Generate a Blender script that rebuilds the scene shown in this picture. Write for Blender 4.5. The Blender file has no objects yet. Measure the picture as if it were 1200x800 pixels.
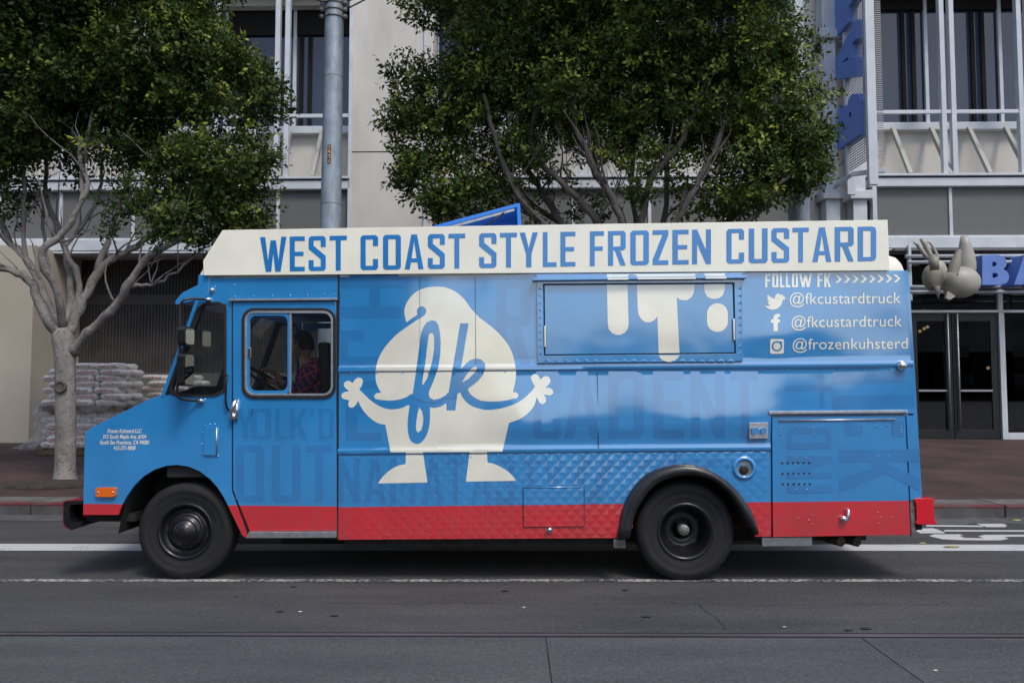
import bpy, bmesh, math, random
import numpy as np
from mathutils import Vector, Matrix, Euler
from mathutils.geometry import tessellate_polygon
random.seed(7)
PI = math.pi
SC = bpy.context.scene
COL = SC.collection

# ------------------------------------------------------------------ camera, sky, sun, exposure
F = 950.0                      # focal length in pixels of the 1200 px wide photograph
PITCH = math.atan(55 / F)
EYE = 1.6
cam_data = bpy.data.cameras.new("camera")
cam = bpy.data.objects.new("camera", cam_data)
COL.objects.link(cam)
cam_data.sensor_width = 36
cam_data.lens = F / 1200 * 36
cam_data.clip_start = 0.05
cam_data.clip_end = 2000
cam.location = (0, 0, EYE)
cam.rotation_euler = (PI / 2 + PITCH, 0, 0)
SC.camera = cam

SUN_ELEV, SUN_AZ = math.radians(55), math.radians(150)     # azimuth measured from +Y clockwise
world = bpy.data.worlds.new("World")
SC.world = world
world.use_nodes = True
wn = world.node_tree.nodes
wl = world.node_tree.links
bg = wn["Background"]
sky = wn.new("ShaderNodeTexSky")
sky.sky_type = 'NISHITA'
sky.sun_disc = False
sky.sun_elevation = SUN_ELEV
sky.sun_rotation = SUN_AZ
sky.air_density = 1.0
sky.dust_density = 2.5
wl.new(sky.outputs[0], bg.inputs[0])
bg.inputs[1].default_value = 0.125
sun_d = bpy.data.lights.new("sun", 'SUN')
sun_d.energy = 1.2
sun_d.angle = math.radians(14)
sun_d.color = (1.0, 0.96, 0.9)
sun = bpy.data.objects.new("sun", sun_d)
COL.objects.link(sun)
sdir = Vector((math.sin(SUN_AZ) * math.cos(SUN_ELEV), math.cos(SUN_AZ) * math.cos(SUN_ELEV), math.sin(SUN_ELEV)))
sun.rotation_euler = sdir.to_track_quat('Z', 'Y').to_euler()
SC.view_settings.view_transform = 'Standard'
SC.view_settings.look = 'None'
SC.view_settings.gamma = 1
SC.view_settings.exposure = 0.58

# ------------------------------------------------------------------ pixel -> place
CP, SP = math.cos(PITCH), math.sin(PITCH)
CAM = Vector((0, 0, EYE))
def ray(px, py):
    u = (px - 600) / F; v = (400 - py) / F
    return Vector((u, CP - v * SP, SP + v * CP))
def W(px, py, Y):                          # point on the vertical plane at depth Y
    r = ray(px, py); s = Y / r.y
    return Vector((r.x * s, Y, EYE + r.z * s))
def G(px, py, z=0.0):                      # point on the level ground
    r = ray(px, py); s = (z - EYE) / r.z
    return Vector((r.x * s, r.y * s, z))
KERB_Y, KERB_B = 10.25, 10.85
def pave_z(y): return 0.15 + 0.02 * (y - KERB_B) if y > KERB_B else 0.15
def PV(px, py):                            # point on the gently rising pavement
    r = ray(px, py)
    s = (0.15 - 0.02 * KERB_B - EYE) / (r.z - 0.02 * r.y)
    return CAM + r * s
TRM = Matrix.Translation((0, 6.8, 0)) @ Matrix.Rotation(math.radians(-0.6), 4, 'Z') @ Matrix.Rotation(math.radians(-0.5), 4, 'Y')
TRI = TRM.inverted()
_o = TRI @ CAM
_R3 = TRI.to_3x3()
def T(px, py, d=0.0):                      # truck coordinates (x, z) on its side plane, d behind it
    r = _R3 @ ray(px, py)
    s = (d - _o.y) / r.y
    p = _o + r * s
    return (p.x, p.z)
def TL(pts, d=0.0): return [T(x, y, d) for x, y in pts]

# ------------------------------------------------------------------ materials
def mat(name, col, rough=0.6, metal=0.0, coat=0.0, nz=None, bump=None, spec=0.5, ior=1.5, nz2=None, col2=None, emit=None, aniso=None):
    m = bpy.data.materials.new(name); m.use_nodes = True
    n = m.node_tree.nodes; l = m.node_tree.links
    b = n["Principled BSDF"]
    b.inputs['Base Color'].default_value = (*col, 1)
    b.inputs['Roughness'].default_value = rough
    b.inputs['Metallic'].default_value = metal
    b.inputs['Coat Weight'].default_value = coat
    b.inputs['Coat Roughness'].default_value = 0.04
    b.inputs['IOR'].default_value = ior
    b.inputs['Specular IOR Level'].default_value = spec
    tc = n.new("ShaderNodeTexCoord")
    def noise(scale, detail=5, sx=(1, 1, 1)):
        mp = n.new("ShaderNodeMapping"); mp.inputs['Scale'].default_value = sx
        l.new(tc.outputs['Object'], mp.inputs[0])
        t = n.new("ShaderNodeTexNoise"); t.inputs['Scale'].default_value = scale
        t.inputs['Detail'].default_value = detail; t.inputs['Roughness'].default_value = 0.6
        l.new(mp.outputs[0], t.inputs[0]); return t
    if nz:
        t = noise(nz[0], 6, nz[2] if len(nz) > 2 else (1, 1, 1))
        r = n.new("ShaderNodeMapRange"); r.inputs['From Min'].default_value = 0.3; r.inputs['From Max'].default_value = 0.7
        l.new(t.outputs[0], r.inputs[0])
        mx = n.new("ShaderNodeMix"); mx.data_type = 'RGBA'
        a = nz[1]
        c2 = col2 if col2 else tuple(min(1, c * (1 + a)) for c in col)
        c1 = col if col2 else tuple(c * (1 - a) for c in col)
        mx.inputs[6].default_value = (*c1, 1); mx.inputs[7].default_value = (*c2, 1)
        l.new(r.outputs[0], mx.inputs[0])
        l.new(mx.outputs[2], b.inputs['Base Color'])
        m['mixnode'] = mx.name
    if bump:
        t = noise(bump[0], 6, bump[2] if len(bump) > 2 else (1, 1, 1))
        bp = n.new("ShaderNodeBump"); bp.inputs['Distance'].default_value = bump[1]
        bp.inputs['Strength'].default_value = 1.0
        l.new(t.outputs[0], bp.inputs['Height']); l.new(bp.outputs[0], b.inputs['Normal'])
    return m

def glass_mat(name, tint=(0.8, 0.85, 0.85), refl=0.10, rough=0.0):
    m = bpy.data.materials.new(name); m.use_nodes = True
    n = m.node_tree.nodes; l = m.node_tree.links
    n.remove(n["Principled BSDF"])
    tr = n.new("ShaderNodeBsdfTransparent"); tr.inputs[0].default_value = (*tint, 1)
    gl = n.new("ShaderNodeBsdfGlossy"); gl.inputs['Roughness'].default_value = rough
    gl.inputs[0].default_value = (1, 1, 1, 1)
    lw = n.new("ShaderNodeFresnel"); lw.inputs[0].default_value = 1.5
    mx = n.new("ShaderNodeMixShader")
    mt = n.new("ShaderNodeMath"); mt.operation = 'MULTIPLY'; mt.inputs[1].default_value = refl / 0.04
    l.new(lw.outputs[0], mt.inputs[0]); l.new(mt.outputs[0], mx.inputs[0])
    l.new(tr.outputs[0], mx.inputs[1]); l.new(gl.outputs[0], mx.inputs[2])
    l.new(mx.outputs[0], n["Material Output"].inputs[0])
    return m

def two_tone(name, upper, lower, pA, pB, bumpy=True, cior=2.3):
    """gloss paint whose lower band is another colour; the border runs through two points of the side"""
    m = mat(name, upper, rough=0.25, coat=1.0, bump=None)
    n = m.node_tree.nodes; l = m.node_tree.links; b = n["Principled BSDF"]
    b.inputs['Coat IOR'].default_value = cior
    b.inputs['Coat Roughness'].default_value = 0.10
    k = (pB[1] - pA[1]) / (pB[0] - pA[0]); a = pA[1] - k * pA[0]
    tc = n.new("ShaderNodeTexCoord"); sp = n.new("ShaderNodeSeparateXYZ"); l.new(tc.outputs['Object'], sp.inputs[0])
    mu = n.new("ShaderNodeMath"); mu.operation = 'MULTIPLY_ADD'; mu.inputs[1].default_value = -k; mu.inputs[2].default_value = -a
    l.new(sp.outputs[0], mu.inputs[0])
    ad = n.new("ShaderNodeMath"); ad.operation = 'ADD'; l.new(mu.outputs[0], ad.inputs[0]); l.new(sp.outputs[2], ad.inputs[1])
    gt = n.new("ShaderNodeMath"); gt.operation = 'GREATER_THAN'; gt.inputs[1].default_value = 0; l.new(ad.outputs[0], gt.inputs[0])
    ns = n.new("ShaderNodeTexNoise"); ns.inputs['Scale'].default_value = 2.3; ns.inputs['Detail'].default_value = 7; l.new(tc.outputs['Object'], ns.inputs[0])
    mr = n.new("ShaderNodeMapRange"); mr.inputs['From Min'].default_value = .3; mr.inputs['From Max'].default_value = .7
    mr.inputs['To Min'].default_value = .88; mr.inputs['To Max'].default_value = 1.08; l.new(ns.outputs[0], mr.inputs[0])
    mx = n.new("ShaderNodeMix"); mx.data_type = 'RGBA'; mx.inputs[6].default_value = (*lower, 1); mx.inputs[7].default_value = (*upper, 1)
    l.new(gt.outputs[0], mx.inputs[0])
    vm = n.new("ShaderNodeVectorMath"); vm.operation = 'SCALE'; l.new(mx.outputs[2], vm.inputs[0]); l.new(mr.outputs[0], vm.inputs['Scale'])
    # road grime thrown up along the bottom edge
    gn = n.new("ShaderNodeTexNoise"); gn.inputs['Scale'].default_value = 9; gn.inputs['Detail'].default_value = 8; l.new(tc.outputs['Object'], gn.inputs[0])
    gr = n.new("ShaderNodeMapRange"); gr.inputs['From Min'].default_value = .35; gr.inputs['From Max'].default_value = .75; gr.inputs['To Max'].default_value = .35; l.new(gn.outputs[0], gr.inputs[0])
    zr = n.new("ShaderNodeMapRange"); zr.inputs['From Min'].default_value = .3; zr.inputs['From Max'].default_value = .85; zr.inputs['To Min'].default_value = 1; zr.inputs['To Max'].default_value = .1; l.new(sp.outputs[2], zr.inputs[0])
    gm = n.new("ShaderNodeMath"); gm.operation = 'MULTIPLY'; l.new(gr.outputs[0], gm.inputs[0]); l.new(zr.outputs[0], gm.inputs[1])
    dx = n.new("ShaderNodeMix"); dx.data_type = 'RGBA'; dx.inputs[7].default_value = (.09, .085, .08, 1)
    l.new(gm.outputs[0], dx.inputs[0]); l.new(vm.outputs[0], dx.inputs[6]); l.new(dx.outputs[2], b.inputs['Base Color'])
    if bumpy:
        n1 = n.new("ShaderNodeTexNoise"); n1.inputs['Scale'].default_value = 1.7; n1.inputs['Detail'].default_value = 2; l.new(tc.outputs['Object'], n1.inputs[0])
        b1 = n.new("ShaderNodeBump"); b1.inputs['Distance'].default_value = 0.005; b1.inputs['Strength'].default_value = 1
        l.new(n1.outputs[0], b1.inputs['Height']); l.new(b1.outputs[0], b.inputs['Normal']); l.new(b1.outputs[0], b.inputs['Coat Normal'])
    return m

BLUE = (0.020, 0.255, 0.61)
CREAM = (0.87, 0.86, 0.73)
RED = (0.62, 0.006, 0.018)
M = {}
M['paint_box'] = two_tone('blue and red gloss paint on the box', BLUE, RED, T(400, 594), T(1065, 586))
M['paint_cab'] = two_tone('blue and red gloss paint on the cab', BLUE, RED, T(100, 590), T(395, 593))
def decal(name, c, bump=True, cior=2.3):
    m = two_tone(name, c, c, (0, -5), (1, -5), bump, cior); return m
M['cream'] = decal('cream vinyl', CREAM)
M['blue_print'] = decal('blue vinyl', BLUE)
M['ghost'] = decal('darker blue print', (0.018, 0.205, 0.52))
M['cream_paint'] = mat('cream painted sheet', CREAM, .3, coat=.6, nz=(3, .06))
M['blue_sign'] = decal('blue sign lettering', (0.016, 0.21, 0.57), False, 1.55)
M['black_rubber'] = mat('black rubber', (.012, .012, .013), .55, bump=(60, .001))
M['tyre'] = mat('worn tyre rubber', (.010, .010, .012), .8, nz=(6, .35), bump=(45, .002))
M['black_paint'] = mat('black enamel', (.008, .008, .010), .35, coat=.25, nz=(12, .3))
M['black_plastic'] = mat('glossy black plastic', (.02, .021, .025), .3, nz=(9, .4))
M['chrome'] = mat('chrome', (.75, .76, .78), .12, metal=1)
M['alu'] = mat('dull aluminium', (.55, .56, .58), .38, metal=.9, nz=(25, .2), bump=(80, .0006))
M['dirty_steel'] = mat('dirty steel', (.2, .2, .2), .55, metal=.6, nz=(14, .6), bump=(30, .002))
M['under'] = mat('undercarriage grime', (.02, .019, .018), .8, nz=(6, .4), bump=(20, .006))
M['exhaust'] = mat('sooty rusted pipe', (.06, .045, .038), .6, metal=.5, nz=(12, .5))
M['dark_inside'] = mat('dark cab lining', (.018, .019, .021), .7, nz=(5, .3))
M['amber'] = mat('amber lens', (.75, .14, .01), .25, coat=.6, bump=(90, .001))
M['red_paint'] = mat('red gloss paint', RED, .3, coat=.8, nz=(5, .15))
M['blue_paint'] = decal('blue gloss paint', BLUE)
M['mirror'] = mat('mirror glass', (.85, .87, .88), .03, metal=1)
M['cab_glass'] = glass_mat('cab glass', (.86, .88, .88), .05)
M['seat'] = mat('black vinyl', (.02, .02, .022), .5)
M['bright_blue'] = mat('bright blue hatch paint', (.02, .2, .75), .35, coat=.5)

# ------------------------------------------------------------------ mesh helpers
def tag(o, label=None, cat=None, group=None, kind=None):
    if label: o['label'] = label
    if cat: o['category'] = cat
    if group: o['group'] = group
    if kind: o['kind'] = kind
    return o
def empty(name, loc, label, cat, group=None, rot=None):
    o = bpy.data.objects.new(name, None); COL.objects.link(o)
    o.empty_display_size = .3
    o.location = loc
    if rot: o.rotation_euler = rot
    return tag(o, label, cat, group)
class MB:
    def __init__(s): s.v = []; s.f = []; s.sm = []; s.mi = []
    def add(s, vs, fs, smooth=False, mi=0):
        b = len(s.v); s.v += [tuple(p) for p in vs]; s.f += [tuple(b + i for i in f) for f in fs]
        s.sm += [smooth] * len(fs); s.mi += [mi] * len(fs); return s
    def box(s, x0, y0, z0, x1, y1, z1, mi=0):
        x0, x1 = min(x0, x1), max(x0, x1); y0, y1 = min(y0, y1), max(y0, y1); z0, z1 = min(z0, z1), max(z0, z1)
        v = [(x0, y0, z0), (x1, y0, z0), (x1, y1, z0), (x0, y1, z0), (x0, y0, z1), (x1, y0, z1), (x1, y1, z1), (x0, y1, z1)]
        return s.add(v, [(0, 3, 2, 1), (4, 5, 6, 7), (0, 1, 5, 4), (1, 2, 6, 5), (2, 3, 7, 6), (3, 0, 4, 7)], mi=mi)
    def bar(s, a, b, w, h=None, up=(0, 0, 1)):
        a, b = Vector(a), Vector(b); h = h or w; d = (b - a).normalized(); u = Vector(up)
        if abs(d.dot(u)) > .95: u = Vector((0, 1, 0))
        r = d.cross(u).normalized(); u = r.cross(d).normalized()
        v = []
        for p in (a, b):
            for sx, sz in ((-1, -1), (1, -1), (1, 1), (-1, 1)): v.append(p + r * sx * w / 2 + u * sz * h / 2)
        return s.add(v, [(0, 1, 2, 3), (7, 6, 5, 4), (0, 4, 5, 1), (1, 5, 6, 2), (2, 6, 7, 3), (3, 7, 4, 0)])
    def tube(s, path, rad, n=10, caps=True, jit=0):
        P = [Vector(p) for p in path]; k = len(P)
        R = rad if isinstance(rad, (list, tuple)) else [rad] * k
        ref = Vector((0.13, 0.21, 1)).normalized(); vs = []
        for i in range(k):
            d = (P[min(i + 1, k - 1)] - P[max(i - 1, 0)]).normalized()
            if i == 0:
                a = d.cross(ref)
                if a.length < .2: a = d.cross(Vector((1, 0, 0)))
                a.normalize()
            else: a = (a - d * a.dot(d)).normalized()
            b = d.cross(a)
            for j in range(n):
                t = 2 * PI * j / n; r = R[i] * (1 + (random.uniform(-jit, jit) if jit else 0))
                vs.append(P[i] + (a * math.cos(t) + b * math.sin(t)) * r)
        fs = [(i * n + j, i * n + (j + 1) % n, (i + 1) * n + (j + 1) % n, (i + 1) * n + j) for i in range(k - 1) for j in range(n)]
        s.add(vs, fs, True)
        if caps:
            s.add(vs[:n], [tuple(range(n))[::-1]]); s.add(vs[-n:], [tuple(range(n))])
        return s
    def lathe(s, prof, c, axis='y', n=48, smooth=True, arc=None):
        """prof: list of (radius, along axis)"""
        vs = []; 
        for r, a in prof:
            for j in range(n):
                t = 2 * PI * j / n
                u, w = r * math.cos(t), r * math.sin(t)
                vs.append((c[0] + u, c[1] + a, c[2] + w) if axis == 'y' else (c[0] + u, c[1] + w, c[2] + a) if axis == 'z' else (c[0] + a, c[1] + u, c[2] + w))
        k = len(prof)
        fs = [(i * n + j, i * n + (j + 1) % n, (i + 1) * n + (j + 1) % n, (i + 1) * n + j) for i in range(k - 1) for j in range(n)]
        return s.add(vs, fs, smooth)
    def plate(s, loops, y0, y1, f=None):
        """loops: outlines in (x, z), first outer then holes; front at y0, back at y1"""
        L = [[Vector((p[0], p[1], 0)) for p in lp] for lp in loops]
        tris = tessellate_polygon(L)
        flat = [p for lp in loops for p in lp]
        m = len(flat)
        fr, bk = [], []
        for t in tris:
            a, b, c = (flat[i] for i in t)
            cr = (b[0] - a[0]) * (c[1] - a[1]) - (b[1] - a[1]) * (c[0] - a[0])
            if abs(cr) < 1e-12: continue
            t = tuple(t) if cr > 0 else tuple(t)[::-1]
            fr.append(t); bk.append(t[::-1])
        s.add([(p[0], y0, p[1]) for p in flat], fr)
        if y1 is None: return s
        s.add([(p[0], y1, p[1]) for p in flat], bk)
        for lp in loops:
            k = len(lp); base = [(p[0], y0, p[1]) for p in lp] + [(p[0], y1, p[1]) for p in lp]
            s.add(base, [(i, (i + 1) % k, k + (i + 1) % k, k + i) for i in range(k)])
        return s
    def mesh(s, name):
        me = bpy.data.meshes.new(name)
        me.from_pydata(s.v, [], s.f)
        me.polygons.foreach_set('use_smooth', s.sm)
        if any(s.mi): me.polygons.foreach_set('material_index', s.mi)
        me.update(); return me
    def build(s, name, m, parent=None, bev=0, world=True, fixn=True, weld=True, center=None):
        me = s.mesh(name)
        if fixn or bev:
            bm = bmesh.new(); bm.from_mesh(me)
            if weld: bmesh.ops.remove_doubles(bm, verts=bm.verts, dist=1e-5)
            bmesh.ops.recalc_face_normals(bm, faces=bm.faces)
            if bev:
                es = [e for e in bm.edges if len(e.link_faces) == 2 and e.calc_face_angle(0) > .6]
                bmesh.ops.bevel(bm, geom=es, offset=bev, segments=2, affect='EDGES', clamp_overlap=True, profile=.6)
            bm.to_mesh(me); bm.free()
        for mm in (m if isinstance(m, (list, tuple)) else [m]): me.materials.append(mm)
        return place(name, me, parent, world, center)
def place(name, me, parent=None, world=True, center=None):
    o = bpy.data.objects.new(name, me); COL.objects.link(o)
    if world:
        if center is None:
            n = len(me.vertices); co = np.empty(n * 3); me.vertices.foreach_get('co', co); co = co.reshape(-1, 3)
            lo, hi = co.min(0), co.max(0); center = Vector(((lo[0] + hi[0]) / 2, (lo[1] + hi[1]) / 2, lo[2]))
        center = Vector(center)
        me.transform(Matrix.Translation(-center))
        if parent is not None:
            o.parent = parent
            o.location = parent_inv(parent) @ center
            o.rotation_euler = parent_inv(parent).to_euler()
        else: o.location = center
    else: o.parent = parent
    return o
def wmat(o):
    m = Matrix.LocRotScale(o.location, o.rotation_euler, o.scale)
    return wmat(o.parent) @ m if o.parent else m
def parent_inv(p): return wmat(p).inverted()

def rrect(x0, y0, x1, y1, r, n=5):
    pts = []
    for cx, cy, a0 in ((x1 - r, y1 - r, 0), (x0 + r, y1 - r, 90), (x0 + r, y0 + r, 180), (x1 - r, y0 + r, 270)):
        for i in range(n + 1):
            a = math.radians(a0 + 90 * i / n); pts.append((cx + r * math.cos(a), cy + r * math.sin(a)))
    return pts
def ellipse(cx, cy, rx, ry, n=20): return [(cx + rx * math.cos(2 * PI * i / n), cy + ry * math.sin(2 * PI * i / n)) for i in range(n)]
def smooth_loop(pts, sub=3, closed=True):
    out = []; n = len(pts)
    for i in range(n if closed else n - 1):
        g = lambda k: Vector(pts[k % n] if closed else pts[max(0, min(n - 1, k))])
        p0, p1, p2, p3 = g(i - 1), g(i), g(i + 1), g(i + 2)
        for j in range(sub):
            t = j / sub
            out.append(tuple(.5 * ((2 * p1) + (p2 - p0) * t + (2 * p0 - 5 * p1 + 4 * p2 - p3) * t * t + (3 * p1 - p0 - 3 * p2 + p3) * t ** 3)))
    if not closed: out.append(tuple(pts[-1]))
    return out

# ------------------------------------------------------------------ condensed block letters (cell height 40)
def glyph(ch, w=20.5, t=6.0, h=40.0, c=2.6):
    m = h / 2
    hk = 12.5
    if ch == 'W':
        w = 30.5; q = 4.9
        return w, [[(0, h), (6, h), (9.2, 13), (12.2, h - 4), (18.3, h - 4), (21.3, 13), (24.5, h), (w, h), (23.8, 0), (17.6, 0), (15.25, 21), (12.9, 0), (6.7, 0)]]
    if ch == 'E': w *= .87; return w, [[(0, 0), (w, 0), (w, t * .85), (t, t * .85), (t, m - t * .4), (w - 1.5, m - t * .4), (w - 1.5, m + t * .4), (t, m + t * .4), (t, h - t * .85), (w, h - t * .85), (w, h), (0, h)]]
    if ch == 'F': w *= .85; return w, [[(0, 0), (t, 0), (t, m - t * .4), (w - 1.5, m - t * .4), (w - 1.5, m + t * .4), (t, m + t * .4), (t, h - t * .85), (w, h - t * .85), (w, h), (0, h)]]
    if ch == 'L': w *= .85; return w, [[(0, 0), (w, 0), (w, t * .85), (t, t * .85), (t, h), (0, h)]]
    if ch == 'T': return w, [[(w / 2 - t / 2, 0), (w / 2 + t / 2, 0), (w / 2 + t / 2, h - t * .85), (w, h - t * .85), (w, h), (0, h), (0, h - t * .85), (w / 2 - t / 2, h - t * .85)]]
    if ch == 'I': return t, [[(0, 0), (t, 0), (t, h), (0, h)]]
    if ch == 'O': return w, [[(0, c), (c, 0), (w - c, 0), (w, c), (w, h - c), (w - c, h), (c, h), (0, h - c)], [(t, t * .8), (t, h - t * .8), (w - t, h - t * .8), (w - t, t * .8)]]
    if ch == 'D': return w, [[(0, 0), (w - 5, 0), (w - 1.2, 1.2), (w, 5), (w, h - 5), (w - 1.2, h - 1.2), (w - 5, h), (0, h)], [(t, t * .8), (t, h - t * .8), (w - t, h - t * .8), (w - t, t * .8)]]
    if ch == 'C': return w, [[(0, c), (c, 0), (w - c, 0), (w, c), (w, hk), (w - t, hk), (w - t, t * .8), (t, t * .8), (t, h - t * .8), (w - t, h - t * .8), (w - t, h - hk), (w, h - hk), (w, h - c), (w - c, h), (c, h), (0, h - c)]]
    if ch == 'G': return w, [[(0, c), (c, 0), (w - c, 0), (w, c), (w, 20), (w * .5, 20), (w * .5, 15), (w - t, 15), (w - t, t * .8), (t, t * .8), (t, h - t * .8), (w - t, h - t * .8), (w - t, h - hk), (w, h - hk), (w, h - c), (w - c, h), (c, h), (0, h - c)]]
    if ch == 'S': return w, [[(0, hk), (0, c), (c, 0), (w - c, 0), (w, c), (w, 17), (t, 29), (t, h - t * .8), (w - t, h - t * .8), (w - t, h - hk), (w, h - hk), (w, h - c), (w - c, h), (c, h), (0, h - c), (0, 25.5), (w - t, 13.5), (w - t, t * .8), (t, t * .8), (t, hk)]]
    if ch == 'A':
        w *= 1.07
        return w, [[(0, 0), (t, 0), (t + 1.3, 8), (w - t - 1.3, 8), (w - t, 0), (w, 0), (w / 2 + 3.4, h), (w / 2 - 3.4, h)], [(t + 2.0, 12.5), (w / 2, h - 8), (w - t - 2.0, 12.5)]]
    if ch == 'Y': return w, [[(w / 2 - t / 2, 0), (w / 2 + t / 2, 0), (w / 2 + t / 2, 15), (w, h), (w - t, h), (w / 2, 22), (t, h), (0, h), (w / 2 - t / 2, 15)]]
    if ch == 'V': return w, [[(w / 2 - 3.2, 0), (w / 2 + 3.2, 0), (w, h), (w - t, h), (w / 2, 12), (t, h), (0, h)]]
    if ch == 'R': return w, [[(0, 0), (t, 0), (t, 17.5), (8, 17.5), (w - t, 0), (w, 0), (14.2, 17.5), (w - c, 17.5), (w, 20), (w, h - c), (w - c, h), (0, h)], [(t, 22), (t, h - t * .8), (w - t, h - t * .8), (w - t, 22)]]
    if ch == 'Z': return w * .92, [[(0, 0), (w * .92, 0), (w * .92, t * .85), (t + 1, t * .85), (w * .92, h - t), (w * .92, h), (0, h), (0, h - t * .85), (w * .92 - t - 1, h - t * .85), (0, t)]]
    if ch == 'N': w *= 1.05; return w, [[(0, 0), (t * .95, 0), (t * .95, 24), (w - t * .95, 0), (w, 0), (w, h), (w - t * .95, h), (w - t * .95, 16), (t * .95, h), (0, h)]]
    if ch == 'M': w *= 1.3; return w, [[(0, 0), (t, 0), (t, 26), (w / 2, 8), (w - t, 26), (w - t, 0), (w, 0), (w, h), (w - t, h), (w / 2, 19), (t, h), (0, h)]]
    if ch == 'U': return w, [[(0, c), (c, 0), (w - c, 0), (w, c), (w, h), (w - t, h), (w - t, t * .8), (t, t * .8), (t, h), (0, h)]]
    if ch == 'K': return w, [[(0, 0), (t, 0), (t, 14), (8.5, 18), (w - t - .5, 0), (w + .5, 0), (12, 23), (w, h), (w - t, h), (t, 23), (t, h), (0, h)]]
    if ch == "'": return 4, [[(0, 30), (3, 30), (5, h), (1, h)]]
    if ch == '/': return 14, [[(0, 0), (6, 0), (14, h), (8, h)]]
    if ch == '>': return 10, [[(0, 6), (4, 6), (10, 17), (4, 28), (0, 28), (6, 17)]]
    if ch == 'B': return w, [[(0, 0), (w - 4, 0), (w, 5), (w, 17), (w - 2.5, 20), (w, 23), (w, h - 5), (w - 4, h), (0, h)], [(t, t * .8), (t, 17), (w - t, 17), (w - t, t * .8)], [(t, 23), (t, h - t * .8), (w - t, h - t * .8), (w - t, 23)]]
    return 10, []
def glyph_at(ch, o, ex, ey, **k):
    """map a glyph so its cell's lower left is o, right edge o+ex, top o+ey (pixels)"""
    w, L = glyph(ch, **k)
    return [[(o[0] + ex[0] * x / w + ey[0] * y / 40, o[1] + ex[1] * x / w + ey[1] * y / 40) for x, y in lp] for lp in L]
# ================================================================== THE FOOD TRUCK
truck = empty('food_truck', (0, 6.8, 0), 'bright blue food truck with cream roof sign and red lower band', 'food truck')
truck.rotation_euler = TRM.to_euler()
truck.location = TRM.translation

zr1 = T(700, 430)[1]; zr2 = T(700, 526.5)[1]
xq0, xq1 = T(397, 580)[0], T(903, 580)[0]
xm0, xm1 = T(590, 480)[0], T(890, 480)[0]
def sstep(a, b, t):
    t = max(0, min(1, (t - a) / (b - a))); return t * t * (3 - 2 * t)
def ridge(z, zc):
    d = z - zc
    if d > .035 or d < -.022: return 0
    if d > .012: return .0065 * (.035 - d) / .023
    if d > -.016: return .0065
    return .0065 * (d + .022) / .006
def tri(u):
    f = u - math.floor(u); return 1 - abs(2 * f - 1)
def surf(x, z):
    """how far the sheet metal of the box stands out"""
    d = ridge(z, zr1) + ridge(z, zr2)
    if z > zr1 + .035:
        t = min(1, (z - zr1 - .035) / .25)
        d += t * (.0035 * math.sin(3.1 * x + .7) * math.sin(5.2 * z + x) + .002 * math.sin(7.3 * x + 4 * z))
        e = x - T(905, 400)[0]
        d += .012 * math.exp(-(e / .22) ** 2 - ((z - T(900, 395)[1]) / .16) ** 2)
        e = x - T(550, 330)[0]
        d -= .008 * math.exp(-(e / .2) ** 2 - ((z - T(550, 335)[1]) / .13) ** 2)
    elif zr2 + .035 < z <= zr1 - .022:
        t = (z - zr2 - .035) / (zr1 - .022 - zr2 - .035)
        s = sstep(0, 1, t / .3) if t < .3 else (1 - t) / .7
        if .2 < t < .4: s = s - .5 * (.1 - abs(t - .3))
        amp = .026 * sstep(xm0 - .25, xm0 + .25, x) * (1 - sstep(xm1 - .1, xm1 + .5, x)) * (1 + .25 * math.sin(4.4 * x + .5))
        d += s * (amp + .0045 * sstep(xm1, xm1 + .4, x) * (1 + math.sin(5 * x)) + .002 + .0012 * math.sin(9 * x + 6 * z))
    elif z < zr2 - .022 and xq0 + .005 < x < xq1 - .005:
        d += .0034 * min(tri((x + z) / .1), tri((x - z) / .1)) * (.45 + .55 * sstep(T(520, 580)[0], T(700, 580)[0], x)) * sstep(0, .02, zr2 - .022 - z)
    return d
zkey = [zr1 + .035, zr1 + .012, zr1 - .016, zr1 - .022, zr2 + .035, zr2 + .012, zr2 - .016, zr2 - .022]
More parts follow.
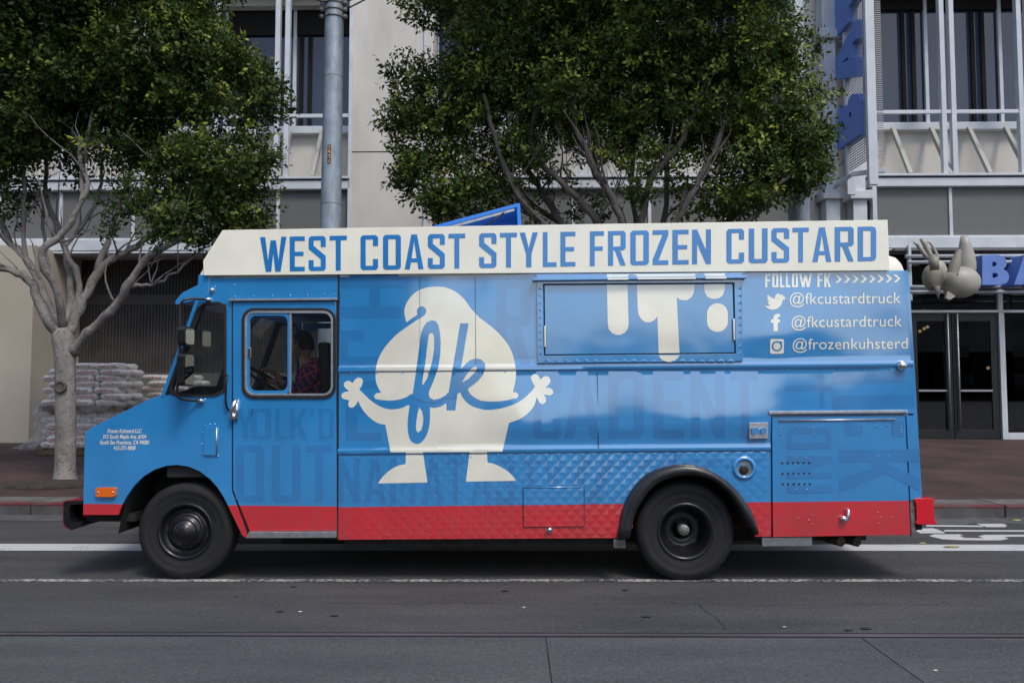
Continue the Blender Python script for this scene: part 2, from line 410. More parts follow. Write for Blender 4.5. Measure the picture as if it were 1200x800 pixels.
def sheet(loops, m, name, off=0.0, fine=.05, quilt=False, fn=None, smooth=True, wall=None, parent=None):
    """a thin sheet cut along the relief's own lines and laid on it"""
    fn = fn or surf
    mb = MB(); mb.plate(loops, 0, None)
    bm = bmesh.new(); bm.from_mesh(mb.mesh('tmp'))
    bmesh.ops.remove_doubles(bm, verts=bm.verts, dist=1e-6)
    rim = None
    xs = [v.co.x for v in bm.verts]; zs = [v.co.z for v in bm.verts]
    x0, x1, z0, z1 = min(xs), max(xs), min(zs), max(zs)
    def cut(co, no):
        bmesh.ops.bisect_plane(bm, geom=bm.verts[:] + bm.edges[:] + bm.faces[:], dist=1e-6, plane_co=co, plane_no=no)
    for z in zkey:
        if z0 < z < z1: cut((0, 0, z), (0, 0, 1))
    k = math.ceil(x0 / fine)
    while k * fine < x1: cut((k * fine, 0, 0), (1, 0, 0)); k += 1
    zlo = z0
    k = math.ceil(z0 / fine)
    while k * fine < z1: cut((0, 0, k * fine), (0, 0, 1)); k += 1
    if quilt:
        for sg in (1, -1):
            vals = [x0 + sg * z0, x0 + sg * z1, x1 + sg * z0, x1 + sg * z1]
            k = math.ceil(min(vals) / .1)
            while k * .1 < max(vals): cut((k * .1, 0, 0), (1, 0, sg)); k += 1
    bmesh.ops.remove_doubles(bm, verts=bm.verts, dist=2e-4)
    bmesh.ops.triangulate(bm, faces=[f for f in bm.faces if len(f.verts) > 4])
    bmesh.ops.dissolve_degenerate(bm, dist=1e-4, edges=bm.edges[:])
    for v in bm.verts: v.co.y = -off - fn(v.co.x, v.co.z)
    bmesh.ops.triangulate(bm, faces=[f for f in bm.faces if len(f.verts) > 4])
    for f in bm.faces: f.smooth = smooth
    bmesh.ops.recalc_face_normals(bm, faces=bm.faces)
    fl = [f for f in bm.faces if f.normal.y > 0]
    if fl: bmesh.ops.reverse_faces(bm, faces=fl)
    if wall:
        ed = [e for e in bm.edges if len(e.link_faces) == 1]
        for e in ed:
            a, b = e.verts
            vs = [bm.verts.new(a.co), bm.verts.new(b.co), bm.verts.new((b.co.x, wall, b.co.z)), bm.verts.new((a.co.x, wall, a.co.z))]
            bm.faces.new(vs)
    me = bpy.data.meshes.new(name); bm.to_mesh(me); bm.free()
    me.materials.append(m)
    o = bpy.data.objects.new(name, me); COL.objects.link(o); o.parent = parent or truck
    return o
def tp(mb, name, m, parent=None, bev=0, **k):
    return mb.build(name, m, parent or truck, bev, world=False, **k)
def tplate(loops_px, y0, y1, d=0.0): return MB().plate([TL(lp, d) for lp in loops_px], y0, y1)

TW = 2.25                     # width of the truck
# --- box side
fo = smooth_loop([(723, 631), (728, 600), (738, 576), (756, 556), (776, 547), (800, 543), (820, 546), (840, 555), (860, 571), (874, 589), (882, 603), (887, 620)], 2, False)
fi = smooth_loop([(738, 628), (742, 606), (752, 585), (768, 567), (786, 559), (806, 556), (828, 560), (844, 569), (860, 587), (869, 604), (878, 619), (884, 626)], 2, False)
mid = [((a[0] + b[0]) / 2, (a[1] + b[1]) / 2) for a, b in zip(fo, fi)]
sheet([TL([(397, 322), (1064, 317), (1069.5, 424), (1070, 429), (397, 434)][:2] + [(1070.3, 429.2), (396.6, 434.8)])], M['paint_box'], 'upper_side_panel', wall=.04)
sheet([TL([(396.6, 434.8), (1070.3, 429.2), (1073.2, 484.4), (902.5, 485.6), (903, 527.8), (395.8, 532.5)])], M['paint_box'], 'middle_side_panel', wall=.04)
def line_y(x, x0, y0, x1, y1): return y0 + (y1 - y0) * (x - x0) / (x1 - x0)
low_l = [(395.8, 532.5)] + [(394.8, 632), (724, 630)] + mid[1:-1] + [(885, 628.4), (903.8, 628.2), (903, 527.8)]
sheet([TL(low_l)], M['paint_box'], 'quilted_lower_panel', fine=.05, quilt=True, smooth=False, wall=.04)
# rear storage door
sheet([TL([(904.5, 489), (1060, 487), (1066, 626), (905.5, 628.5)])], M['paint_box'], 'storage_door', off=.012, wall=.02, fn=lambda x, z: .0012 * math.sin(4 * x + 3 * z))
sheet([TL([(1061.5, 486.8), (1073.2, 486), (1079.5, 584), (1066, 585.5)])], M['paint_box'], 'rear_corner_panel', wall=.03, fn=lambda x, z: .0115)
tp(tplate([[(900, 481.6), (1062, 480.2), (1062, 483.4), (900, 484.8)]], -.03, .0), 'rain_gutter', M['alu'], bev=.002)
mb = MB()
a, b = T(912, 492.6), T(1048, 491)
mb.tube([(a[0], -.018, a[1]), (b[0], -.018, b[1])], .007, 8)
tp(mb, 'piano_hinge', M['alu'])
hol = MB()
for r, yy in enumerate((542, 554.4, 566.6)):
    for k in range(6):
        c = T(916 + 6.3 * k + r * .5, yy - k * .05); hol.lathe([(0, -.0145), (.009, -.0145), (.009, -.0105)], (c[0], 0, c[1]), n=10)
tp(hol, 'vent_hole_row', M['black_rubber'])
rv = MB()
for (px, py) in [(914, 501), (914, 504.5), (914, 508), (931, 499.5), (943, 499.6), (953, 501), (953, 504.5), (953, 508), (1026, 499), (1039, 498.6), (1055, 500), (1055, 503), (1055, 506),
                 (932, 536), (944, 536), (932, 573), (945, 573), (1028, 534), (1040, 534), (1030, 571), (1042, 571), (934, 607), (950, 603), (947, 609), (951, 614), (1028, 600), (1031, 606), (1044, 606), (1029, 613)]:
    c = T(px, py); rv.lathe([(.0075, -.0125), (.006, -.0165), (.0, -.018)], (c[0], 0, c[1]), n=8)
tp(rv, 'rivet_set', M['paint_box'])
mb = MB(); a, b = T(991, 607), T(991, 597)
mb.tube([(a[0] - .03, -.03, a[1] - .006), (a[0] - .01, -.05, a[1] - .01), (a[0], -.055, a[1]), (b[0], -.055, b[1]), (b[0] + .003, -.03, b[1] + .012)], .012, 8)
mb.lathe([(.0, -.05), (.02, -.05), (.026, -.035), (.026, -.008)], (a[0] - .03, 0, a[1]), n=14)
tp(mb, 'folding_handle', M['chrome'])
# --- body shell
xb0, zb0 = T(397, 632); xb1, zt1 = T(1064, 318)
xr = T(1072, 500)[0]
ztop = T(700, 320)[1]
core = MB()
core.plate([[(xb0 + .02, T(700, 622)[1] + .02), (T(742, 600)[0], T(700, 622)[1] + .02), (T(742, 600)[0], T(760, 545)[1]), (T(876, 600)[0], T(760, 545)[1]), (T(876, 600)[0], T(700, 622)[1] + .02), (T(1062, 600)[0], T(700, 618)[1]), (T(1070, 560)[0], T(1070, 560)[1]), (T(1060, 325)[0], ztop - .01), (xb0 + .02, ztop - .01)]], .035, TW - .035)
tp(core, 'box_shell', M['paint_box'])
sheet([TL([(397, 322), (1064, 317), (1079.5, 584), (1066, 628), (395, 632)])], M['paint_box'], 'far_side_panel', fn=lambda x, z: -TW + .0)
rf = MB()
def roofprof(z): return [(-.0, z), (.0, z + .09), (.03, z + .135), (.12, z + .155), (TW / 2, z + .18), (TW - .12, z + .155), (TW - .03, z + .135), (TW, z + .09), (TW, z)]
pr = roofprof(ztop - .01); vs = []
secs = [(T(233, 320)[0], .0), (T(236, 320)[0], .6), (T(244, 320)[0], .95), (T(262, 320)[0], 1), (T(1030, 320)[0], 1), (T(1045, 320)[0], 1), (T(1052, 320)[0], .88), (T(1057, 320)[0], .6), (T(1059.5, 320)[0], .0)]
for x, s in secs:
    for y, z in pr: vs.append((x, y, ztop - .01 + (z - ztop + .01) * s))
n = len(pr)
rf.add(vs, [(i * n + j, i * n + j + 1, (i + 1) * n + j + 1, (i + 1) * n + j) for i in range(len(secs) - 1) for j in range(n - 1)], True)
tp(rf, 'roof', M['cream_paint'])
# --- rear
rb = tplate([[(1066.5, 586), (1072, 584.5), (1073, 626), (1068, 628)]], .0, TW)
tp(rb, 'rear_sill', M['dirty_steel'], bev=.004)
def bump_sec(px0, px1, py0, py1):
    (xa, za), (xb, zb) = T(px0, py0), T(px1, py1)
    return xa, za, xb, zb
xa, za, xb, zb = bump_sec(1071, 1094, 584, 614)
prof = [(xb + .006, za - .004), (xb - .004, za + .006), (xa + .004, za + .006), (xa - .006, za - .008), (xa, za - .03), (xa + .008, za - .04), (xa + .008, zb + .035), (xa, zb + .02), (xa + .01, zb + .002), (xb + .016, zb + .002), (xb + .022, zb + .016), (xb + .004, zb + .035), (xb - .004, za - .04), (xb + .004, za - .025)]
tp(MB().plate([prof], -.02, TW + .02), 'rear_bumper', M['red_paint'], bev=.005)
mb = MB(); c = T(1078, 618); mb.tube([(c[0] - .02, .08, c[1]), (c[0] + .045, .06, c[1] - .005)], [.03, .024], 10)
tp(mb, 'tow_eye', M['under'])
# --- rear wheel arch fender
fv = []
for a, b in zip(fo, fi):
    A, B = T(*a), T(*b)
    for k, (t, y) in enumerate(((0, -.001), (0, -.03), (.15, -.062), (.5, -.082), (.85, -.07), (1, -.045), (1, .30))):
        fv.append((A[0] + (B[0] - A[0]) * t, y, A[1] + (B[1] - A[1]) * t))
nf = 7; fm = MB(); fm.add(fv, [(i * nf + j, i * nf + j + 1, (i + 1) * nf + j + 1, (i + 1) * nf + j) for i in range(len(fo) - 1) for j in range(nf - 1)], True)
fm.add(fv[:nf], [tuple(range(nf))]); fm.add(fv[-nf:], [tuple(range(nf))])
tp(fm, 'wheel_arch_flare', M['black_plastic'])
mb = MB(); a, b = T(719, 632), T(733, 642); mb.box(a[0], .0, b[1], b[0], .06, a[1]); tp(mb, 'mud_flap_bracket', M['dirty_steel'], bev=.006)
# --- underneath
un = MB()
z0 = T(700, 641)[1]; z1 = T(700, 628)[1]
un.box(T(400, 630)[0], .1, z0, T(718, 630)[0], .5, z1)
un.box(T(300, 630)[0], .75, T(700, 636, .7)[1], T(1060, 630)[0], .9, z1 + .03)
un.box(T(300, 630)[0], 1.4, T(700, 636, .7)[1], T(1060, 630)[0], 1.55, z1 + .03)
un.box(T(150, 610)[0], .62, .5, T(330, 610)[0], .72, .62)
un.box(T(150, 610)[0], 1.5, .5, T(330, 610)[0], 1.6, .62)
tp(un, 'chassis_rail_set', M['under'], bev=.006)
mb = MB()
for wx in (213, 801):
    c = TRI @ W(wx, 620, 7.0); mb.tube([(c.x, .25, .42 if wx < 500 else .46), (c.x, TW - .25, .42 if wx < 500 else .46)], .06, 12)
c = TRI @ W(801, 620, 7); mb.lathe([(.02, -.2), (.12, -.16), (.17, 0), (.12, .16), (.02, .2)], (c.x, TW / 2, .46), n=20)
tp(mb, 'axle', M['under'])
mb = MB(); a, b = T(892, 629, .1), T(951, 639, .1); mb.box(a[0], .08, b[1], b[0], .4, a[1]); tp(mb, 'rear_step', M['alu'], bev=.004)
for k, px in enumerate((985.5, 1004)):
    mb = MB(); c = T(px, 634, .06); R = .043; x0 = c[0]
    e1, e2 = Vector((x0 - .03, .13, c[1] + .004)), Vector((x0, .05, c[1]))
    dd = (e2 - e1).normalized()
    mb.tube([(x0 - .9, .6, c[1] + .06), (x0 - .35, .5, c[1] + .05), (x0 - .12, .3, c[1] + .02), e1, e2], R, 18, caps=False)
    mb.tube([e2, e2 - dd * .002], [R, R * .84], 18, caps=False)
    mb.tube([e2 - dd * .002, e1 - dd * .05], R * .84, 18)
    tp(mb, 'exhaust_pipe', M['exhaust'])
# --- wheel wells
for (pa, pb, pt) in ((138, 290, 540), (728, 886, 548)):
    mb = MB(); x0, x1 = T(pa, 600)[0], T(pb, 600)[0]; zt = T(200, pt)[1]; zb = .42
    w = .55
    for sy in (0, 1):
        ys = (.012, w) if sy == 0 else (TW - .012, TW - w)
        xs = np.linspace(x0, x1, 17)
        pts = []
        for x in xs:
            u = (x - (x0 + x1) / 2) / ((x1 - x0) / 2)
            pts.append((x, zb + (zt - zb + .01) * max(0, 1 - abs(u) ** 2.6) ** .5))
        k = len(pts)
        mb.add([(p[0], ys[0], p[1]) for p in pts] + [(p[0], ys[1], p[1]) for p in pts], [(i, i + 1, k + i + 1, k + i) for i in range(k - 1)], True)
        mb.add([(p[0], ys[1], p[1]) for p in pts], [tuple(range(k))])
    tp(mb, 'wheel_well', M['under'], fixn=False)

# --- wheels
def wheel(px, py_c, Rt, yface, rear, far=False):
    c = TRI @ W(px, 625, 6.8 + yface)
    base = TRI @ Vector((TRM @ Vector((c.x, yface, 0))))
    wpt = TRM @ Vector((c.x, yface, 0.4)); wpt.z = Rt
    cc = TRI @ wpt
    o = empty('wheel', (cc.x, yface, cc.z), None, None); o.parent = truck
    if far: o.rotation_euler = (0, 0, PI)
    r0 = .225
    def b(m, name, mm, par=None, bev=0):
        return m.build(name, mm, par or o, bev, world=False)
    t = MB()
    prof = [(r0 - .01, .24), (r0, .232), (r0 + .06, .252), (Rt - .05, .246), (Rt - .015, .225), (Rt - .003, .20)]
    for g in range(5):
        y = .185 - g * .031
        prof += [(Rt, y), (Rt, y - .018), (Rt - .012, y - .0185), (Rt - .012, y - .0305)]
    prof += [(Rt, .03), (Rt - .003, .02), (Rt - .018, .004), (Rt - .05, -.012), (Rt - .075, -.0125), (Rt - .078, -.010), (Rt - .11, -.012), (r0 + .05, -.006), (r0 + .02, .004), (r0 + .012, .003), (r0, .018), (r0 - .01, .03)]
    t.lathe(prof, (0, 0, 0), n=80)
    # shoulder tread blocks
    for k in range(80):
        a = 2 * PI * k / 80; ca, sa = math.cos(a), math.sin(a); ta = Vector((-sa, 0, ca)); ra = Vector((ca, 0, sa))
        p = ra * (Rt - .012); v = []
        for y, dr in ((.005, -.012), (.03, .0125)):
            for s in (-1, 1):
                v.append(p + ta * s * .0085 + ra * (dr if y > .01 else -.006) + Vector((0, y, 0)))
        t.add(v + [p + ta * .0085 + ra * -.02 + Vector((0, .03, 0)), p - ta * .0085 + ra * -.02 + Vector((0, .03, 0))], [(0, 1, 3, 2)])
    b(t, 'tyre', M['tyre'])
    rm = MB()
    if rear:
        rm.lathe([(r0 + .012, .0), (r0 + .004, -.006), (r0 - .012, .0), (r0 - .02, .03), (r0 - .035, .05), (r0 - .05, .10), (.145, .15), (.14, .16), (.12, .155), (.085, .158), (.08, .165)], (0, 0, 0), n=48)
        b(rm, 'rim', M['black_paint'])
        h = MB()
        for k in range(5):
            a = .5 + k * 2 * PI / 5; h.add([(.152 * math.cos(a) + x * math.cos(a) * .6 - z * math.sin(a), .138 - x * .3, .152 * math.sin(a) + x * math.sin(a) * .6 + z * math.cos(a)) for x, z in ellipse(0, 0, .024, .034, 12)], [tuple(range(12))])
        b(h, 'hand_hole_set', M['black_rubber'])
        hb = MB(); hb.lathe([(0, .055), (.04, .055), (.047, .062), (.047, .17)], (0, 0, 0), n=24)
        for k in range(8):
            a = k * PI / 4; hb.lathe([(0, .05), (.006, .05), (.006, .056)], (.033 * math.cos(a), 0, .033 * math.sin(a)), n=6, smooth=False)
        b(hb, 'hub', M['dirty_steel'])
    else:
        rm.lathe([(r0 + .012, .0), (r0 + .004, -.006), (r0 - .014, .0), (r0 - .02, .02), (r0 - .04, .05), (.165, .055), (.15, .03), (.135, .012), (.13, .02), (.122, .0), (.105, -.012)], (0, 0, 0), n=48)
        b(rm, 'rim', M['black_paint'])
        h = MB()
        for k in range(4):
            a = PI / 2 - .12 + k * PI / 2; h.add([(.172 * math.cos(a) + x * math.cos(a) * .8 - z * math.sin(a), .046, .172 * math.sin(a) + x * math.sin(a) * .8 + z * math.cos(a)) for x, z in ellipse(0, 0, .017, .036, 12)], [tuple(range(12))])
        b(h, 'hand_hole_set', M['black_rubber'])
        hb = MB(); hb.lathe([(0, -.062), (.052, -.062), (.058, -.056), (.06, -.048), (.075, -.044), (.095, -.025), (.108, -.01), (.108, .01)], (0, 0, 0), n=36)
        b(hb, 'hub', M['black_paint'])
    return o
wheel(215, 0, .402, .06, False)
wheel(803, 0, .408, .06, True)
wheel(215, 0, .402, TW - .06, False, True)
wheel(803, 0, .408, TW - .06, True, True)

# --- cab side with window openings
arch = [(139, 603), (142, 594), (148, 582), (157, 569), (168, 558), (181, 550), (195, 545.5), (208, 544.5), (221, 546.5), (234, 552), (246, 561), (255, 571), (262, 582), (268, 594), (276, 611), (284, 627), (288, 630), (291, 630)]
cab_out = [(97.5, 603), (97.5, 590), (99, 530), (100, 509), (101.5, 505), (105, 502), (176, 467), (186, 463.4), (191.5, 463), (230.5, 352), (234, 322.5), (397, 321.5), (396.5, 351)]
cab_frame = cab_out + [(271, 352.5), (271.5, 575), (291, 630)] + arch[::-1][1:]
quarter = [(207, 464), (200.5, 460.5), (198.8, 454), (201.5, 444), (214.5, 410), (230.5, 366), (235, 357.5), (241, 354.3), (256, 353.5), (263, 357), (265.5, 364), (265.2, 452), (262, 459), (254, 463.5), (244, 464.5)]
door_pane = rrect(285, 362, 393.5, 466, 13)
def cab_side(y0, y1, nm):
    return tp(MB().plate([TL(cab_frame), TL(quarter)], y0, y1), nm, M['paint_cab'], bev=.003)
cab_side(0, .035, 'cab_side_panel')
cab_side(TW - .035, TW, 'cab_side_panel')
door_out = [(273, 354), (394, 353), (395, 621), (293, 622), (273.5, 574)]
for y0, y1 in ((-.006, .03), (TW - .03, TW + .006)):
    d = tp(MB().plate([TL(door_out), TL(door_pane)], y0, y1), 'cab_door', M['paint_cab'], bev=.006)
    if y0 > 1: continue
    tp(MB().plate([TL(rrect(284, 361, 394, 467, 14)), TL(rrect(287.5, 364.5, 390.8, 463.5, 11))], -.020, .03), 'window_seal', M['black_rubber'], d, bev=.003)
    tp(MB().plate([TL(rrect(287.6, 364.6, 390.8, 463.6, 11)), TL(rrect(290.2, 367.2, 388.4, 461, 9))], -.024, .01), 'window_frame', M['alu'], d, bev=.002)
    tp(MB().plate([TL(rrect(290.2, 366.2, 342, 461.5, 9)[:6] + rrect(290.2, 366.2, 342, 461.5, 9)[6:]), TL(rrect(293.4, 370, 337.6, 457.5, 7))], -.017, -.002), 'sliding_sash', M['blue_paint'], d, bev=.002)
    a, b = T(341, 366), T(341, 462); tp(MB().box(a[0] - .006, -.02, b[1], a[0] + .008, .005, a[1]), 'window_bar', M['alu'], d, bev=.002)
    tp(MB().plate([TL(rrect(292.5, 369, 338.6, 458.5, 7))], -.008, -.004), 'window_pane', M['cab_glass'], d)
    tp(MB().plate([TL(rrect(341.5, 366.2, 389.4, 462, 9))], -.001, .003), 'window_pane', M['cab_glass'], d)
    a = T(293.6, 414); tp(MB().box(a[0] - .012, -.026, a[1] - .045, a[0] + .012, -.008, a[1] + .045), 'window_latch', M['chrome'], d, bev=.004)
    mb = MB(); a = T(275.5, 479)
    mb.add(*(lambda P: (P, [tuple(range(len(P)))]))([(a[0] + x, -.02, a[1] + z) for x, z in ellipse(0, 0, .03, .085, 16)]))
    mb.tube([(a[0] + .012, -.02, a[1] + .075), (a[0] + .016, -.055, a[1] + .06), (a[0] + .002, -.066, a[1] + .01), (a[0] - .02, -.05, a[1] - .055)], [.014, .019, .018, .012], 10)
    mb.tube([(a[0] + .018, -.01, a[1] + .07), (a[0] + .018, -.02, a[1] - .085)], .018, 10)
    mb.lathe([(0, -.05), (.024, -.05), (.028, -.04), (.028, -.005)], (a[0] - .008, 0, a[1] - .062), n=16)
    tp(mb, 'door_handle', M['chrome'], d)
    r = MB()
    for k in range(4):
        c = T(289 + k * 34.5, 355.2 - k * .25); r.lathe([(.0075, -.007), (.006, -.012), (0, -.013)], (c[0], 0, c[1]), n=8)
    tp(r, 'rivet_set', M['blue_paint'], d)
# door pressed belt line + dark gap behind
tp(tplate([[(269.5, 351), (397.5, 350), (397, 632), (290, 631), (269.5, 577)], TL and [(285, 362), (393.5, 362), (393.5, 466), (285, 466)][::-1]], .012, .028), 'door_jamb', M['black_rubber'])
tp(tplate([[(269, 350.6), (396, 349.6), (396, 352), (269, 353)]], -.03, 0), 'drip_rail', M['alu'], bev=.002)
tp(tplate([[(293, 622.2), (395, 621.8), (395, 629), (290, 629.6)]], -.03, .3), 'step_tread', M['alu'], bev=.004)
# quarter window
def inset(pts, k, c=None):
    c = c or (sum(p[0] for p in pts) / len(pts), sum(p[1] for p in pts) / len(pts))
    return [(c[0] + (p[0] - c[0]) * k, c[1] + (p[1] - c[1]) * (1 - (1 - k) * .55)) for p in pts]
qs = smooth_loop(quarter, 2)
for y0, y1, y2 in ((-.012, .03, .006), (TW - .03, TW + .012, TW - .008)):
    tp(MB().plate([TL(inset(qs, 1.0)), TL(inset(qs, .91))], y0, y1), 'quarter_window_seal', M['black_rubber'], bev=.003)
    tp(MB().plate([TL(inset(qs, .93))], y2, y2 + .004), 'quarter_window_pane', M['cab_glass'])
# far door window pane
tp(MB().plate([TL(door_pane)], TW - .01, TW - .006), 'far_window_pane', M['cab_glass'])
# visor / roof front, brow
zv = lambda px, py: T(px, py)
brow = [(233, 322), (233, 322), (232, 334), (214, 343), (205.5, 353), (206, 357), (212, 355.5), (240, 349.5), (244, 345), (246, 322)]
for y in (-.004, TW - .02):
    tp(MB().plate([TL(brow[1:])], y, y + .024), 'brow_side', M['blue_paint'], bev=.002)
mb = MB()
A, Bp, Cc, D = T(233, 322), T(232, 334), T(214, 343), T(205.5, 353.5)
k = [A, Bp, Cc, D]; vs = [(p[0], y, p[1]) for y in (.0, TW) for p in k]
mb.add(vs, [(i, i + 1, 5 + i, 4 + i) for i in range(3)])
tp(mb, 'brow', M['blue_paint'], fixn=False)
# nose, hood, grille face, windshield frame
n0 = [T(97.5, 606), T(97.5, 590), T(99, 530), T(100, 509), T(101.5, 505), T(105, 502), T(176, 467), T(190, 463.2)]
mb = MB(); k = len(n0); mb.add([(p[0], y, p[1]) for y in (.003, TW - .003) for p in n0], [(i, i + 1, k + i + 1, k + i) for i in range(k - 1)])
tp(mb, 'hood', M['paint_cab'], fixn=False)
ws0, ws1 = T(192, 463), T(232.5, 353)
def wsp(t): return (ws0[0] + (ws1[0] - ws0[0]) * t, ws0[1] + (ws1[1] - ws0[1]) * t)
mb = MB()
for y in (.0, TW / 2 - .02, TW - .05):
    a, b = wsp(0), wsp(1); mb.add([(a[0] - .004, y, a[1]), (a[0] + .05, y, a[1]), (b[0] + .05, y, b[1]), (b[0] - .004, y, b[1]), (a[0] - .004, y + .05, a[1]), (a[0] + .05, y + .05, a[1]), (b[0] + .05, y + .05, b[1]), (b[0] - .004, y + .05, b[1])], [(0, 1, 2, 3), (7, 6, 5, 4), (0, 4, 5, 1), (1, 5, 6, 2), (2, 6, 7, 3), (3, 7, 4, 0)])
tp(mb, 'windshield_frame', M['black_rubber'])
mb = MB()
for y in (.0045,):
    a, b = T(191, 464), T(231.5, 352); mb.bar((a[0], y - .006, a[1]), (b[0], y - .006, b[1]), .012, .03, up=(1, 0, 0))
tp(mb, 'pillar_trim', M['blue_paint'])
for ya, yb in ((.05, TW / 2 - .02), (TW / 2 + .03, TW - .05)):
    a, b = wsp(.0), wsp(1)
    mb = MB(); mb.add([(a[0] + .02, ya, a[1]), (a[0] + .02, yb, a[1]), (b[0] + .02, yb, b[1]), (b[0] + .02, ya, b[1])], [(0, 1, 2, 3)])
    tp(mb, 'windshield_pane', M['cab_glass'], fixn=False)
# cab roof lining, floor, bulkhead, dash
mb = MB()
xc0 = T(236, 330)[0]; xc1 = T(397, 330)[0]
mb.box(xc0, .04, T(300, 335)[1], xc1, TW - .04, ztop - .02)
tp(mb, 'cab_ceiling', M['dark_inside'])
mb = MB(); mb.box(T(150, 600)[0], .6, .62, xc1, TW - .6, .66); mb.box(T(275, 600)[0], .04, .5, xc1, TW - .04, .58); tp(mb, 'cab_floor', M['dark_inside'])
mb = MB(); mb.box(xc1 - .03, .04, .58, xc1 - .002, TW - .04, T(300, 335)[1]); tp(mb, 'bulkhead', M['dark_inside'])
mb = MB(); p = [T(192, 464), T(228, 452), T(246, 462), T(262, 500), T(262, 560), T(192, 560)]
mb.plate([p], .05, TW - .05); tp(mb, 'dashboard', M['dark_inside'], bev=.01)
# seat
mb = MB(); s0 = T(352, 480, .5)
mb.box(s0[0] - .05, .28, s0[1] - .28, s0[0] + .5 - .12, .76, s0[1] - .12)
tp(mb, 'seat_cushion', M['seat'], bev=.03)
mb = MB(); a, b = T(394, 480, .5), T(388, 402, .5)
mb.bar((a[0] - .03, .52, a[1] - .1), (b[0] - .03, .52, b[1]), .44, .1, up=(1, 0, 0)); tp(mb, 'seat_back', M['seat'], bev=.03)
# steering wheel
a, b = T(289, 433, .35), T(333, 459, .75)
sw = MB(); cx, cz = (T(311, 445, .5)); ang = math.radians(-33); R = .22; P = []
for i in range(33):
    t = 2 * PI * i / 32; u, v = R * math.cos(t), R * math.sin(t)
    P.append((cx + u * math.cos(ang), .52 + v, cz + u * math.sin(ang)))
sw.tube(P, .014, 8, caps=False)
for t in (.4, 2.5, 4.7):
    sw.bar((cx, .52, cz), (cx + R * math.cos(t) * math.cos(ang), .52 + R * math.sin(t), cz + R * math.cos(t) * math.sin(ang)), .03, .012)
sw.tube([(cx, .52, cz), (cx - .28, .52, cz - .35)], .03, 10)
tp(sw, 'steering_wheel', M['black_rubber'])
STEER = (cx, .52, cz, R, ang)
# fender step bumper
fb = [(75.5, 588), (80, 586), (97, 585.5), (97, 590), (84, 591), (82, 596), (82, 606), (87, 612), (96, 611), (96, 616), (84, 620), (78, 617), (75.5, 612)]
mb = MB(); P = TL(fb)
mb.plate([P], -.01, TW + .01)
tp(mb, 'front_bumper', M['black_paint'], bev=.004)
tp(MB().plate([TL([(74.5, 587.5), (80, 585.5), (97, 585), (97, 586.2), (80, 586.6), (75.4, 588.8), (75.4, 612.4), (78.4, 617.2), (84.3, 619.8), (84, 620.8), (77.5, 618), (74.5, 613)])], -.0115, TW + .0115), 'bumper_edge', mat('worn dark red bumper edge', (.16, .012, .014), .5, nz=(14, .6)))
mb = MB(); a, b = T(96, 603, .05), T(140, 612, .05); mb.box(a[0], .12, b[1], b[0] + .1, TW - .12, a[1]); tp(mb, 'bumper_bracket', M['under'])
# marker light, fuel door, roof marker, hinge details
mb = tplate([rrect(114, 570.5, 137, 581.5, 2.5)], -.028, -.001); tp(mb, 'marker_light', M['amber'], bev=.006)
mb = MB()
for px in (116.8, 134.2):
    c = T(px, 576); mb.lathe([(0, -.032), (.007, -.032), (.008, -.026)], (c[0], 0, c[1]), n=10)
tp(mb, 'lens_screw', M['chrome'])
tp(tplate([rrect(239.5, 500, 254, 533, 2)], -.016, -.001), 'fuel_door', M['blue_paint'], bev=.004)
mb = MB(); a, b = T(254.5, 501), T(254.5, 532); mb.tube([(a[0], -.014, a[1]), (b[0], -.014, b[1])], .007, 8); tp(mb, 'fuel_door_hinge', M['alu'])
c = T(249, 340); mb = MB(); mb.lathe([(0, -.03), (.012, -.028), (.02, -.015), (.024, -.001)], (c[0], 0, c[1]), n=16); tp(mb, 'side_lamp', M['chrome'])
rv = MB()
for px, py in [(252, 336), (275, 347.6), (297, 346.8), (319, 346.3), (340, 345.9), (360, 345.4), (380, 345), (392, 344.6), (275, 334), (240, 498), (246, 497), (252, 496.8), (237, 507), (237, 520), (237, 532), (256, 534)]:
    c = T(px, py); rv.lathe([(.0075, 0), (.006, -.005), (0, -.006)], (c[0], 0, c[1]), n=8)
tp(rv, 'rivet_set', M['blue_paint'])
# mirror bracket and mirrors
def mpt(px, py, y): x, z = T(px, py, y); return (x, y, z)
P = [mpt(245, 351, -.0), mpt(236, 350.5, -.06), mpt(222, 350, -.12), mpt(214, 353, -.15), mpt(211.5, 362, -.15), mpt(211, 400, -.15), mpt(209, 440, -.15), mpt(207.5, 460, -.15), mpt(210, 466, -.14), mpt(218, 468.5, -.1), mpt(236, 469.5, -.0)]
tp(MB().tube(smooth_loop(P, 3, False), .011, 8), 'mirror_bracket', M['black_paint'])
mb = MB()
for px, py in ((240, 350.8), (232, 469.3)):
    a, b = mpt(px, py, -.03), mpt(px + 7, py, -.02); mb.tube([a, b], .015, 8)
tp(mb, 'bracket_clamp', M['chrome'])
for (py0, py1, nm) in ((383, 405, 'convex_mirror'), (414, 452, 'flat_mirror')):
    a, b = T(217, py0, -.17)[1], T(217, py1, -.17)[1]; x = T(218, 400, -.17)[0]
    mb = MB(); mb.plate([rrect(-.105, b, .105, a, .035)], -.03, .03)
    me = mb.v; rot = Matrix.Translation((x, -.17, 0)) @ Matrix.Rotation(math.radians(91), 4, 'Z')
    mb.v = [tuple(rot @ Vector(v)) for v in mb.v]
    o = tp(mb, nm, M['black_paint'], bev=.01)
    mb = MB(); mb.plate([rrect(-.092, b + .012, .092, a - .012, .03)], -.0325, None)
    mb.v = [tuple(rot @ Vector(v)) for v in mb.v]
    tp(mb, 'mirror_glass', M['mirror'], o, fixn=False)
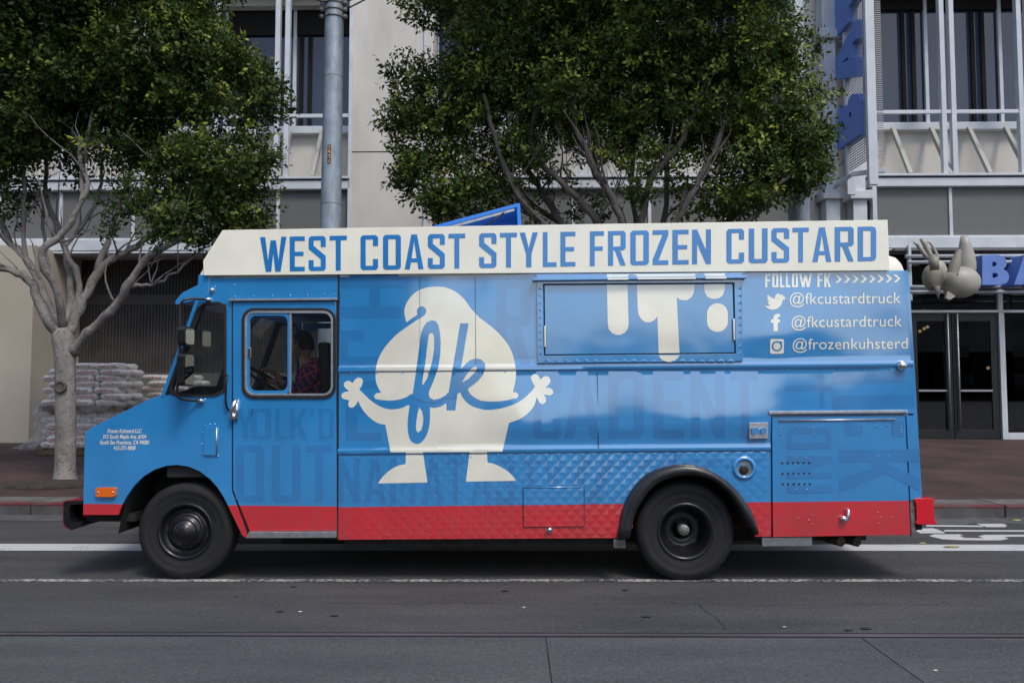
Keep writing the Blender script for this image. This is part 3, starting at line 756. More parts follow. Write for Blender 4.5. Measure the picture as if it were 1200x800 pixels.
P = [mpt(264.5, 440, -.0), mpt(267, 440, -.04), mpt(265, 444, -.045), mpt(264.5, 470, -.045), mpt(266, 478, -.03), mpt(268, 480, .0)]
tp(MB().tube(P, .009, 8), 'grab_bar', M['black_paint'])

# --- cream roof sign
board = [(240.5, 323.3), (240, 306), (262.5, 270.5), (650, 264.2), (1038, 258.6), (1040.3, 317.6)]
tp(MB().plate([TL(board)], -.035, -.012), 'roof_sign', M['cream_paint'], bev=.003)
mb = MB()
for px in (337.5, 560, 800):
    a, b = T(px, line_y(px, 262, 270.5, 1038, 258.6) + .6), T(px, line_y(px, 240, 323, 1040, 317.6) - .6)
    mb.box(a[0] - .0015, -.0358, b[1], a[0] + .0015, -.034, a[1])
tp(mb, 'sign_seam', M['cream_paint'])
mb = MB()
for px in (300, 500, 700, 900, 1030):
    a = T(px, 275)[1]; x = T(px, 300)[0]; mb.bar((x, -.01, a), (x, .5, ztop + .09), .03, .03)
tp(mb, 'sign_brace', M['cream_paint'])
# lettering
LET = [('W', 306.4, 337.2), ('E', 341, 358.6), ('S', 363, 383), ('T', 387.5, 407.6), ('C', 423.5, 444), ('O', 449.7, 470.6), ('A', 475, 497), ('S', 502, 521.8), ('T', 526, 545.6),
       ('S', 561.7, 582), ('T', 586, 606), ('Y', 609, 630.3), ('L', 636, 652), ('E', 656.5, 674), ('F', 690.8, 707.3), ('R', 712, 732.6), ('O', 738, 759.6), ('Z', 764, 782.3), ('E', 787, 806), ('N', 810, 832),
       ('C', 850, 870.6), ('U', 876, 898), ('S', 902.5, 923.2), ('T', 927, 946), ('A', 950.2, 972.4), ('R', 976.2, 998.4), ('D', 1003, 1024.6)]
mb = MB()
for ch, a, b in LET:
    yb = line_y((a + b) / 2, 306, 319.3, 1024, 306.6); yt = line_y((a + b) / 2, 306, 278.8, 1024, 266.3); sl = (306.6 - 319.3) / 718
    mb.plate([TL(lp) for lp in glyph_at(ch, (a, yb - sl * (b - a) / 2), (b - a, sl * (b - a)), (0, yt - yb))], -.0375, None)
tp(mb, 'sign_lettering', M['blue_sign'], fixn=False)['label'] = 'blue block words WEST COAST STYLE FROZEN CUSTARD'

# --- logo
head = [(476.3, 377.8), (474.5, 370), (474, 364.8), (475, 358.8), (477.8, 352.8), (483, 346), (490.5, 340.3), (499.5, 337), (510, 335.8), (520.5, 336.4), (529.5, 339.5), (536.8, 343.8), (545, 351.7), (551, 360.3), (555.5, 365.5), (563, 373), (570.5, 378.5), (579.5, 385.8), (587, 393.3), (593.8, 401.5), (599, 410.5), (602, 419.5), (603.8, 428.5), (604.7, 437), (604, 446.3), (602.3, 454), (601, 459.3), (605.6, 459.7), (607.7, 462.8), (606, 466.2), (602.7, 466.8), (593, 469), (583.3, 470), (573.6, 470.3), (564, 469.2), (556.2, 465.7), (550.7, 460.8), (548, 455.4),
        (526, 459.9), (522.3, 462.8), (515.5, 466.6), (508.7, 468.4), (503.9, 466), (502.4, 461.8), (483, 461.4), (477.2, 464.7), (467.5, 468), (455.9, 469.2), (445.2, 468.2), (440, 467.2), (438.2, 463.8), (441, 460.5), (446.6, 459.9), (443.3, 454), (440.8, 447.3), (440.2, 440.5), (440.5, 433), (441.4, 427.5), (443.6, 420), (448.5, 410.5), (456, 400.8), (465, 391.8), (474, 385), (483, 378.7), (492, 373), (497.3, 369.6), (499.8, 365.5), (499.2, 361.8), (496.5, 359.5), (493.5, 359), (490.2, 360.6), (488.3, 363.7), (489, 368.8), (483.8, 372.3)]
body = [(480, 474.4), (503.9, 477), (509.7, 477.7), (517.4, 475.7), (522.9, 472), (523.2, 480.8), (533.5, 480.8), (536.2, 460.8), (539.7, 459.5), (541.6, 464.7), (547.5, 472), (556.2, 477), (565.9, 479.6), (575.5, 480), (587.2, 478.3), (598.8, 474.8), (608.5, 470.5), (616.2, 464.7), (623, 458), (626.9, 452.5), (623.4, 446.3), (622, 442), (624, 439), (627.8, 438), (631.3, 440.5), (633.3, 444.8), (635.8, 442), (639.5, 440.5), (643.5, 441.7), (645.3, 446), (643, 450.5), (639, 454), (644.3, 454.6), (647.9, 457.2), (648.2, 460.8), (644.3, 463.2), (637.1, 461.8), (639.5, 466.6), (639.5, 471), (635.6, 473.4), (632.3, 471.9), (628.8, 465), (626.9, 472.5), (623, 479.2), (616.2, 486), (608.5, 490.9), (596.5, 495.1),
        (588.7, 528.7), (570.7, 529), (571.3, 541.8), (577.5, 542.8), (585.2, 546), (594.9, 551.9), (601.7, 558.7), (605, 563), (546, 564), (550.4, 529.2), (495.6, 529.4), (501, 565), (442.7, 566.2), (449, 557.8), (457.8, 550), (467.5, 545), (475.3, 543.6), (475.7, 529.5), (457.8, 529.6), (451.6, 497.3), (443.3, 495.7), (434.6, 490), (426.8, 482.2), (422, 474.4), (419.7, 469), (417, 474.4), (413.3, 477.5), (409.4, 477), (407.9, 473.5), (409.4, 468.6), (405.5, 468), (401.2, 466.5), (399.8, 463.6), (401.4, 460.6), (405.5, 458.7), (409.4, 458.3), (404.4, 454), (402.8, 449.8), (405, 446.6), (409.4, 446), (413.3, 448.6), (416.2, 444.4), (420, 442.1), (423.9, 443), (425.5, 446.3), (423.9, 452), (421, 456), (428.8, 463.8), (436.5, 470.5), (446.2, 476.4), (455.9, 479.3), (465.6, 478.9), (473.3, 476.9)]
def soften(pts, ang=38):
    """smooth a traced outline but keep its sharp corners"""
    n = len(pts); out = []; sharp = []
    for i in range(n):
        a, b, c = Vector(pts[i - 1]), Vector(pts[i]), Vector(pts[(i + 1) % n])
        sharp.append((b - a).length > .01 and (c - b).length > .01 and (b - a).angle(c - b) > math.radians(ang))
    for i in range(n):
        p0, p1, p2, p3 = (Vector(pts[(i + k) % n]) for k in (-1, 0, 1, 2))
        if sharp[i]: p0 = p1 * 2 - p2
        if sharp[(i + 1) % n]: p3 = p2 * 2 - p1
        if (p2 - p1).length < 2.2: out.append(tuple(p1)); continue
        for j in range(3):
            t = j / 3
            out.append(tuple(.5 * ((2 * p1) + (p2 - p0) * t + (2 * p0 - 5 * p1 + 4 * p2 - p3) * t * t + (3 * p1 - p0 - 3 * p2 + p3) * t ** 3)))
    return out
logo = sheet([TL(soften(body))], M['cream'], 'logo', off=.0016)
logo['label'] = 'cream swirled figure with raised arms and two legs'
sheet([TL(soften(head))], M['cream'], 'logo_head', off=.0016, parent=logo)
up = [(483.5, 462.6), (487.5, 436), (489, 424), (492, 403), (493.8, 389.5), (496.5, 382.8), (500.3, 377.5), (506.3, 375), (510.8, 376.3), (513.8, 380.5), (515.7, 389.5), (516.5, 400), (516, 415), (513.8, 430), (508.2, 446.3), (503.4, 457), (502.4, 461.8), (503, 465.8),
      (508.7, 468.8), (515.5, 467), (522.3, 463.2), (525.6, 460.3), (528.5, 443.5), (530.8, 430), (535.3, 403), (539.3, 378.7), (549.2, 378.7), (545, 403), (540.2, 431.8), (545, 427), (551, 421.8), (557.8, 419.8), (563.8, 421), (568.3, 425.5), (568.7, 431.5), (566, 439), (560, 446.3), (548.2, 455.6), (543, 461), (536, 463), (523, 474), (503.9, 478)]
uphole = [(502.5, 392.5), (504.8, 389.8), (507.3, 390.3), (508.8, 394), (508.8, 409), (507, 421), (504, 433), (500.5, 443.4), (496.6, 449.8), (494.7, 450.8), (495.4, 443.5), (498, 428.5), (500.3, 409)]
khole = [(541.6, 447.9), (545.5, 440.5), (552.3, 431.8), (555.5, 429.7), (558.2, 429.5), (559.3, 431.8), (557, 435.3), (549.5, 443.5)]
up2 = up[:22] + up[22:38] + [(541, 461.2), (536.2, 460.9), (528, 464), (526, 460.6), (522.3, 463.4), (515.5, 467.2), (508.7, 469), (503.5, 467), (503, 473.8), (483, 473)]
up2 = up[:17] + [(503.2, 465.8), (508.7, 468.8), (515.5, 467), (522.5, 463.2)] + up[21:38] + [(541.6, 460.6), (539.7, 459.3), (536.2, 460.6), (535, 466), (522.5, 466), (515.5, 470), (508.7, 472), (503, 471), (493, 470), (483, 465)]
sheet([TL(up2), TL(uphole), TL(khole)], M['blue_print'], 'logo_script', off=.0032, parent=logo)['label'] = 'blue script letters fk'
lowf = [(480.5, 473), (478.2, 489), (477.8, 500.6), (479.1, 510.3), (482, 516.5), (486.9, 519.4), (492.7, 518.6), (498.5, 512.2), (502.4, 502.5), (504, 490.9), (503.8, 475.5)]
lhole = [(491.4, 476.8), (489.2, 485), (487.5, 498.6), (487.9, 504.6), (490.2, 506.6), (493.7, 503.5), (495.8, 496.7), (496.2, 489), (494.7, 481.2)]
sheet([TL(soften(lowf, 60)), TL(lhole)], M['blue_print'], 'logo_script', off=.0032, parent=logo)

# --- ghost words printed in darker blue
gh = []
gd = .0007
for r in [(399, 325, 486, 338), (433.6, 338, 445.3, 359), (399, 359, 470, 373), (399, 387, 426, 400), (399, 400, 408, 418), (399, 418, 446, 429)]:
    gh.append([(r[0], r[1]), (r[2], r[1]), (r[2], r[3]), (r[0], r[3])])
gh2 = [lp for ch, a, b, y0, y1 in (('C', 548, 575, 325, 427), ('R', 582, 622, 325, 427)) for lp in [glyph_at(ch, (a, y1), (b - a, 0), (0, y0 - y1))]]
words = []
def gw(ch, x0, x1, y0, y1): words.append([TL(lp) for lp in glyph_at(ch, (x0, y1), (x1 - x0, 0), (0, y0 - y1))])
gw('E', 405, 447, 446, 516); gw('C', 625, 657, 435, 515)
for ch, a, b in (('A', 661, 703), ('D', 713, 754), ('E', 765, 801), ('N', 809, 849), ('T', 856, 888)): gw(ch, a, b, 435, 514)
for ch, a, b in (('N', 396.5, 421), ('A', 427, 452), ('M', 457, 487), ('A', 494, 520), ('T', 523, 544), ('A', 552, 576), ('S', 581, 603), ('T', 610, 634), ('Y', 636, 660)): gw(ch, a, b, 537, 590)
for k in range(9): gw('/', 662 + k * 26, 694 + k * 26, 537, 542 + 0 * k + (48 if k < 2 else 6))
wm = [TL(g) for g in gh]
for i, L in enumerate([[g] for g in wm] + words + [[TL(l) for l in g] for g in gh2[1:]]):
    zmax = max(p[1] for p in L[0]); low = zmax < zr2
    sheet(L, M['ghost'], 'ghost_letter', off=gd, fine=.05, quilt=low, smooth=not low)
def flat_letters(items, y, name, m, parent=None):
    mb = MB()
    for L in items: mb.plate([TL(lp) for lp in L], y, None)
    return tp(mb, name, m, parent, fixn=False)
flat_letters([glyph_at(ch, (a, 514.5), (b - a, 0), (0, -36)) for ch, a, b in (('Y', 278, 298), ('O', 294.5, 318), ('L', 323, 337), ('K', 340, 360), ("'", 363, 368), ('D', 373.5, 391.5))]
             + [glyph_at(ch, (a, 588), (b - a, 0), (0, -66.5)) for ch, a, b in (('O', 276.6, 309.6), ('U', 318.6, 352.5), ('T', 358.6, 390))], -.0072, 'door_lettering', M['ghost'])
flat_letters([glyph_at('I', (974, 577), (0, -9), (-52, 0)), glyph_at('N', (974, 560), (0, -26), (-52, 0)), glyph_at('D', (973, 526), (0, -25), (-51, 0)),
              glyph_at('K', (982, 527), (1, 49), (94, -1)), [[(989, 494), (1003, 494), (1003, 498.5), (1010, 498.5), (1010, 511), (991, 511), (989, 509)]], [[(1045, 494), (1058, 494), (1058, 511), (1045, 511)]]], -.0142, 'side_lettering', M['ghost'])
for L in ([(919, 452), (974, 450), (974, 457), (919, 459)], [(960, 438), (966, 438), (966, 478), (960, 478)], [(975, 436), (1060, 434), (1060, 448), (975, 450)], [(975, 464), (1071, 462), (1071, 478), (975, 480)]):
    sheet([TL(L)], M['ghost'], 'ghost_letter', off=gd)

# --- service window: frame, flap, ledge, drips
fr = [(629, 326.5), (868, 324.5), (870, 423), (629.5, 425.5)]
pn = [(636.5, 333), (859.5, 331.5), (861.5, 414.5), (637.5, 416.8)]
win = tp(MB().plate([TL(fr), TL(pn)], -.022, .0), 'service_window_frame', M['blue_paint'], bev=.003)
flap = tp(MB().plate([TL([(638, 334.5), (858, 333), (860, 413), (639, 415.3)])], -.016, .002), 'service_flap', M['blue_paint'], bev=.002)
tp(MB().plate([TL([(636.6, 333.2), (859.6, 331.6), (861.6, 414.6), (637.6, 416.9)])], -.006, -.004), 'flap_gap', M['black_rubber'])
tp(MB().plate([TL([(624, 326.8), (873, 324.2), (873, 327.2), (624, 330)])], -.075, .0), 'rain_ledge', M['blue_paint'], bev=.003)
tp(MB().plate([TL([(628, 322), (869, 320), (869, 324.5), (628, 327)])], -.03, .0), 'ledge_flange', M['blue_paint'], bev=.004)
for x0, y0, y1 in ((638.6, 382, 407), (858.8, 374, 399)):
    a, b = T(x0, y0), T(x0 + .3, y1); tp(MB().box(a[0] - .010, -.034, b[1], a[0] + .010, -.015, a[1]), 'flap_catch', M['chrome'], bev=.004)
# little quilted triangles pressed in the lower frame
mb = MB()
k = 0
x = 641
while x < 856:
    a = T(x, 424); w = .034; h = .026 + .006 * math.sin(x)
    mb.add([(a[0] - w, -.022, a[1]), (a[0] + w, -.022, a[1]), (a[0], -.0225, a[1] + h), (a[0], -.0245, a[1] + h * .4)], [(0, 1, 3), (1, 2, 3), (2, 0, 3)])
    x += 11.3
for px in (632.8, 865.5):
    y = 338
    while y < 418:
        a = T(px, y); w = .02
        mb.add([(a[0] - w * .9, -.022, a[1]), (a[0] + w * .9, -.022, a[1] + w), (a[0] + w * .9, -.022, a[1] - w), (a[0] + .004, -.0242, a[1])], [(0, 1, 3), (1, 2, 3), (2, 0, 3)])
        y += 8.5
tp(mb, 'frame_embossing', M['blue_paint'], win)
fnw = lambda x, z: 0.0
drip1 = [(711, 334), (712, 380), (713, 385.5), (716.5, 390), (721, 392.2), (724.3, 392.6), (728, 392), (732.4, 389.5), (735.5, 385), (736.3, 380), (735, 334)]
drip2 = [(746, 334), (747, 362.5), (748, 369), (751.5, 374.5), (756, 377.5), (761, 377.9), (766, 375.5), (770, 371), (771.5, 413), (859, 410)][:9]
drip2 = [(746, 334), (747, 362.5), (748, 369), (751.5, 374.5), (756, 377.5), (761, 377.9), (766, 375.5), (770, 371), (771.5, 413.8), (795.8, 413.6), (792.5, 348.8), (796, 351.2), (800, 352.2), (805, 351.8), (809.5, 348.8), (812.5, 343.8), (813.3, 333.6)]
drip2b = [(771.6, 416.4), (773, 419.5), (776.5, 422.3), (781, 424), (785.5, 424), (790, 422.3), (794, 419.3), (795.7, 416.2)]
drip3 = [(824.6, 333.4), (825, 342), (827.5, 347), (832, 350), (836.5, 350.6), (842, 349.5), (846.5, 346), (848.6, 340), (848.4, 333.2)]
drip4 = rrect(828, 355.5, 852.3, 389, 12)
mb = MB()
for L in (drip1, drip2, drip3, drip4): mb.plate([TL(L)], -.0175, None)
o = tp(mb, 'drip_print', M['cream'], flap, fixn=False); o['label'] = 'cream dripping custard print'
mb = MB(); mb.plate([TL(drip2b)], -.0245, None); tp(mb, 'drip_print', M['cream'], win, fixn=False)
mb = MB()
mb.plate([TL([(710.6, 322), (848.4, 320.8), (848.5, 324.6), (825.5, 324.8), (825, 322.5), (823, 321.3), (815.5, 321.3), (813.5, 322.5), (813.2, 324.9), (745.8, 325.5), (745, 323.2), (742.5, 321.7), (738, 321.7), (735.6, 323.2), (735, 325.6), (710.7, 325.8)])], -.0315, None)
tp(mb, 'drip_print', M['cream'], fixn=False)
mb = MB(); mb.plate([TL([(711, 327), (735, 326.8), (735, 329), (711, 329.2)]), ], -.077, None)
mb.plate([TL([(745.8, 326.7), (813.2, 326), (813.2, 328.2), (745.8, 328.8)])], -.077, None); mb.plate([TL([(824.6, 325.9), (848.5, 325.6), (848.5, 327.8), (824.6, 328)])], -.077, None)
tp(mb, 'drip_print', M['cream'], fixn=False)

# --- small fittings on the box side
tp(MB().plate([TL([(876.5, 495), (898.5, 494.7), (898.8, 513.3), (876.8, 513.6)])], -.034, .0), 'latch_plate', M['alu'], bev=.002)
tp(MB().plate([TL(rrect(879, 500.5, 886.5, 508, 1.2))], -.056, -.03), 'latch', M['blue_paint'], bev=.003)
tp(MB().plate([TL(rrect(889, 500.5, 896, 508, 3))], -.056, -.03), 'latch', M['blue_paint'], bev=.003)
c = T(872, 548)
mb = MB(); mb.lathe([(.098, -.002), (.096, -.014), (.072, -.016), (.068, -.012)], (c[0], 0, c[1]), n=32); tp(mb, 'filler_rim', M['blue_paint'])
mb = MB(); mb.lathe([(.069, -.014), (.064, .0), (.05, -.002), (.0, -.002)], (c[0], 0, c[1]), n=32); o = tp(mb, 'filler_cup', M['dirty_steel'])
mb = MB(); mb.lathe([(.036, -.003), (.036, -.012), (.02, -.014), (.0, -.014)], (c[0] - .004, 0, c[1] - .014), n=20); tp(mb, 'filler_cap', M['black_rubber'], o)
c = T(1055.5, 428.3)
mb = MB(); mb.lathe([(.042, -.002), (.04, -.03), (.03, -.045), (.0, -.052)], (c[0], 0, c[1]), n=24); tp(mb, 'side_lamp', M['chrome'])
# hatch in quilted panel
hp = [(613.5, 570.5), (683.8, 569.8), (684, 616), (613.8, 616.5)]
sheet([TL(hp)], M['paint_box'], 'quilted_hatch', off=.012, quilt=True, smooth=False, wall=.0)
sheet([TL([(612.6, 569.8), (684.8, 569), (685, 616.8), (612.8, 617.5)]), TL([(613.4, 570.6), (684, 569.8), (684.2, 616), (613.6, 616.7)])], bpy.data.materials['black rubber'], 'hatch_gap', off=.004, quilt=True, smooth=False)
mb = MB(); a, b = T(613, 570.8), T(684, 570); mb.tube([(a[0], -.012, a[1]), (b[0], -.012, b[1])], .006, 8); tp(mb, 'piano_hinge', M['blue_paint'])
c = T(644, 620); mb = MB(); mb.lathe([(0, -.04), (.016, -.04), (.02, -.03), (.02, -.004)], (c[0], 0, c[1]), n=14); mb.box(c[0] - .03, -.03, c[1] - .008, c[0] + .03, -.02, c[1] + .008); tp(mb, 'hatch_latch', M['chrome'])
rv = MB()
for px, y, k in [(400, 437, 0)]:
    for i in range(22):
        c = T(412 + i * 30, line_y(412 + i * 30, 400, 437, 1060, 431.8)); rv.lathe([(.006, -.001), (.005, -.008), (0, -.009)], (c[0], 0, c[1]), n=6)
    for i in range(11):
        c = T(420 + i * 44, 535.5 - .007 * i * 44); rv.lathe([(.006, -.001), (.005, -.007), (0, -.008)], (c[0], 0, c[1]), n=6)
    for i in range(12):
        c = T(398.8, 345 + i * 7 if i < 11 else 430); rv.lathe([(.005, -.0), (.004, -.006), (0, -.007)], (c[0], 0, c[1]), n=6)
    for i in range(7):
        c = T(405 + i * 50, 627.5 - .007 * i * 50); rv.lathe([(.006, -.003), (.005, -.010), (0, -.011)], (c[0], 0, c[1]), n=6)
tp(rv, 'rivet_set', M['paint_box'])
# dark seam lines under the two lips and between sheets
mb = MB()
for (x0, y0, x1, y1, x2, y2, x3, y3) in ((397, 435.4, 1030, 430.6, 1030, 431.3, 397, 436.3), (396, 532.3, 903, 527.9, 903, 528.7, 396, 533.3)):
    mb.plate([TL([(x0, y0), (x1, y1), (x2, y2), (x3, y3)])], -.0042, .0)
for (x, y0, y1) in ((492, 325, 432), (557, 323, 427), (700, 436, 525), (791, 533, 543)):
    a, b = T(x, y0), T(x, y1); mb.box(a[0] - .0015, -.016 if 436 <= y0 < 530 else -.0055, b[1], a[0] + .0015, 0, a[1])
tp(mb, 'seam_sealant', mat('sealant', (.012, .06, .16), .6))
tp(MB().plate([TL([(396, 322), (398.2, 322), (396.4, 632), (394.6, 632)])], -.004, .01), 'body_joint', M['black_rubber'])
mb = MB(); a, b = T(1063.2, 319), T(1078.5, 583); mb.bar((a[0], .01, a[1]), (b[0], .01, b[1]), .022, .03, up=(1, 0, 0)); tp(mb, 'corner_trim', M['blue_paint'], bev=.004)

# --- text helpers
def text_mesh(s, m, name, box, y, shear=0, bold=0, parent=None, sizefit=True, ref=None):
    cu = bpy.data.curves.new('tmp', 'FONT'); cu.body = s; cu.size = 1; cu.shear = shear; cu.offset = bold; cu.resolution_u = 4; cu.align_x = 'CENTER'
    cu.space_character = 1.03
    o = bpy.data.objects.new('tmp', cu); COL.objects.link(o)
    dg = bpy.context.evaluated_depsgraph_get(); dg.update()
    me = bpy.data.meshes.new_from_object(o.evaluated_get(dg))
    bpy.data.objects.remove(o)
    xs = [v.co.x for v in me.vertices]; ys = [v.co.y for v in me.vertices]
    x0, x1, y0, y1 = min(xs), max(xs), min(ys), max(ys)
    px0, py0, px1, py1, sl = box
    for v in me.vertices:
        u = (v.co.x - x0) / (x1 - x0); w = (v.co.y - y0) / (y1 - y0)
        X, Z = T(px0 + u * (px1 - px0), py1 + (py0 - py1) * w + sl * u)
        v.co = (X, y(X, Z) if callable(y) else y, Z)
    bm = bmesh.new(); bm.from_mesh(me)
    fl = [f for f in bm.faces if f.normal.y > 0]
    bmesh.ops.reverse_faces(bm, faces=fl); bm.to_mesh(me); bm.free()
    me.name = name; me.materials.append(m)
    o = bpy.data.objects.new(name, me); COL.objects.link(o); o.parent = parent or truck
    return o
yy = lambda x, z: -surf(x, z) - .003
text_mesh('@fkcustardtruck', M['cream'], 'handle_lettering', (925, 342.8, 1055.3, 360.3, -1.2), yy, bold=.0)
text_mesh('@fkcustardtruck', M['cream'], 'handle_lettering', (927, 370, 1056.8, 387.4, -1.2), yy, bold=.0)
text_mesh('@frozenkuhsterd', M['cream'], 'handle_lettering', (928.5, 396.2, 1063.5, 413.4, -1.2), yy, bold=.0)
text_mesh('Frozen Kuhsterd LLC\n315 South Maple Ave. #104\nSouth San Francisco, CA 94080\n415-371-9808', M['cream'], 'address_lettering', (117, 502.2, 175, 527.2, 0), -.0025, shear=.25, bold=.022)
mb = MB()
xx = 896.5
for ch, a, b in (('F', 896.3, 902.6), ('O', 904.6, 911.8), ('L', 913.6, 919), ('L', 920.5, 926), ('O', 927.6, 934.8), ('W', 936, 951.6), ('F', 957.6, 963.8), ('K', 965.6, 973.6)):
    for L in [glyph_at(ch, (a, 337 - .008 * (a - 896)), (b - a, 0), (0, -16.2), **({} if ch == 'W' else {'t': 7.2, 'w': 20.5}))]: mb.plate([TL(lp) for lp in L], 0, None)
for k in range(8):
    a = 978.3 + 9.75 * k; mb.plate([TL(lp) for lp in glyph_at('>', (a, 335 - .01 * (a - 896)), (8.3, 0), (0, -16.5))], 0, None)
mb.v = [(v[0], yy(v[0], v[2]), v[2]) for v in mb.v]
tp(mb, 'follow_lettering', M['cream'], fixn=False)
Z6 = lambda pts: [(880 + x / 6, 310 + y / 6) for x, y in pts]
bird = Z6([(92, 288), (110, 292), (135, 286), (122, 278), (115, 262), (128, 261), (116, 250), (110, 235), (122, 238), (113, 225), (117, 210), (135, 228), (166, 240), (168, 222), (180, 208), (195, 206), (209, 214), (226, 208), (218, 222), (229, 222), (242, 240), (222, 252), (212, 280), (190, 305), (155, 318), (120, 310)])
fb_ = Z6([(155, 470), (155, 412), (137, 410), (137, 386), (155, 384), (155, 370), (162, 355), (178, 347), (202, 347), (202, 368), (190, 370), (184, 378), (184, 386), (203, 386), (200, 408), (185, 410), (186, 468)])
ph = [Z6(rrect(132, 523, 229, 627, 14)), Z6(ellipse(180, 574, 38, 38, 20))]
ph2 = [Z6(ellipse(180, 574, 26, 26, 16))]
ph3 = [Z6([(140, 572), (144, 572), (148, 592), (142, 596)]), Z6([(212, 572), (218, 572), (216, 596), (210, 594)])]
for nm, Ls in (('bird_icon', [[soften(bird, 50)]]), ('letter_icon', [[fb_]]), ('camera_icon', [[ph[0], ph[1]], ph2])):
    mb = MB()
    for L in Ls: mb.plate([TL(lp) for lp in L], 0, None)
    if nm == 'camera_icon': pass
    mb.v = [(v[0], yy(v[0], v[2]), v[2]) for v in mb.v]
    tp(mb, nm, M['cream'], fixn=False)
mb = MB(); mb.plate([TL(Z6(ellipse(209, 546, 8, 8, 12)))], 0, None); mb.v = [(v[0], yy(v[0], v[2]) - .001, v[2]) for v in mb.v]
tp(mb, 'camera_icon_dot', M['blue_print'], fixn=False)
# --- roof hatch, standing open behind the sign
def rp(px, py, y): x, z = T(px, py, y); return (x, y, z)
hy0, hy1 = .75, 1.35
a, b = rp(505, 268, hy0), rp(607.5, 240.5, hy0); c = rp(611, 268, hy0)
A, B, C_ = Vector(a), Vector(b), Vector(c)
A = A + (A - B) * .15
zroof = ztop + .12
C_.z = zroof
mb = MB()
dy = Vector((0, hy1 - hy0, 0))
mb.bar(A, B, .03, .035); mb.bar(A + dy, B + dy, .03, .035); mb.bar(B, B + dy, .03, .035)
mb.bar(B, C_, .035, .035); mb.bar(B + dy, C_ + dy, .035, .035)
hatch = tp(mb, 'roof_hatch', M['bright_blue'], bev=.004)
mb = MB(); o1 = Vector((0, 0, .012)); mb.add([A + o1, B + o1, B + dy + o1, A + dy + o1], [(0, 1, 2, 3)]); mb.add([B + Vector((.01, 0, 0)), C_ + Vector((.01, 0, 0)), C_ + dy + Vector((.01, 0, 0)), B + dy + Vector((.01, 0, 0))], [(0, 1, 2, 3)])
mb.add([A + dy, B + dy, C_ + dy], [(0, 1, 2)])
tp(mb, 'hatch_lid', M['bright_blue'], hatch, fixn=False)
mb = MB(); o2 = Vector((0, -.005, -.035)); mb.bar(A.lerp(B, .3) + o2, A.lerp(B, .96) + o2, .02, .022); tp(mb, 'hatch_track', M['alu'], hatch)
mb = MB(); mb.tube([A.lerp(B, .62) + Vector((0, -.01, -.14)), A.lerp(B, .86) + Vector((0, -.01, -.035))], .009, 8); tp(mb, 'gas_strut', M['black_rubber'], hatch)
# ================================================================== GROUND
def asphalt_mat(name, c0, c1, speck=.75, bumpd=.006):
    m = mat(name, c0, .86, nz=(1.3, 0, (.35, 1.6, 1)), col2=c1)
    n = m.node_tree.nodes; l = m.node_tree.links; b = n["Principled BSDF"]
    tc = next(x for x in n if x.type == 'TEX_COORD')
    v = n.new("ShaderNodeTexNoise"); v.inputs['Scale'].default_value = 38; v.inputs['Detail'].default_value = 6; v.inputs['Roughness'].default_value = .85; l.new(tc.outputs['Object'], v.inputs[0])
    r = n.new("ShaderNodeMapRange"); r.inputs['From Min'].default_value = .3; r.inputs['From Max'].default_value = .72; r.inputs['To Min'].default_value = max(.2, 1 - speck); r.inputs['To Max'].default_value = 1 + speck; l.new(v.outputs[0], r.inputs[0])
    s = n.new("ShaderNodeVectorMath"); s.operation = 'SCALE'
    src = b.inputs['Base Color'].links[0].from_socket
    l.new(src, s.inputs[0]); l.new(r.outputs[0], s.inputs['Scale'])
    # dark spots: old gum and oil
    vo = n.new("ShaderNodeTexVoronoi"); vo.inputs['Scale'].default_value = 1.6; vo.inputs['Randomness'].default_value = 1; l.new(tc.outputs['Object'], vo.inputs[0])
    n3 = n.new("ShaderNodeTexNoise"); n3.inputs['Scale'].default_value = 14; l.new(tc.outputs['Object'], n3.inputs[0])
    ma = n.new("ShaderNodeMath"); ma.operation = 'MULTIPLY_ADD'; ma.inputs[1].default_value = .1; l.new(n3.outputs[0], ma.inputs[0]); l.new(vo.outputs['Distance'], ma.inputs[2])
    r2 = n.new("ShaderNodeMapRange"); r2.inputs['From Min'].default_value = .085; r2.inputs['From Max'].default_value = .10; r2.inputs['To Min'].default_value = .45; l.new(ma.outputs[0], r2.inputs[0])
    s2 = n.new("ShaderNodeVectorMath"); s2.operation = 'SCALE'; l.new(s.outputs[0], s2.inputs[0]); l.new(r2.outputs[0], s2.inputs['Scale'])
    l.new(s2.outputs[0], b.inputs['Base Color'])
    bp = n.new("ShaderNodeBump"); bp.inputs['Distance'].default_value = bumpd; bp.inputs['Strength'].default_value = 1
    v2 = n.new("ShaderNodeTexVoronoi"); v2.inputs['Scale'].default_value = 95; l.new(tc.outputs['Object'], v2.inputs[0])
    l.new(v2.outputs['Distance'], bp.inputs['Height']); l.new(bp.outputs[0], b.inputs['Normal'])
    return m
M['asphalt'] = asphalt_mat('asphalt', (.034, .034, .037), (.074, .073, .074))
M['slab'] = asphalt_mat('track concrete', (.046, .050, .057), (.084, .088, .094), .6, .005)
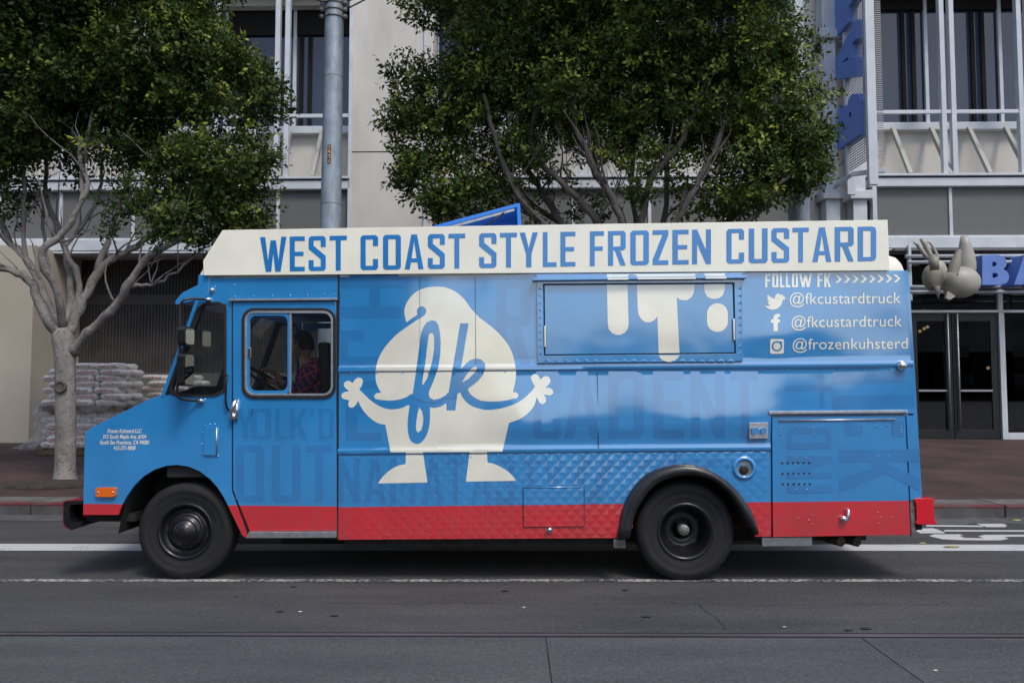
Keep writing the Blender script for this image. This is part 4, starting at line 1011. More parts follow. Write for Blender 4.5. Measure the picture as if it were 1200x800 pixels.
def worn(name, c, under, lo, hi, sc=30):
    m = mat(name, c, .7)
    n = m.node_tree.nodes; l = m.node_tree.links; b = n["Principled BSDF"]
    tc = n.new("ShaderNodeTexCoord"); t = n.new("ShaderNodeTexNoise"); t.inputs['Scale'].default_value = sc; t.inputs['Detail'].default_value = 8; t.inputs['Roughness'].default_value = .7
    l.new(tc.outputs['Object'], t.inputs[0])
    t2 = n.new("ShaderNodeTexNoise"); t2.inputs['Scale'].default_value = 2.2; l.new(tc.outputs['Object'], t2.inputs[0])
    ad = n.new("ShaderNodeMath"); ad.operation = 'MULTIPLY_ADD'; ad.inputs[1].default_value = .5; l.new(t2.outputs[0], ad.inputs[0]); l.new(t.outputs[0], ad.inputs[2])
    r = n.new("ShaderNodeMapRange"); r.inputs['From Min'].default_value = lo; r.inputs['From Max'].default_value = hi; l.new(ad.outputs[0], r.inputs[0])
    mx = n.new("ShaderNodeMix"); mx.data_type = 'RGBA'; mx.inputs[6].default_value = (*c, 1); mx.inputs[7].default_value = (*under, 1)
    l.new(r.outputs[0], mx.inputs[0]); l.new(mx.outputs[2], b.inputs['Base Color']); return m
M['line'] = worn('white road paint', (.50, .51, .52), (.10, .10, .10), .80, 1.05)
M['thin_line'] = worn('worn thin road paint', (.46, .46, .45), (.05, .05, .052), .66, .80, 26)
M['red_kerb'] = worn('worn red kerb paint', (.13, .022, .026), (.08, .075, .07), .74, .95, 18)
M['kerb'] = mat('kerb concrete', (.115, .11, .104), .9, nz=(5, .35), bump=(40, .004))
M['gutter'] = mat('gutter concrete', (.075, .075, .078), .9, nz=(4, .4), bump=(40, .004))
M['soil'] = mat('tree pit soil', (.035, .028, .024), .95, nz=(10, .5), bump=(18, .03))
def brick_mat():
    m = mat('red brick paving', (.09, .04, .035), .85)
    n = m.node_tree.nodes; l = m.node_tree.links; b = n["Principled BSDF"]
    tc = n.new("ShaderNodeTexCoord"); mp = n.new("ShaderNodeMapping"); l.new(tc.outputs['Object'], mp.inputs[0]); mp.inputs['Rotation'].default_value = (0, 0, math.radians(45))
    br = n.new("ShaderNodeTexBrick"); br.inputs['Scale'].default_value = 3.2; br.inputs['Color1'].default_value = (.068, .030, .027, 1); br.inputs['Color2'].default_value = (.045, .022, .021, 1)
    br.inputs['Mortar'].default_value = (.045, .037, .034, 1); br.inputs['Mortar Size'].default_value = .02; l.new(mp.outputs[0], br.inputs[0])
    t = n.new("ShaderNodeTexNoise"); t.inputs['Scale'].default_value = .9; t.inputs['Detail'].default_value = 6; l.new(tc.outputs['Object'], t.inputs[0])
    r = n.new("ShaderNodeMapRange"); r.inputs['From Min'].default_value = .3; r.inputs['From Max'].default_value = .7; r.inputs['To Min'].default_value = .45; r.inputs['To Max'].default_value = 1.35; l.new(t.outputs[0], r.inputs[0])
    s = n.new("ShaderNodeVectorMath"); s.operation = 'SCALE'; l.new(br.outputs[0], s.inputs[0]); l.new(r.outputs[0], s.inputs['Scale']); l.new(s.outputs[0], b.inputs['Base Color'])
    bp = n.new("ShaderNodeBump"); bp.inputs['Distance'].default_value = .004; l.new(br.outputs['Fac'], bp.inputs['Height']); bp.invert = True; l.new(bp.outputs[0], b.inputs['Normal'])
    return m
M['brick'] = brick_mat()
def struct(mb, name, m, **k): return tag(mb.build(name, m, **k), kind='structure')
STREET = Matrix.Translation((0, KERB_Y, 0)) @ Matrix.Rotation(math.radians(-1.0), 4, 'Z') @ Matrix.Translation((0, -KERB_Y, 0))
def turn(mb, Mx=STREET): mb.v = [tuple(Mx @ Vector(v)) for v in mb.v]; return mb
mb = MB(); mb.add([(-160, -160, 0), (160, -160, 0), (160, KERB_Y + 2.5, 0), (-160, KERB_Y + 2.5, 0)], [(0, 1, 2, 3)])
road = struct(mb, 'road', M['asphalt'], fixn=False)
mb = MB(); ys = [KERB_B - .4, KERB_B, 14, 18, 23, 30]
xs = [-60, -30, 0, 30, 60]
mb.add([(x, y, pave_z(y) - (0 if y >= KERB_B else .02)) for y in ys for x in xs], [(j * 5 + i, j * 5 + i + 1, (j + 1) * 5 + i + 1, (j + 1) * 5 + i) for j in range(5) for i in range(4)])
pave = struct(turn(mb), 'pavement', M['brick'], fixn=False)
# kerb stones, painted red along their front edge
kerb = None
xk = -30.6
rk = random.Random(3)
xj = W(1172, 595, KERB_Y).x
ks = [xj + 2.44 * k for k in range(-16, 9)]
mb = MB(); mb.box(-60, KERB_Y + .16, -.1, 60, KERB_Y + .2, .1); kerb = struct(turn(mb), 'kerb', M['kerb'])
for x in ks:
    dz = rk.uniform(-.003, .003)
    mb = MB(); mb.box(x + .008, KERB_Y, -.05, x + 2.432, KERB_Y + .15, .15 + dz); turn(mb); ksn = mb.build('kerb_stone', M['gutter'], kerb, bev=.012)
    mb = MB(); mb.box(x + .012, KERB_Y - .003, .118, x + 2.428, KERB_Y + .148, .1535 + dz); turn(mb); mb.build('painted_edge', M['red_kerb'], ksn, bev=.012)
    mb = MB(); mb.box(x + .008, KERB_Y + .152, -.05, x + 2.432, KERB_B, .1505 + dz); turn(mb); mb.build('edging_slab', M['kerb'], kerb, bev=.006)
mb = MB(); mb.add([(-60, KERB_Y - .45, .004), (60, KERB_Y - .45, .004), (60, KERB_Y, .006), (-60, KERB_Y, .006)], [(0, 1, 2, 3)]); struct(turn(mb), 'gutter', M['gutter'], fixn=False)
# markings
def gpoly(mb, pts, z): mb.add([(g.x, g.y, z) for g in (G(x, y, 0) for x, y in pts)], [tuple(range(len(pts)))])
def slat(mb, y0a, y0b, y1a, y1b, z, x0=-900, x1=2100):
    """a long strip across the frame: near edge y..a/b (left/right px), far edge"""
    A = G(0, y0a), G(1200, y0b), G(0, y1a), G(1200, y1b)
    def ext(p, q, X): t = (X - p.x) / (q.x - p.x); return p.y + (q.y - p.y) * t
    mb.add([(-30, ext(A[0], A[1], -30), z), (30, ext(A[0], A[1], 30), z), (30, ext(A[2], A[3], 30), z), (-30, ext(A[2], A[3], -30), z)], [(0, 1, 2, 3)])
mb = MB(); slat(mb, 645.2, 645.4, 637.2, 638.2, .004); struct(mb, 'lane_line', M['line'], fixn=False)
mb = MB(); slat(mb, 681.4, 681.6, 678.6, 678.8, .004); struct(mb, 'thin_lane_line', M['thin_line'], fixn=False)
Z75 = lambda p: [(1040 + x / 7.5, 570 + y / 7.5) for x, y in p]
for p in ([(250, 392), (290, 370), (395, 366), (440, 378), (505, 405), (500, 412), (290, 412)], [(505, 382), (1500, 386), (1500, 398), (490, 396)],
          [(365, 435), (410, 420), (640, 420), (665, 432), (630, 438), (680, 452), (850, 455), (798, 438), (850, 425), (1500, 424), (1500, 440), (1025, 442), (1066, 460), (1000, 474), (640, 472), (480, 464)],
          [(340, 338), (830, 343), (850, 356), (340, 352)], [(415, 316), (740, 318), (700, 329), (400, 328)], [(420, 296), (890, 294), (910, 304), (440, 305)], [(415, 272), (520, 276), (580, 292), (560, 293), (500, 284), (415, 281)],
          [(742, 316), (1000, 322), (1052, 342), (1035, 358), (870, 357), (830, 342)]):
    mb = MB(); gpoly(mb, Z75(p), .004); struct(mb, 'cycle_lane_symbol', M['line'], fixn=False)
# scrawl on the gutter edge
mb = MB()
for p in ([(582, 222), (592, 190), (612, 182), (618, 188), (600, 198), (594, 224)], [(650, 190), (657, 188), (664, 224), (656, 226)], [(688, 182), (700, 180), (716, 226), (706, 228)], [(735, 190), (742, 190), (748, 225), (741, 226)], [(762, 192), (768, 192), (775, 226), (768, 228)],
          [(830, 232), (850, 195), (872, 182), (880, 188), (860, 205), (842, 235)], [(900, 184), (925, 190), (942, 222), (930, 224), (918, 200), (898, 192)], [(1010, 170), (1018, 170), (1032, 232), (1022, 234)], [(1040, 200), (1070, 206), (1068, 212), (1040, 208)], [(1075, 185), (1110, 180), (1110, 186), (1080, 192)]):
    pts = Z75(p); mb.add([(w.x, KERB_Y - .002 - .0175 * w.x - .004, w.z) for w in (W(x, y - 1.0, KERB_Y - .15) for x, y in pts)], [tuple(range(len(pts)))])
# rail and track slabs
Yr = G(600, 745.2).y
mb = MB(); slat(mb, 744.6, 747.2, 742.2, 744.2, .0075)
rail = struct(mb, 'tram_rail', mat('worn rail steel', (.16, .145, .165), .45, metal=.7, nz=(3, .35, (.2, 3, 1))), fixn=False)
mb = MB(); slat(mb, 746.2, 748.7, 740.2, 742.2, .004); struct(mb, 'rail_groove', mat('rail groove rubber', (.014, .011, .011), .9, nz=(6, .4)), fixn=False)
slabs = struct(MB().box(-25, .6, -.2, 25, .62, .0), 'track_bed', M['slab'])
rs = random.Random(5)
for k in range(-3, 4):
    x0 = (-11.9, -5.85, .215, 2.235, 8.3, 14.4, 20)[k + 3] - (6 if k == -3 else 0); x1 = (-5.85, .215, 2.235, 8.3, 14.4, 20, 26)[k + 3]
    yb = lambda x: G(0, 746.4).y + (G(1200, 748.9).y - G(0, 746.4).y) * (x - G(0, 747).x) / (G(1200, 747).x - G(0, 747).x) - .002
    g = .004
    mb = MB(); z = .006 + rs.uniform(0, .002)
    vs = [(x0 + g, .6, z), (x1 - g, .6, z), (x1 - g, yb(x1), z), (x0 + g, yb(x0), z)]
    mb.add(vs + [(a, b, -.05) for a, b, c in vs], [(0, 1, 2, 3), (0, 4, 5, 1), (1, 5, 6, 2), (2, 6, 7, 3), (3, 7, 4, 0)])
    mb.build('concrete_slab', M['slab'], slabs)
mb = MB(); mb.add([(-30, .6, .0015), (30, .6, .0015), (30, 5.0, .0015), (-30, 5.0, .0015)], [(0, 1, 2, 3)]); struct(mb, 'slab_joint', M['under'], fixn=False)
# thin cracks in the asphalt
def crack(pts, wd=.004):
    mb = MB(); P = [G(x, y) for x, y in pts]
    r = random.Random(int(pts[0][0])); Q = []
    for a, b in zip(P, P[1:]):
        for k in range(6): p = a.lerp(b, k / 6); Q.append(Vector((p.x + r.uniform(-.012, .012), p.y + r.uniform(-.012, .012), 0)))
    Q.append(P[-1])
    for a, b in zip(Q, Q[1:]):
        d = (b - a).normalized(); nn = Vector((-d.y, d.x, 0)) * wd * r.uniform(.4, 1)
        mb.add([(a - nn) + Vector((0, 0, .0025)), (b - nn) + Vector((0, 0, .0025)), (b + nn) + Vector((0, 0, .0025)), (a + nn) + Vector((0, 0, .0025))], [(0, 1, 2, 3)])
    tag(mb.build('crack', M['under'], fixn=False), kind='structure')
crack([(820, 708), (828, 717), (838, 722), (846, 730), (850, 738)])
crack([(380, 706), (470, 707.5), (560, 706), (640, 708.5)], .003); crack([(660, 708), (760, 706), (900, 709), (1010, 707), (1200, 710)], .003)

# ================================================================== BUILDING
FY = 20.0
bld = empty('commercial_building', (0, FY, 0), 'cream commercial building with white steel frames and tall tinted windows behind the truck', 'building')
bld.rotation_euler = (0, 0, math.radians(-1.1))
BI = (Matrix.Translation((0, FY, 0)) @ Matrix.Rotation(math.radians(-1.1), 4, 'Z')).inverted()
_bo = BI @ CAM; _B3 = BI.to_3x3()
def B(px, py, d=0.0):
    r = _B3 @ ray(px, py); s = (d - _bo.y) / r.y; p = _bo + r * s; return (p.x, p.z)
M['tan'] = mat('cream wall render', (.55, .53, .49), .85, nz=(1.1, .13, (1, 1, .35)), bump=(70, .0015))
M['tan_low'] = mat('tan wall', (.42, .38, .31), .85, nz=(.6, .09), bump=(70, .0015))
M['white_steel'] = mat('pale grey painted steel', (.52, .56, .60), .45, nz=(2, .12))
M['win_glass'] = mat('tinted window glass', (.020, .030, .058), .04, spec=.5, ior=1.6)
M['win_dark'] = mat('dark window parts and reflection bands', (.007, .005, .005), .6, spec=.2)
M['frost'] = mat('frosted grey glass panel', (.125, .13, .128), .55, nz=(40, .12), bump=(60, .001), spec=.4)
M['brace'] = mat('grey-green brace steel', (.32, .33, .31), .55)
M['door_glass'] = glass_mat('door glass', (.42, .44, .45), .08)
M['shutter'] = mat('dark corrugated shutter', (.075, .07, .066), .55, metal=.2, nz=(1.5, .25))
M['shutter_low'] = mat('lighter grey corrugated panel', (.15, .148, .14), .7, nz=(1.2, .25))
def fb(name, x0, y0, x1, y1, d0, d1, m, parent=None, bev=0):
    ym = (y0 + y1) / 2
    a = B(x0, ym, d0)[0]; b = B(x1, ym, d0)[0]
    zt = B((x0 + x1) / 2, y0, d0)[1]; zb = B((x0 + x1) / 2, y1, d0)[1]
    mb = MB(); mb.box(a, d0, zb, b, d1, zt)
    return mb.build(name, m, parent or bld, bev, world=False)
WD = 1.0
GZ = pave_z(FY)
def box_w(name, x0, z0, x1, z1, d0, d1, m, parent=None, bev=0): return MB().box(x0, d0, z0, x1, d1, z1).build(name, m, parent or bld, bev, world=False)
def X(px, py=150, d=0): return B(px, py, d)[0]
def Zt(py, px=700, d=0): return B(px, py, d)[1]
# storey levels, read on the right hand bay
zb0, zb1 = Zt(218.5, 1100), Zt(204, 1100)          # outer beam
zp0, zp1 = Zt(276, 1100, .1), Zt(220, 1100, .1)   # frosted panels
zc0, zc1 = Zt(291, 1100), Zt(278, 1100)            # lower beam
zs0, zs1 = Zt(153, 1100, WD), Zt(144.5, 1100, WD)   # sill
zr0, zr1_ = Zt(133.3, 1100), Zt(129, 1100)          # balcony rail
ztw = 15.0
pier = [(-30, X(-330)), (X(411), X(498)), (X(948), X(1016)), (X(1500), 26)]
bays = [(X(-330), X(411)), (X(498), X(948)), (X(1016), X(1500))]
for i, (a, b) in enumerate(pier):
    box_w('wall', a, zc0 if i else GZ - .3, b, ztw, .35 if i != 1 else .0, 2.2, M['tan'])
zj = Zt(178, 450)
box_w('wall_joint', X(411) + .03, zj - .012, X(498) - .03, zj + .012, -.004, .02, M['win_dark'])
for a, b in bays:
    box_w('outer_beam', a, zb0, b, zb1 - .1, -.05, .25, M['white_steel'], bev=.01)
    box_w('beam_cap', a, zb1 - .06, b, zb1, -.1, .3, M['white_steel'], bev=.01)
    box_w('beam_gap', a, zb1 - .1, b, zb1 - .06, .0, .2, M['win_dark'])
    box_w('floor_slab', a, zb0 - .02, b, zb1 - .12, .3, 2, M['tan'])
    box_w('spandrel', a, zb1 - .1, b, zs0, WD + .1, WD + .3, M['tan'])
    box_w('sill', a, zs0, b, zs1, WD - .1, WD + .3, M['white_steel'], bev=.01)
    box_w('lower_beam', a, zc0, b, zc1, -.1, .4, M['white_steel'], bev=.015)
    box_w('beam_lip', a, zc0 - .08, b, zc0 - .03, -.14, .4, M['white_steel'], bev=.005)
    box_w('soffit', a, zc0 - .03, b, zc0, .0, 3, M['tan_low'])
    box_w('back_wall', a, zp0 - .3, b, zb0, .5, .8, M['win_dark'])
    box_w('balcony_rail', a, zr0, b, zr1_, -.02, .05, M['white_steel'], bev=.01)
    box_w('head', a, 12.0, b, ztw, .0, 2.2, M['tan'])
# upper windows: panes, mullions, dark bars on the glass and the pairs of outer posts
def win_bay(a, b, mull, darks, posts, dark_band=None):
    zt = 12.0
    ms = [a] + [X(m, 60, WD) for m in mull] + [b]
    for p, q in zip(ms, ms[1:]):
        if q - p < .1: continue
        box_w('window_pane', p + .05, zs1 + .02, q - .05, zt, WD + .1, WD + .12, M['win_glass'])
    for m in ms[1:-1]: box_w('mullion', m - .045, zs1, m + .045, zt, WD, WD + .09, M['white_steel'], bev=.005)
    for m in darks:
        x = X(m, 60, WD); box_w('dark_bar', x - .05, zs1 + .02, x + .05, zt, WD + .06, WD + .095, M['win_dark'])
    for m in posts:
        x = X(m, 60); box_w('post', x - .06, zb1, x + .06, zt + .3, -.04, .11, M['white_steel'], bev=.01)
    box_w('room_back', a, zs1, b, zt, WD + .3, WD + .4, M['win_dark'])
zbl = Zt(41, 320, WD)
win_bay(bays[0][0], bays[0][1], [-210, -110, -40, 35, 110, 185, 265, 345.5], [-130, -120, 190, 200, 270, 281, 352.5, 362.5], [-240, -229, -125, -114, -20, -9, 76, 87, 160, 171, 242, 254, 325.5, 337])
box_w('glass_reflection_band', bays[0][0] + .1, zbl, bays[0][1] - .1, 12.0, WD + .02, WD + .055, M['win_dark'])  # dark panel standing in for the darker reflection at the top of the glass
ztb = Zt(8, 320, WD - .2)
box_w('window_head', bays[0][0] + .05, ztb, bays[0][1] - .05, 12.2, WD - .25, WD + .015, M['tan'])
win_bay(bays[1][0] + .2, bays[1][1], [560, 640, 672, 761, 850], [600, 612, 700, 711, 800, 812], [590, 601, 680, 691, 770, 781, 870, 881])
win_bay(bays[2][0], bays[2][1], [1085.5, 1172.5, 1260, 1350], [1060, 1072, 1141.7, 1153.7, 1230, 1242, 1320, 1332], [1103.5, 1115, 1194, 1205.5, 1290, 1301])
box_w('glass_reflection_band', bays[2][0] + .1, Zt(11, 1100, WD), bays[2][1] - .1, 12.0, WD + .02, WD + .055, M['win_dark'])  # dark panel for the reflection along the top of the right bay's glass
box_w('jamb', X(498), zc0, X(508, 60), ztw, .0, WD + .1, M['tan'])
box_w('edge_post', X(408.6), zp0 - .3, X(412.6), ztw, -.05, .2, M['white_steel'], bev=.01)
box_w('edge_post', X(496.6), zp0 - .3, X(499), ztw, -.05, .2, M['white_steel'], bev=.005)
box_w('edge_post', X(1019.5), zp0 - .2, X(1024.5), zb0, -.05, .2, M['white_steel'], bev=.005)
# frosted panels with mullions
for (a, b), ms in zip(bays, [[-230, -140, -80, 0, 72, 157, 240, 326], [585, 672, 761, 850], [1113.5, 1204, 1300]]):
    q = [a] + [X(m, 250, .1) for m in ms] + [b]
    for s, t in zip(q, q[1:]): box_w('frosted_panel', s + .04, zp0, t - .04, zp1, .1, .13, M['frost'])
    for s in q[1:-1]: box_w('panel_mullion', s - .04, zp0 - .02, s + .04, zp1 + .02, .06, .16, M['white_steel'], bev=.004)
    box_w('panel_rail', a, zp1, b, zp1 + .05, .05, .16, M['white_steel']); box_w('panel_rail', a, zp0 - .08, b, zp0, .05, .16, M['white_steel'])
# raking braces from the sill out to the beam
for px in (-200, -110, 60, 130, 215, 300, 340, 377.5, 560, 640, 720, 800, 880, 1046, 1091, 1135, 1178, 1230, 1280):
    x = B(px, 152, WD - .1)[0]
    mb = MB(); mb.bar((x, WD - .1, zs0 + .03), (x, .0, zb1), .1, .1, up=(1, 0, 0)); mb.build('brace', M['brace'], bld, world=False)
# twin column with caps
for px in (971.5, 1003):
    x = X(px, 130)
    box_w('column', x - .15, Zt(225, px), x + .15, Zt(48, px), -.1, .3, M['white_steel'], bev=.01)
    box_w('column', x - .17, Zt(38, px), x + .17, ztw, -.12, .3, M['white_steel'], bev=.01)
    box_w('column_cap', x - .27, Zt(48, px), x + .27, Zt(38, px), -.22, .32, M['white_steel'], bev=.02)
    box_w('column_cap', x - .27, Zt(235, px), x + .27, Zt(225, px), -.22, .32, M['white_steel'], bev=.02)
    box_w('column', x - .17, GZ, x + .17, Zt(235, px), -.12, .3, M['white_steel'], bev=.01)
# ground floor left: corrugated shutter with a lighter grey lower part, tan return wall
def corrugated(name, x0, x1, z0, z1, y, m):
    mb = MB(); p = .085; n = int((x1 - x0) / p); P = []
    for i in range(n):
        x = x0 + i * p; P += [(x, y), (x + .035, y), (x + .045, y + .03), (x + .075, y + .03)]
    k = len(P); mb.add([(a, b, z0) for a, b in P] + [(a, b, z1) for a, b in P], [(i, i + 1, k + i + 1, k + i) for i in range(k - 1)])
    return mb.build(name, m, bld, world=False, fixn=False)
sx0, sx1 = B(20, 400, 1.2)[0], B(640, 400, 1.2)[0]
zd = B(200, 437, 1.2)[1]
corrugated('roller_shutter', sx0, sx1, zd, zc0, 1.2, M['shutter'])
corrugated('corrugated_lower', sx0, sx1, GZ - .1, zd, 1.17, M['shutter_low'])
za, zb_ = B(200, 357, 1.2)[1], B(200, 345, 1.2)[1]
box_w('shutter_band', sx0, za, sx1, zb_, 1.185, 1.198, mat('grey shutter band', (.085, .08, .076), .6))
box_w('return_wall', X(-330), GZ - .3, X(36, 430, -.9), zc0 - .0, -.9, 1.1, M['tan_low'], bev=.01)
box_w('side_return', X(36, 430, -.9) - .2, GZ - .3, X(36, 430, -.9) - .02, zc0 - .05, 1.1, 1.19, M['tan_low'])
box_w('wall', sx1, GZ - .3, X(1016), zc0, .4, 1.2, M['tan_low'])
# entrance on the right: transoms, doors, side light
ED = .5
ex0, ex1 = X(1020, 440, ED), X(1500, 440, ED)
ztr0, ztr1 = B(1120, 366.5, ED)[1], B(1120, 344, ED)[1]
zdoor = B(1120, 363.5, ED)[1]
box_w('transom_bar', ex0, ztr0, ex1, zdoor, ED - .06, ED + .1, M['white_steel'], bev=.005)
box_w('head_bar', ex0, ztr1, ex1, zc0 - .03, ED, ED + .1, M['win_dark'])
xp = B(1174, 440, ED)[0]
box_w('frame_post', xp - .055, GZ - .1, xp + .055, zc0, ED - .06, ED + .1, M['white_steel'], bev=.005)
xq = B(1071, 440, ED)[0]
for s, t in ((ex0, xp - .06), (xp + .06, ex1)):
    box_w('transom_pane', s, zdoor + .02, t, ztr1, ED + .02, ED + .03, M['door_glass'])
xd = [B(1068, 440, ED)[0], B(1117, 440, ED)[0], B(1170.5, 440, ED)[0]]
for i in range(2):
    a, b = xd[i] + .01, xd[i + 1] - .01
    zb = GZ + .02; zt = ztr0 - .01; zm = B(1100, 457.6, ED)[1]
    dr = MB()
    w = .16
    wl_ = w if i == 0 else .1; wr = .12 if i == 0 else .16
    dr.plate([[(a, zb), (b, zb), (b, zt), (a, zt)], [(a + w, zm + .03), (a + w, zt - .2), (b - w, zt - .2), (b - w, zm + .03)], [(a + w, zb + .22), (a + w, zm - .03), (b - w, zm - .03), (b - w, zb + .22)]], ED, ED + .08)
    d = dr.build('entrance_door', mat('dark door frame', (.012, .014, .016), .4), bld, .004, world=False)
    for q0, q1 in ((zm + .03, zt - .2), (zb + .22, zm - .03)):
        MB().box(a + w, ED + .03, q0, b - w, ED + .04, q1).build('door_pane', M['door_glass'], d, world=False)
    MB().box(a + w, ED - .02, zm - .02, b - w, ED - .002, zm + .02).build('mid_rail', M['alu'], d, world=False)
    hx = (b - .12) if i == 0 else (a + .1)
    mb = MB(); mb.tube([(hx, ED - .07, B(1110, 504, ED)[1]), (hx, ED - .07, zt - .02)], .022, 8)
    mb.build('pull_bar', M['alu'], d, world=False)
box_w('side_light', xp + .1, GZ + .2, ex1, ztr0 - .02, ED + .02, ED + .03, M['door_glass'])
box_w('side_light_frame', xp + .055, GZ + .0, ex1, GZ + .17, ED - .04, ED + .08, M['white_steel'], bev=.005)
box_w('side_light_frame', xp + .056, GZ + .17, xp + .1, ztr0 - .02, ED - .02, ED + .05, M['white_steel'])
# lobby behind the glass
M['lobby'] = mat('dim lobby wall', (.06, .045, .035), .8, nz=(.8, .5))
box_w('lobby_wall', ex0 - 1, GZ, ex1, zc0, 5, 5.2, M['lobby'])
box_w('lobby_wall', ex0 - 1.2, GZ, ex0 - .2, zc0, .7, 5.2, M['lobby'])
box_w('lobby_ceiling', ex0 - 1, zc0 - .2, ex1, zc0 - .1, .7, 5.2, M['win_dark'])
box_w('lobby_floor', ex0 - 1, GZ - .06, ex1, GZ + .01, .7, 5.2, M['lobby'])
c0, c1 = B(1078, 462, 2.5), B(1160, 500, 2.5)
box_w('lobby_counter', c0[0], GZ, c1[0], GZ + 1.05, 2.2, 2.9, mat('pale wood counter', (.22, .16, .1), .6))
M['lamp'] = bpy.data.materials.new('warm lamp'); M['lamp'].use_nodes = True; _b = M['lamp'].node_tree.nodes['Principled BSDF']; _b.inputs['Emission Color'].default_value = (1, .62, .3, 1); _b.inputs['Emission Strength'].default_value = 1.0
for px, py in ((1083, 385), (1087, 383), (1158, 431), (1078, 388)):
    x, z = B(px, py, 3.5); mb = MB(); mb.lathe([(0, -.05), (.045, -.02), (.045, .02), (0, .05)], (x, 3.5, z), axis='z', n=10); mb.build('lobby_lamp', M['lamp'], bld, world=False)
for px, w_ in ((1092, .5), (1135, .9), (1152, .3), (1186, .8), (1199, .4)):
    x = B(px, 430, 4)[0]; box_w('lobby_shelf', x, GZ, x + w_, GZ + 1.6 + w_, 3.9, 4.4, M['lobby'])
# canopy tubes above the entrance
cb = X(1064, 320, -.6)
for y0, y1, dd in ((298, 302.5, -.5), (305, 309.2, -.6), (334, 338.3, -.5), (340, 344.3, -.7)):
    z0, z1 = B(1120, y1, dd)[1], B(1120, y0, dd)[1]
    r = (z1 - z0) / 2
    mb = MB(); mb.tube([(cb, dd, z0 + r), (ex1, dd, z0 + r)], r, 10); mb.build('canopy_tube', M['white_steel'], bld, world=False)
for px in (1067, 1240, 1330):
    x = X(px, 320, -.5); box_w('canopy_post', x - .03, B(px, 352, -.5)[1], x + .03, zc0, -.5, -.4, M['white_steel'])
for px in (1080, 1200, 1300):
    x = X(px, 320, 0); mb = MB(); mb.bar((x, -.55, Zt(304, px, -.5)), (x, .4, Zt(304, px, -.5)), .06); mb.bar((x, -.55, Zt(338, px, -.5)), (x, .4, Zt(338, px, -.5)), .06); mb.build('canopy_arm', M['white_steel'], bld, world=False)
box_w('canopy_panel', cb - .2, Zt(296, 1080, -.1), ex1, Zt(293, 1080, -.1), -.4, .0, M['frost'])

# ================================================================== SIGNS
M['sign_blue'] = mat('matte blue sign face', (.12, .22, .56), .55, nz=(3, .1))
M['sign_side'] = mat('dark blue sign side', (.018, .035, .12), .5)
M['mesh_grey'] = mat('grey mesh', (.25, .26, .26), .5, metal=.4)
vs_ = empty('vertical_sign', W(1020, 215, 18.4), 'projecting vertical sign with big blue letters reading upward BAR on a pale steel frame', 'sign')
xs_ = W(1009, 150, 18.4).x
# letters lie in the plane x = const; their top points to the building
def Lp(px, py): # pixel on plane x = xs_
    r = ray(px, py); s = xs_ / r.x; return (r.y * s, EYE + r.z * s)
def side_letter(px, th=.22):
    L = [[Lp(*p) for p in lp] for lp in px]
    t = tessellate_polygon([[Vector((a, b, 0)) for a, b in lp] for lp in L]); flat = [p for lp in L for p in lp]
    mb = MB()
    mb.add([(xs_, y, z) for y, z in flat], [tuple(f) for f in t]); mb.add([(xs_ + th, y, z) for y, z in flat], [tuple(f)[::-1] for f in t])
    for lp in L:
        k = len(lp); mb.add([(xs_, y, z) for y, z in lp] + [(xs_ + th, y, z) for y, z in lp], [(i, (i + 1) % k, k + (i + 1) % k, k + i) for i in range(k)])
    mb.build('letter', M['sign_blue'], vs_)
Z4 = lambda pts: [(960 + x / 3.48, y / 3.48) for x, y in pts]
def hol(cx, cy, rx, ry): return Z4(ellipse(cx, cy, rx, ry, 10))
side_letter([Z4([(74, 612), (70, 480), (74, 450), (88, 430), (106, 432), (112, 438), (118, 408), (134, 386), (150, 382), (160, 392), (163, 412), (165, 548), (110, 585)]), hol(93, 505, 6, 13), hol(126, 470, 6, 14)])
side_letter([Z4([(65, 325), (63, 248), (148, 80), (151, 158), (134, 178), (134, 240), (151, 232), (154, 312)]), Z4([(88, 258), (117, 232), (117, 246)])])
side_letter([Z4([(62, 162), (58, 115), (66, 90), (58, 40), (56, -60), (148, -90), (150, -25), (120, 30), (118, 90)])])
def post(mb, px0, px1, py0, py1, Y, d=.12): a, b = W(px0, (py0 + py1) / 2, Y), W(px1, (py0 + py1) / 2, Y); mb.box(a.x, Y, W(px0, py1, Y).z, b.x, Y + d, W(px0, py0, Y).z); return mb
post(MB(), 1014.5, 1025, -140, 216, 18.1).build('sign_post', M['white_steel'], vs_, .01)
post(MB(), 989, 998.5, -140, 228, 19.4).build('sign_post', M['white_steel'], vs_, .01)
mb = MB(); xm = xs_ + .1
za_, zb2 = W(1010, 190, 18.5).z, 13.5
k = 0; z = za_
while z < zb2:
    mb.box(xm, 18.22, z, xm + .012, 19.4, z + .02); z += .062
for y in np.arange(18.3, 19.4, .1): mb.box(xm + .012, y, za_, xm + .02, y + .014, zb2)
tag(mb.build('mesh_panel', M['mesh_grey'], vs_), kind='stuff')
mb = MB()
for y in np.arange(17.9, 18.1, .03): pass
z = za_
xm2 = W(1026, 150, 18.3).x
while z < zb2: mb.box(xm2, 18.2, z, xm2 + .14, 18.212, z + .022); z += .05
tag(mb.build('mesh_panel', M['mesh_grey'], vs_), kind='stuff')
a = W(1037, 199.5, 18.25); b = Vector((a.x - .05, 20.2, a.z - .02)); mb = MB(); mb.bar(a, Vector((W(1003, 219, 18.4).x, 18.6, a.z)), .1, .1); mb.build('bracket', M['white_steel'], vs_, .01)
mb = MB(); c = W(986, 224, 19.5); mb.bar(Vector((W(1003, 219, 18.4).x, 18.6, a.z)), Vector((c.x, 20.3, a.z)), .08, .08); mb.build('bracket', M['white_steel'], vs_, .01)
ZZ8 = lambda p: [(1050 + x / 8, 260 + y / 8) for x, y in p]
